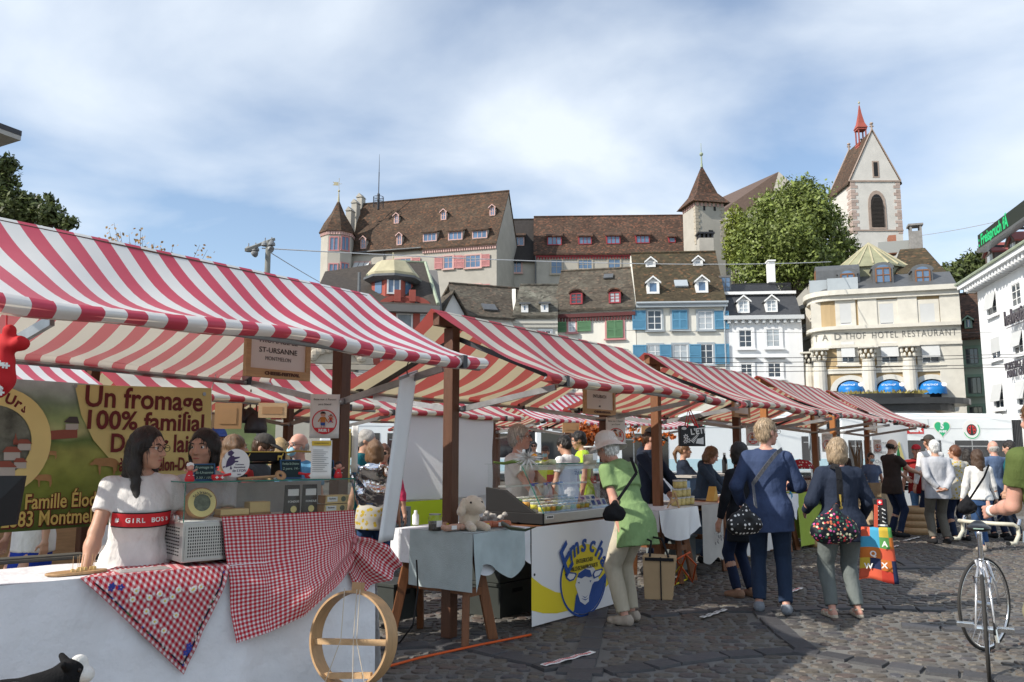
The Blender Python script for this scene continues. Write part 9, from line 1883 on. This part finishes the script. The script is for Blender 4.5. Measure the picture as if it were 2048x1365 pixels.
p=who('young woman vendor with long dark hair and glasses in white tee leaning on the counter',288,862,4.72,-148,top=TWH,legs=DENIML,hs='longer',hair=H_DK,fem=True,vox=.0075,glasses=BLK,hy=46,hp=4,lean=6,arms=[(-.42,.16,.86),(.30,.22,.88)],girth=1.06,skin=SKT,ex=1.0)
b=MB();T_=p['mid']
def band(u,v,z0,z1,o=.0):
 x=(u-.5)*.30;z=z0+(z1-z0)*v;TPk=p['TP'];zz_=z*p['k'];r1=np.interp(zz_,TPk[:,0],TPk[:,1])+.024;r2=np.interp(zz_,TPk[:,0],TPk[:,2])+.026+o;yo=np.interp(zz_,TPk[:,0],TPk[:,3]);return tuple(p['mid']+p['Rn']@np.array([-x,yo+r2*sqrt(max(1-(x/r1)**2,.05)),zz_-.36*p['k']]))
for m,z0,z1,o in((INK,.225,.32,0),(REDP,.233,.312,.002)):b=MB();b.grid(lambda u,v:band(u,v,z0,z1,o),24,4);b.build('shirt_print',m,p['root'],smooth=True)
for i,ch in enumerate('# GIRL BOSS'):
 if ch!=' ':u=.08+.084*i;q=V(band(u,.5,.27,.276,.006));q2=V(band(u+.02,.5,.27,.276,.006));text('shirt_lettering',ch,.037,PAPER,p['root'],textM(q,q2-q),world=False,bold=.001)
who('dark-haired woman vendor in grey top facing the camera over the chalkboard',412,868,5.05,172,top=TLG,legs=DENIMD,hs='bob',hair=H_DK,fem=True,vox=.0085,skin=SKT,arms=[(-.2,.25,.92),(.2,.25,.92)])
who('woman in royal blue skirt standing behind the cheese banner',78,880,6.6,150,top=TWH,skirt=TRB,hs='bun',fem=True,vox=.016)
who('person in blue cap behind the dark-haired vendor',436,862,8.6,-150,top=TBL,legs=DENIM,hat='cap',hatm=C('capblue',.05,.09,.28),vox=.016)
who('woman with wavy brown hair in red checked shirt seen from behind',468,876,7.2,-20,top=CHK,legs=DENIM,hs='long',hair=H_LB,fem=True,vox=.012,sleeve='long',hy=-40)
who('man in grey cap and dark shirt bending to the right',520,874,7.4,-95,top=C('slate',.06,.065,.07),legs=DENIMD,hat='cap',hatm=C('capgrey',.06,.055,.05),hp=18,vox=.012)
who('blonde woman between grey-capped man and masked man',560,882,8.3,20,top=PTA,legs=DENIM,hs='long',hair=H_BL,fem=True,vox=.014)
who('balding man with blue face mask and bright blue shirt',600,872,7.7,165,top=TLB,legs=DENIMD,hs='bald',hair=H_GR,mask=True,glasses=BLK,vox=.012,hy=-20,skin=SKP)
who('grey-haired man in teal shirt playing beyond the nearest post',728,864,9.4,-95,top=TTE,legs=DENIM,hs='short',hair=H_GR,vox=.013,hp=14,skin=SKT)
who('woman with auburn hair in patterned blouse behind the foil bag',750,886,8.5,15,top=YPT,legs=DENIM,hs='bob',hair=H_LB,fem=True,vox=.014)
who('woman in sunglasses and pink top near the white hanging banner',768,893,9.4,178,top=TPK,legs=DENIM,hs='short',hair=H_AU,fem=True,glasses='dark',vox=.013,sleeve='three')
who('person in jeans hidden behind the white cloth screen',868,880,12.2,170,top=TGY,legs=DENIM,vox=.016)
who('grey-haired woman vendor with glasses in white tee behind the dairy case',1036,855,8.15,-112,top=TWH,legs=DENIMD,hs='short',hair=H_GR,fem=True,glasses=BLK,vox=.009,hy=10,skin=SKP,girth=1.05,arms=[(-.1,.42,.98),(.22,.36,.98)])
p=who('dark-haired man with printed white tee seen from behind',1134,874,11.2,50,top=TWH,legs=DENIMD,hs='short',hair=H_DK,vox=.012,hp=25,skin=SKT)
for i,s_ in enumerate(('LEANS','TEAM')):text('shirt_lettering',s_,.07,INK,p['root'],textM(V(p['U'](.02,-.17,.36-.07*i)),V((-1,0,0))*-1),world=False,bold=.003)
who('young man in lime shirt looking down before the leaf garland',1163,866,11.8,95,top=TLM,legs=DENIMD,hs='short',hair=H_DK,vox=.012,hp=16,skin=SKT)
who('person with blue mask and cap in neon vest',1091,896,16,170,top=C('neon',.55,.75,.03),legs=DENIMD,hat='cap',hatm=C('capgrey2',.10,.10,.11),mask=True,vox=.016)
who('man in grey shirt and sunglasses far behind the dairy vendor',1068,886,22,175,top=PGY,legs=DENIMD,glasses='dark',vox=.018,hair=H_DK)
gp=person('elderly woman in green tunic and white bucket hat bending over the dairy case',tuple(PZ(1262,1248))[:2],1.66,40,top=TGN,legs=PBE,hs='short',hair=H_WH,hat='bucket',hatm=TWH,lean=20,hunch=14,hp=6,vox=.0085,sleeve='short',hem=-.24,baggy=1.1,girth=1.0,trw=1.2,shoe=SHOE_B,fem=True,arms=[(-.17,-.06,.80),(.27,.14,.80)],feet=((-.10,-.02),(.09,.07)),skin=SKP)
who('young man vendor in black cap and dark hoodie with printed apron',1297,859,10.2,-125,top=TNV,legs=DENIMD,hat='cap',hatm=CAPB,glasses=BLK,collar='hood',sleeve='long',apron=C('apronblack',.012,.013,.013),hp=22,vox=.009,skin=SKP,hair=H_BR,hy=12,arms=[(-.2,.36,.92),(.2,.38,.90)])
who('woman with ponytail and pale apron behind the hanging black bag',1366,890,12.6,-95,top=TNV,legs=DENIM,hs='pony',hair=H_LB,fem=True,sleeve='long',apron=PBE,vox=.011,arms=[(-.15,.35,1.05),(.12,.38,1.0)])
who('woman vendor in navy hoodie cutting cheese at the third stall',1404,893,11.3,-120,top=C('hoodie',.035,.055,.085),legs=DENIMD,hs='bob',hair=H_LB,fem=True,collar='hood',sleeve='long',hp=26,lean=10,vox=.0095,skin=SKP,arms=[(-.12,.48,.92),(.18,.46,.92)])
who('person in dark coat hidden behind the blue-jacketed woman',1478,890,8.6,30,top=C('coat',.012,.014,.018),legs=DENIMD,hs='bob',hair=H_DK,fem=True,sleeve='long',hem=-.3,vox=.012,shoe=C('shoetan',.30,.18,.12),feet=((-.1,0),(.1,-.02)))
bw=person('woman with short sandy grey hair in blue jacket and jeans seen from behind',tuple(PZ(1545,1226))[:2],1.735,-18,top=TBL,legs=C('jeansblue',.022,.038,.075),hs='short',hair=H_SB,fem=True,sleeve='long',hem=-.20,vox=.0085,glasses=BLK,hy=-48,shoe=SHOE_G,feet=((-.11,.02),(.12,-.06)),arms=[(-.24,.10,.95),(.20,.30,1.10)],girth=1.12,trw=1.12,skin=SKP)
nw=person('woman with brown bob in navy jacket and grey trousers seen from behind',tuple(PZ(1692,1235))[:2],1.555,2,top=C('navyjacket',.022,.030,.052),legs=PGY,hs='bob',hair=H_SB,fem=True,sleeve='long',hem=-.19,vox=.0085,bare=True,feet=((-.13,.0),(.12,.0)),arms=[(-.26,.22,1.0),(.28,.14,.92)],girth=1.24,trw=1.18,skin=SKP)
who('dark-haired person behind the fourth stall',1678,889,15.5,-60,top=TBK,legs=DENIMD,hs='short',hair=H_DK,vox=.014)
who('distant person with blue mask in blue top under the branches',1741,908,17,178,top=TCB,legs=DENIM,hair=H_DK,mask=True,vox=.018,fem=True)
who('balding vendor in dark shirt cooking at the farthest front-row stall',1780,881,14.6,-75,top=TBK,legs=DENIMD,hs='bald',hair=H_DK,glasses=BLK,hp=14,vox=.012,skin=SKT,arms=[(-.15,.42,1.02),(.15,.44,1.12)])
who('person in red cap beside the wooden tubs',1832,893,15.6,160,top=C('darkred',.25,.02,.02),legs=DENIML,hat='cap',hatm=C('capred',.50,.03,.04),vox=.015)
who('white-haired man in light grey jacket with hands clasped behind his back',1868,884,13.5,-4,top=TGY,legs=PTA,hs='short',hair=H_WH,sleeve='long',vox=.010,hy=-12,girth=1.08,trw=1.15,arms=[(-.05,-.16,.93,(-1,-.3,0),(.75,-.15,-.35)),(.06,-.18,.91,(1,-.3,0),(-.75,-.15,-.3))],collar='hood' if False else None)
who('man in grey cap and white shirt beyond the white-haired man',1858,874,15.2,8,top=TWH,legs=DENIMD,hat='cap',hatm=C('capgrey',.06,.055,.05),vox=.015,sleeve='long')
who('woman with brown hair in yellow patterned blouse',1910,894,13.9,6,top=YPT,legs=DENIMD,hs='short',hair=H_AU,fem=True,vox=.011,hy=30,sleeve='three',girth=1.1)
who('dark-haired woman half hidden between yellow blouse and blue shirt',1934,898,15.4,0,top=TWH,legs=PTA,hs='long',hair=H_DK,fem=True,vox=.016)
ww=who('woman with long dark hair in white top and jeans walking away',1954,906,12.6,-6,top=TWH,legs=DENIM,hs='long',hair=H_BR,fem=True,sleeve='long',vox=.010,feet=((-.09,-.16,.0),(.11,.18,.03)),hem=-.06,shoe=SHOE_B,hy=12,ex=1.02)
who('bald man in blue shirt with shoulder strap seen from behind',1986,885,14.4,4,top=TCB,legs=DENIMD,hs='bald',hair=H_GR,vox=.011,sleeve='long',skin=SKP)
who('dark-haired person in teal behind the cyclist',2022,884,14.0,40,top=TTE,legs=TNV,hair=H_DK,vox=.013,hp=14)
mk=P(1946,1042,5.42);cx,cy=2.06+1.38,5.35
cyc=person('man in olive tee and khaki trousers holding the bicycle saddle at right edge',(3.26,4.98),1.76,8,top=TOL,legs=PKH,hs='short',hair=H_LB,vox=.0085,sleeve='short',girth=1.08,skin=SKP,arms=[tuple((lambda q:(q.x*1.7/1.76,q.y*1.7/1.76,q.z*1.7/1.76))((Matrix.Translation(V((3.26,4.98,0)))@Matrix.Rotation(radians(8),4,'Z')).inverted()@(mk+V((.07,-.1,.07)))))+((-.2,-1,.2),None),(.32,.1,.85)],lean=8,roll=-4,baggy=1.08)
# ---------------------------------------------------------------- bags and straps carried by people
def strap(t,pts,w,m,nm='strap'):
 b=MB();P_=[V(p)for p in pts]
 for a,c in zip(P_,P_[1:]):b.beam(a,c,w,.006,(0,1,.2))
 return b.build(nm,m,t,world=True)
def soft(label,c,sz,m,rot,nm='shoulder_bag',noise=.006,vox=.007,R_=None):
 t=thing(nm,label,'bag',c,radians(rot));s=SDF();x,y,z=sz;s.cap((-x*.62,0,-z*.35),(x*.62,0,-z*.35),y,y,.03);s.ell((0,0,-z*.15),(x,y*.9,z*.72),None,.05);s.cap((0,0,z*.2),(x*.12,0,z*.8),y*.7,y*.3,.06);npmesh('bag',[s.mesh(vox,noise,40)],m,t);return t
w3=lambda pr,*q:pr['M']@V(pr['U'](*q));BGS=lambda pr,*q:pr['M']@V(pr['S'](*q))
DOTB=uvmat('polka_bag','dots',.5,per=26,r=.30,a=(.012,.012,.013,1),b=(.7,.68,.65,1),rnd=.25);FLOR=uvmat('floral_bag','floral',.6,per=38,r=.40,a=(.008,.010,.016,1),cols=[(.60,.03,.05,1),(.03,.12,.07,1),(.55,.10,.30,1),(.012,.012,.02,1),(.65,.60,.40,1),(.02,.10,.06,1),(.55,.16,.08,1)])
c=P(1488,1040,7.25);t=soft('black crossbody bag with white polka dots on the blue-jacketed woman',c,(.165,.055,.15),DOTB,20);q=w3(bw,.09,-.15,.49);strap(t,[c+V((.10,-.02,.11)),w3(bw,-.12,-.19,.22),w3(bw,.0,-.185,.38),q,w3(bw,.14,-.06,.53)],.035,mat('strap_grey',(.10,.10,.11),.7,.8,60))
c=P(1668,1050,6.85);t=soft('black handbag with bright flower print hanging at the navy-jacketed woman',c,(.19,.07,.18),FLOR,5);strap(t,[c+V((.02,.0,.14)),P(1681,1005,6.86),P(1679,960,6.88),P(1676,935,6.95),w3(nw,-.10,-.07,.535)],.05,BLK);b=MB();q=P(1682,1012,6.86)-c;b.tube([q,q+V((0,0,.09))],.010,8);b.lathe([(.012,-.004),(.018,0),(.012,.004)],12,q-V((0,0,.015)),Matrix.Rotation(pi/2,3,'X'));b.build('clasp',MATS['gold'],t)
c=P(1758,1162,6.95);t=thing('tote_bag','colourful patchwork tote bag with picture squares held by the navy-jacketed woman','bag',c,radians(-25));PAT=uvmat('patchwork','patch',.8,per=.088,cols=[(.55,.05,.03,1),(.60,.42,.05,1),(.06,.32,.50,1),(.55,.16,.03,1),(.02,.03,.08,1),(.10,.30,.08,1),(.60,.10,.05,1)]);h=P(1758,1055,6.95).z-c.z;b=MB()
for sg in(-1,1):b.grid(lambda u,v:((u-.5)*.30*(1-.25*v),sg*.05*sin(pi*u)*(1-.5*v)+.008*sin(u*9+v*6),h*v+.02*sin(u*5)*(1-v)),14,14,.30,h)
b.build('bag',PAT,t,smooth=True,solid=.003)
for s_,x,z in(('X',.05,.13),('W',-.07,.12),('Q',-.03,.22),('A',.06,.30)):text('tote_lettering',s_,.06,PAPER,t,Matrix.Translation(V((x,-.065,z))),world=False,bold=.002)
strap(t,[c+V((0,-.0,h)),P(1752,1010,6.98)],.03,MATS['patchwork'],'handle')
c=P(1762,1056,7.05);t=thing('souvenir_tote','black and white tote with red shield and white cross behind the patchwork bag','bag',c,radians(-20));b=MB();b.boxb(-.055,.055,-.02,.02,0,.24);b.build('bag',mat('tote_black',(.014,.014,.016),.7),t,bevel=.01);b=MB();b.boxb(-.05,.05,-.024,-.021,.015,.03)
for k in range(8):b.box(((-1)**k*.026,-.0225,.05+k*.017),(.03,.003,.008),Matrix.Rotation(.5*(-1)**k,3,'Y'))
b.build('tote_print',PAPER,t);b=MB();b.boxb(-.02,.02,-.026,-.022,.19,.232);b.m=1;b.boxb(-.013,.013,-.028,-.0262,.207,.215);b.boxb(-.004,.004,-.0281,-.0262,.198,.224);b.build('shield',[REDP,PAPER],t)
c=P(1318,1197,6.95);c.z=max(c.z,.10);t=thing('paper_carrier','large brown kraft carrier bag with black handles held by the woman in green','bag',c,radians(-14));KR=mat('kraft',(.34,.235,.13),.8,.12,6,.3,30);h=P(1318,1112,6.95).z-c.z;b=MB();b.prism([(-.11,-.08,0),(.11,-.08,0),(.15,-.09,h),(-.12,-.09,h+.01)],(0,.17,0));b.build('bag',KR,t,bevel=.008);b=MB();b.boxb(.02,.03,-.095,-.088,0,h);b.boxb(-.10,.13,-.1,-.091,h-.03,h-.005);b.build('trim',BLK,t);q=gp['M']@V(gp['wr'][1]+gp['hd'][1]*.07)-c
b=MB();b.tube([(-.06,-.09,h),(-.05,-.04,h+.12),Matrix.Rotation(radians(14),3,'Z')@q],.009,6);b.tube([(.09,-.09,h),(.04,-.04,h+.14),Matrix.Rotation(radians(14),3,'Z')@q],.009,6);b.build('handle',BLK,t)
c=w3(gp,-.16,-.10,.02);t=soft('small black shoulder bag at the hip of the woman in green',P(1228,1022,6.95),(.09,.04,.09),BLK,30);strap(t,[P(1236,1000,6.95),w3(gp,-.02,-.19,.30),w3(gp,.05,-.16,.48)],.025,BLK)
b=MB();wq=gp['wr'][1];d=gp['hd'][1];b.tube([wq-d*.045,wq+d*.05],[.037,.040],14);b.build('wrist_support',mat('brace_beige',(.55,.42,.30),.9,.1,20),gp['root'],smooth=True)
b=MB();e,q=cyc['wr'][0],cyc['hd'][0];b.tube([e-q*.02,e+q*.012],.034,14);b.build('wristband',PAPER,cyc['root'],smooth=True)
t=soft('black shoulder bag of the woman in white top',P(1934,1010,12.3),(.13,.05,.16),BLK,0,vox=.012);strap(t,[P(1940,998,12.35),P(1968,955,12.38),P(1978,930,12.5)],.03,BLK)
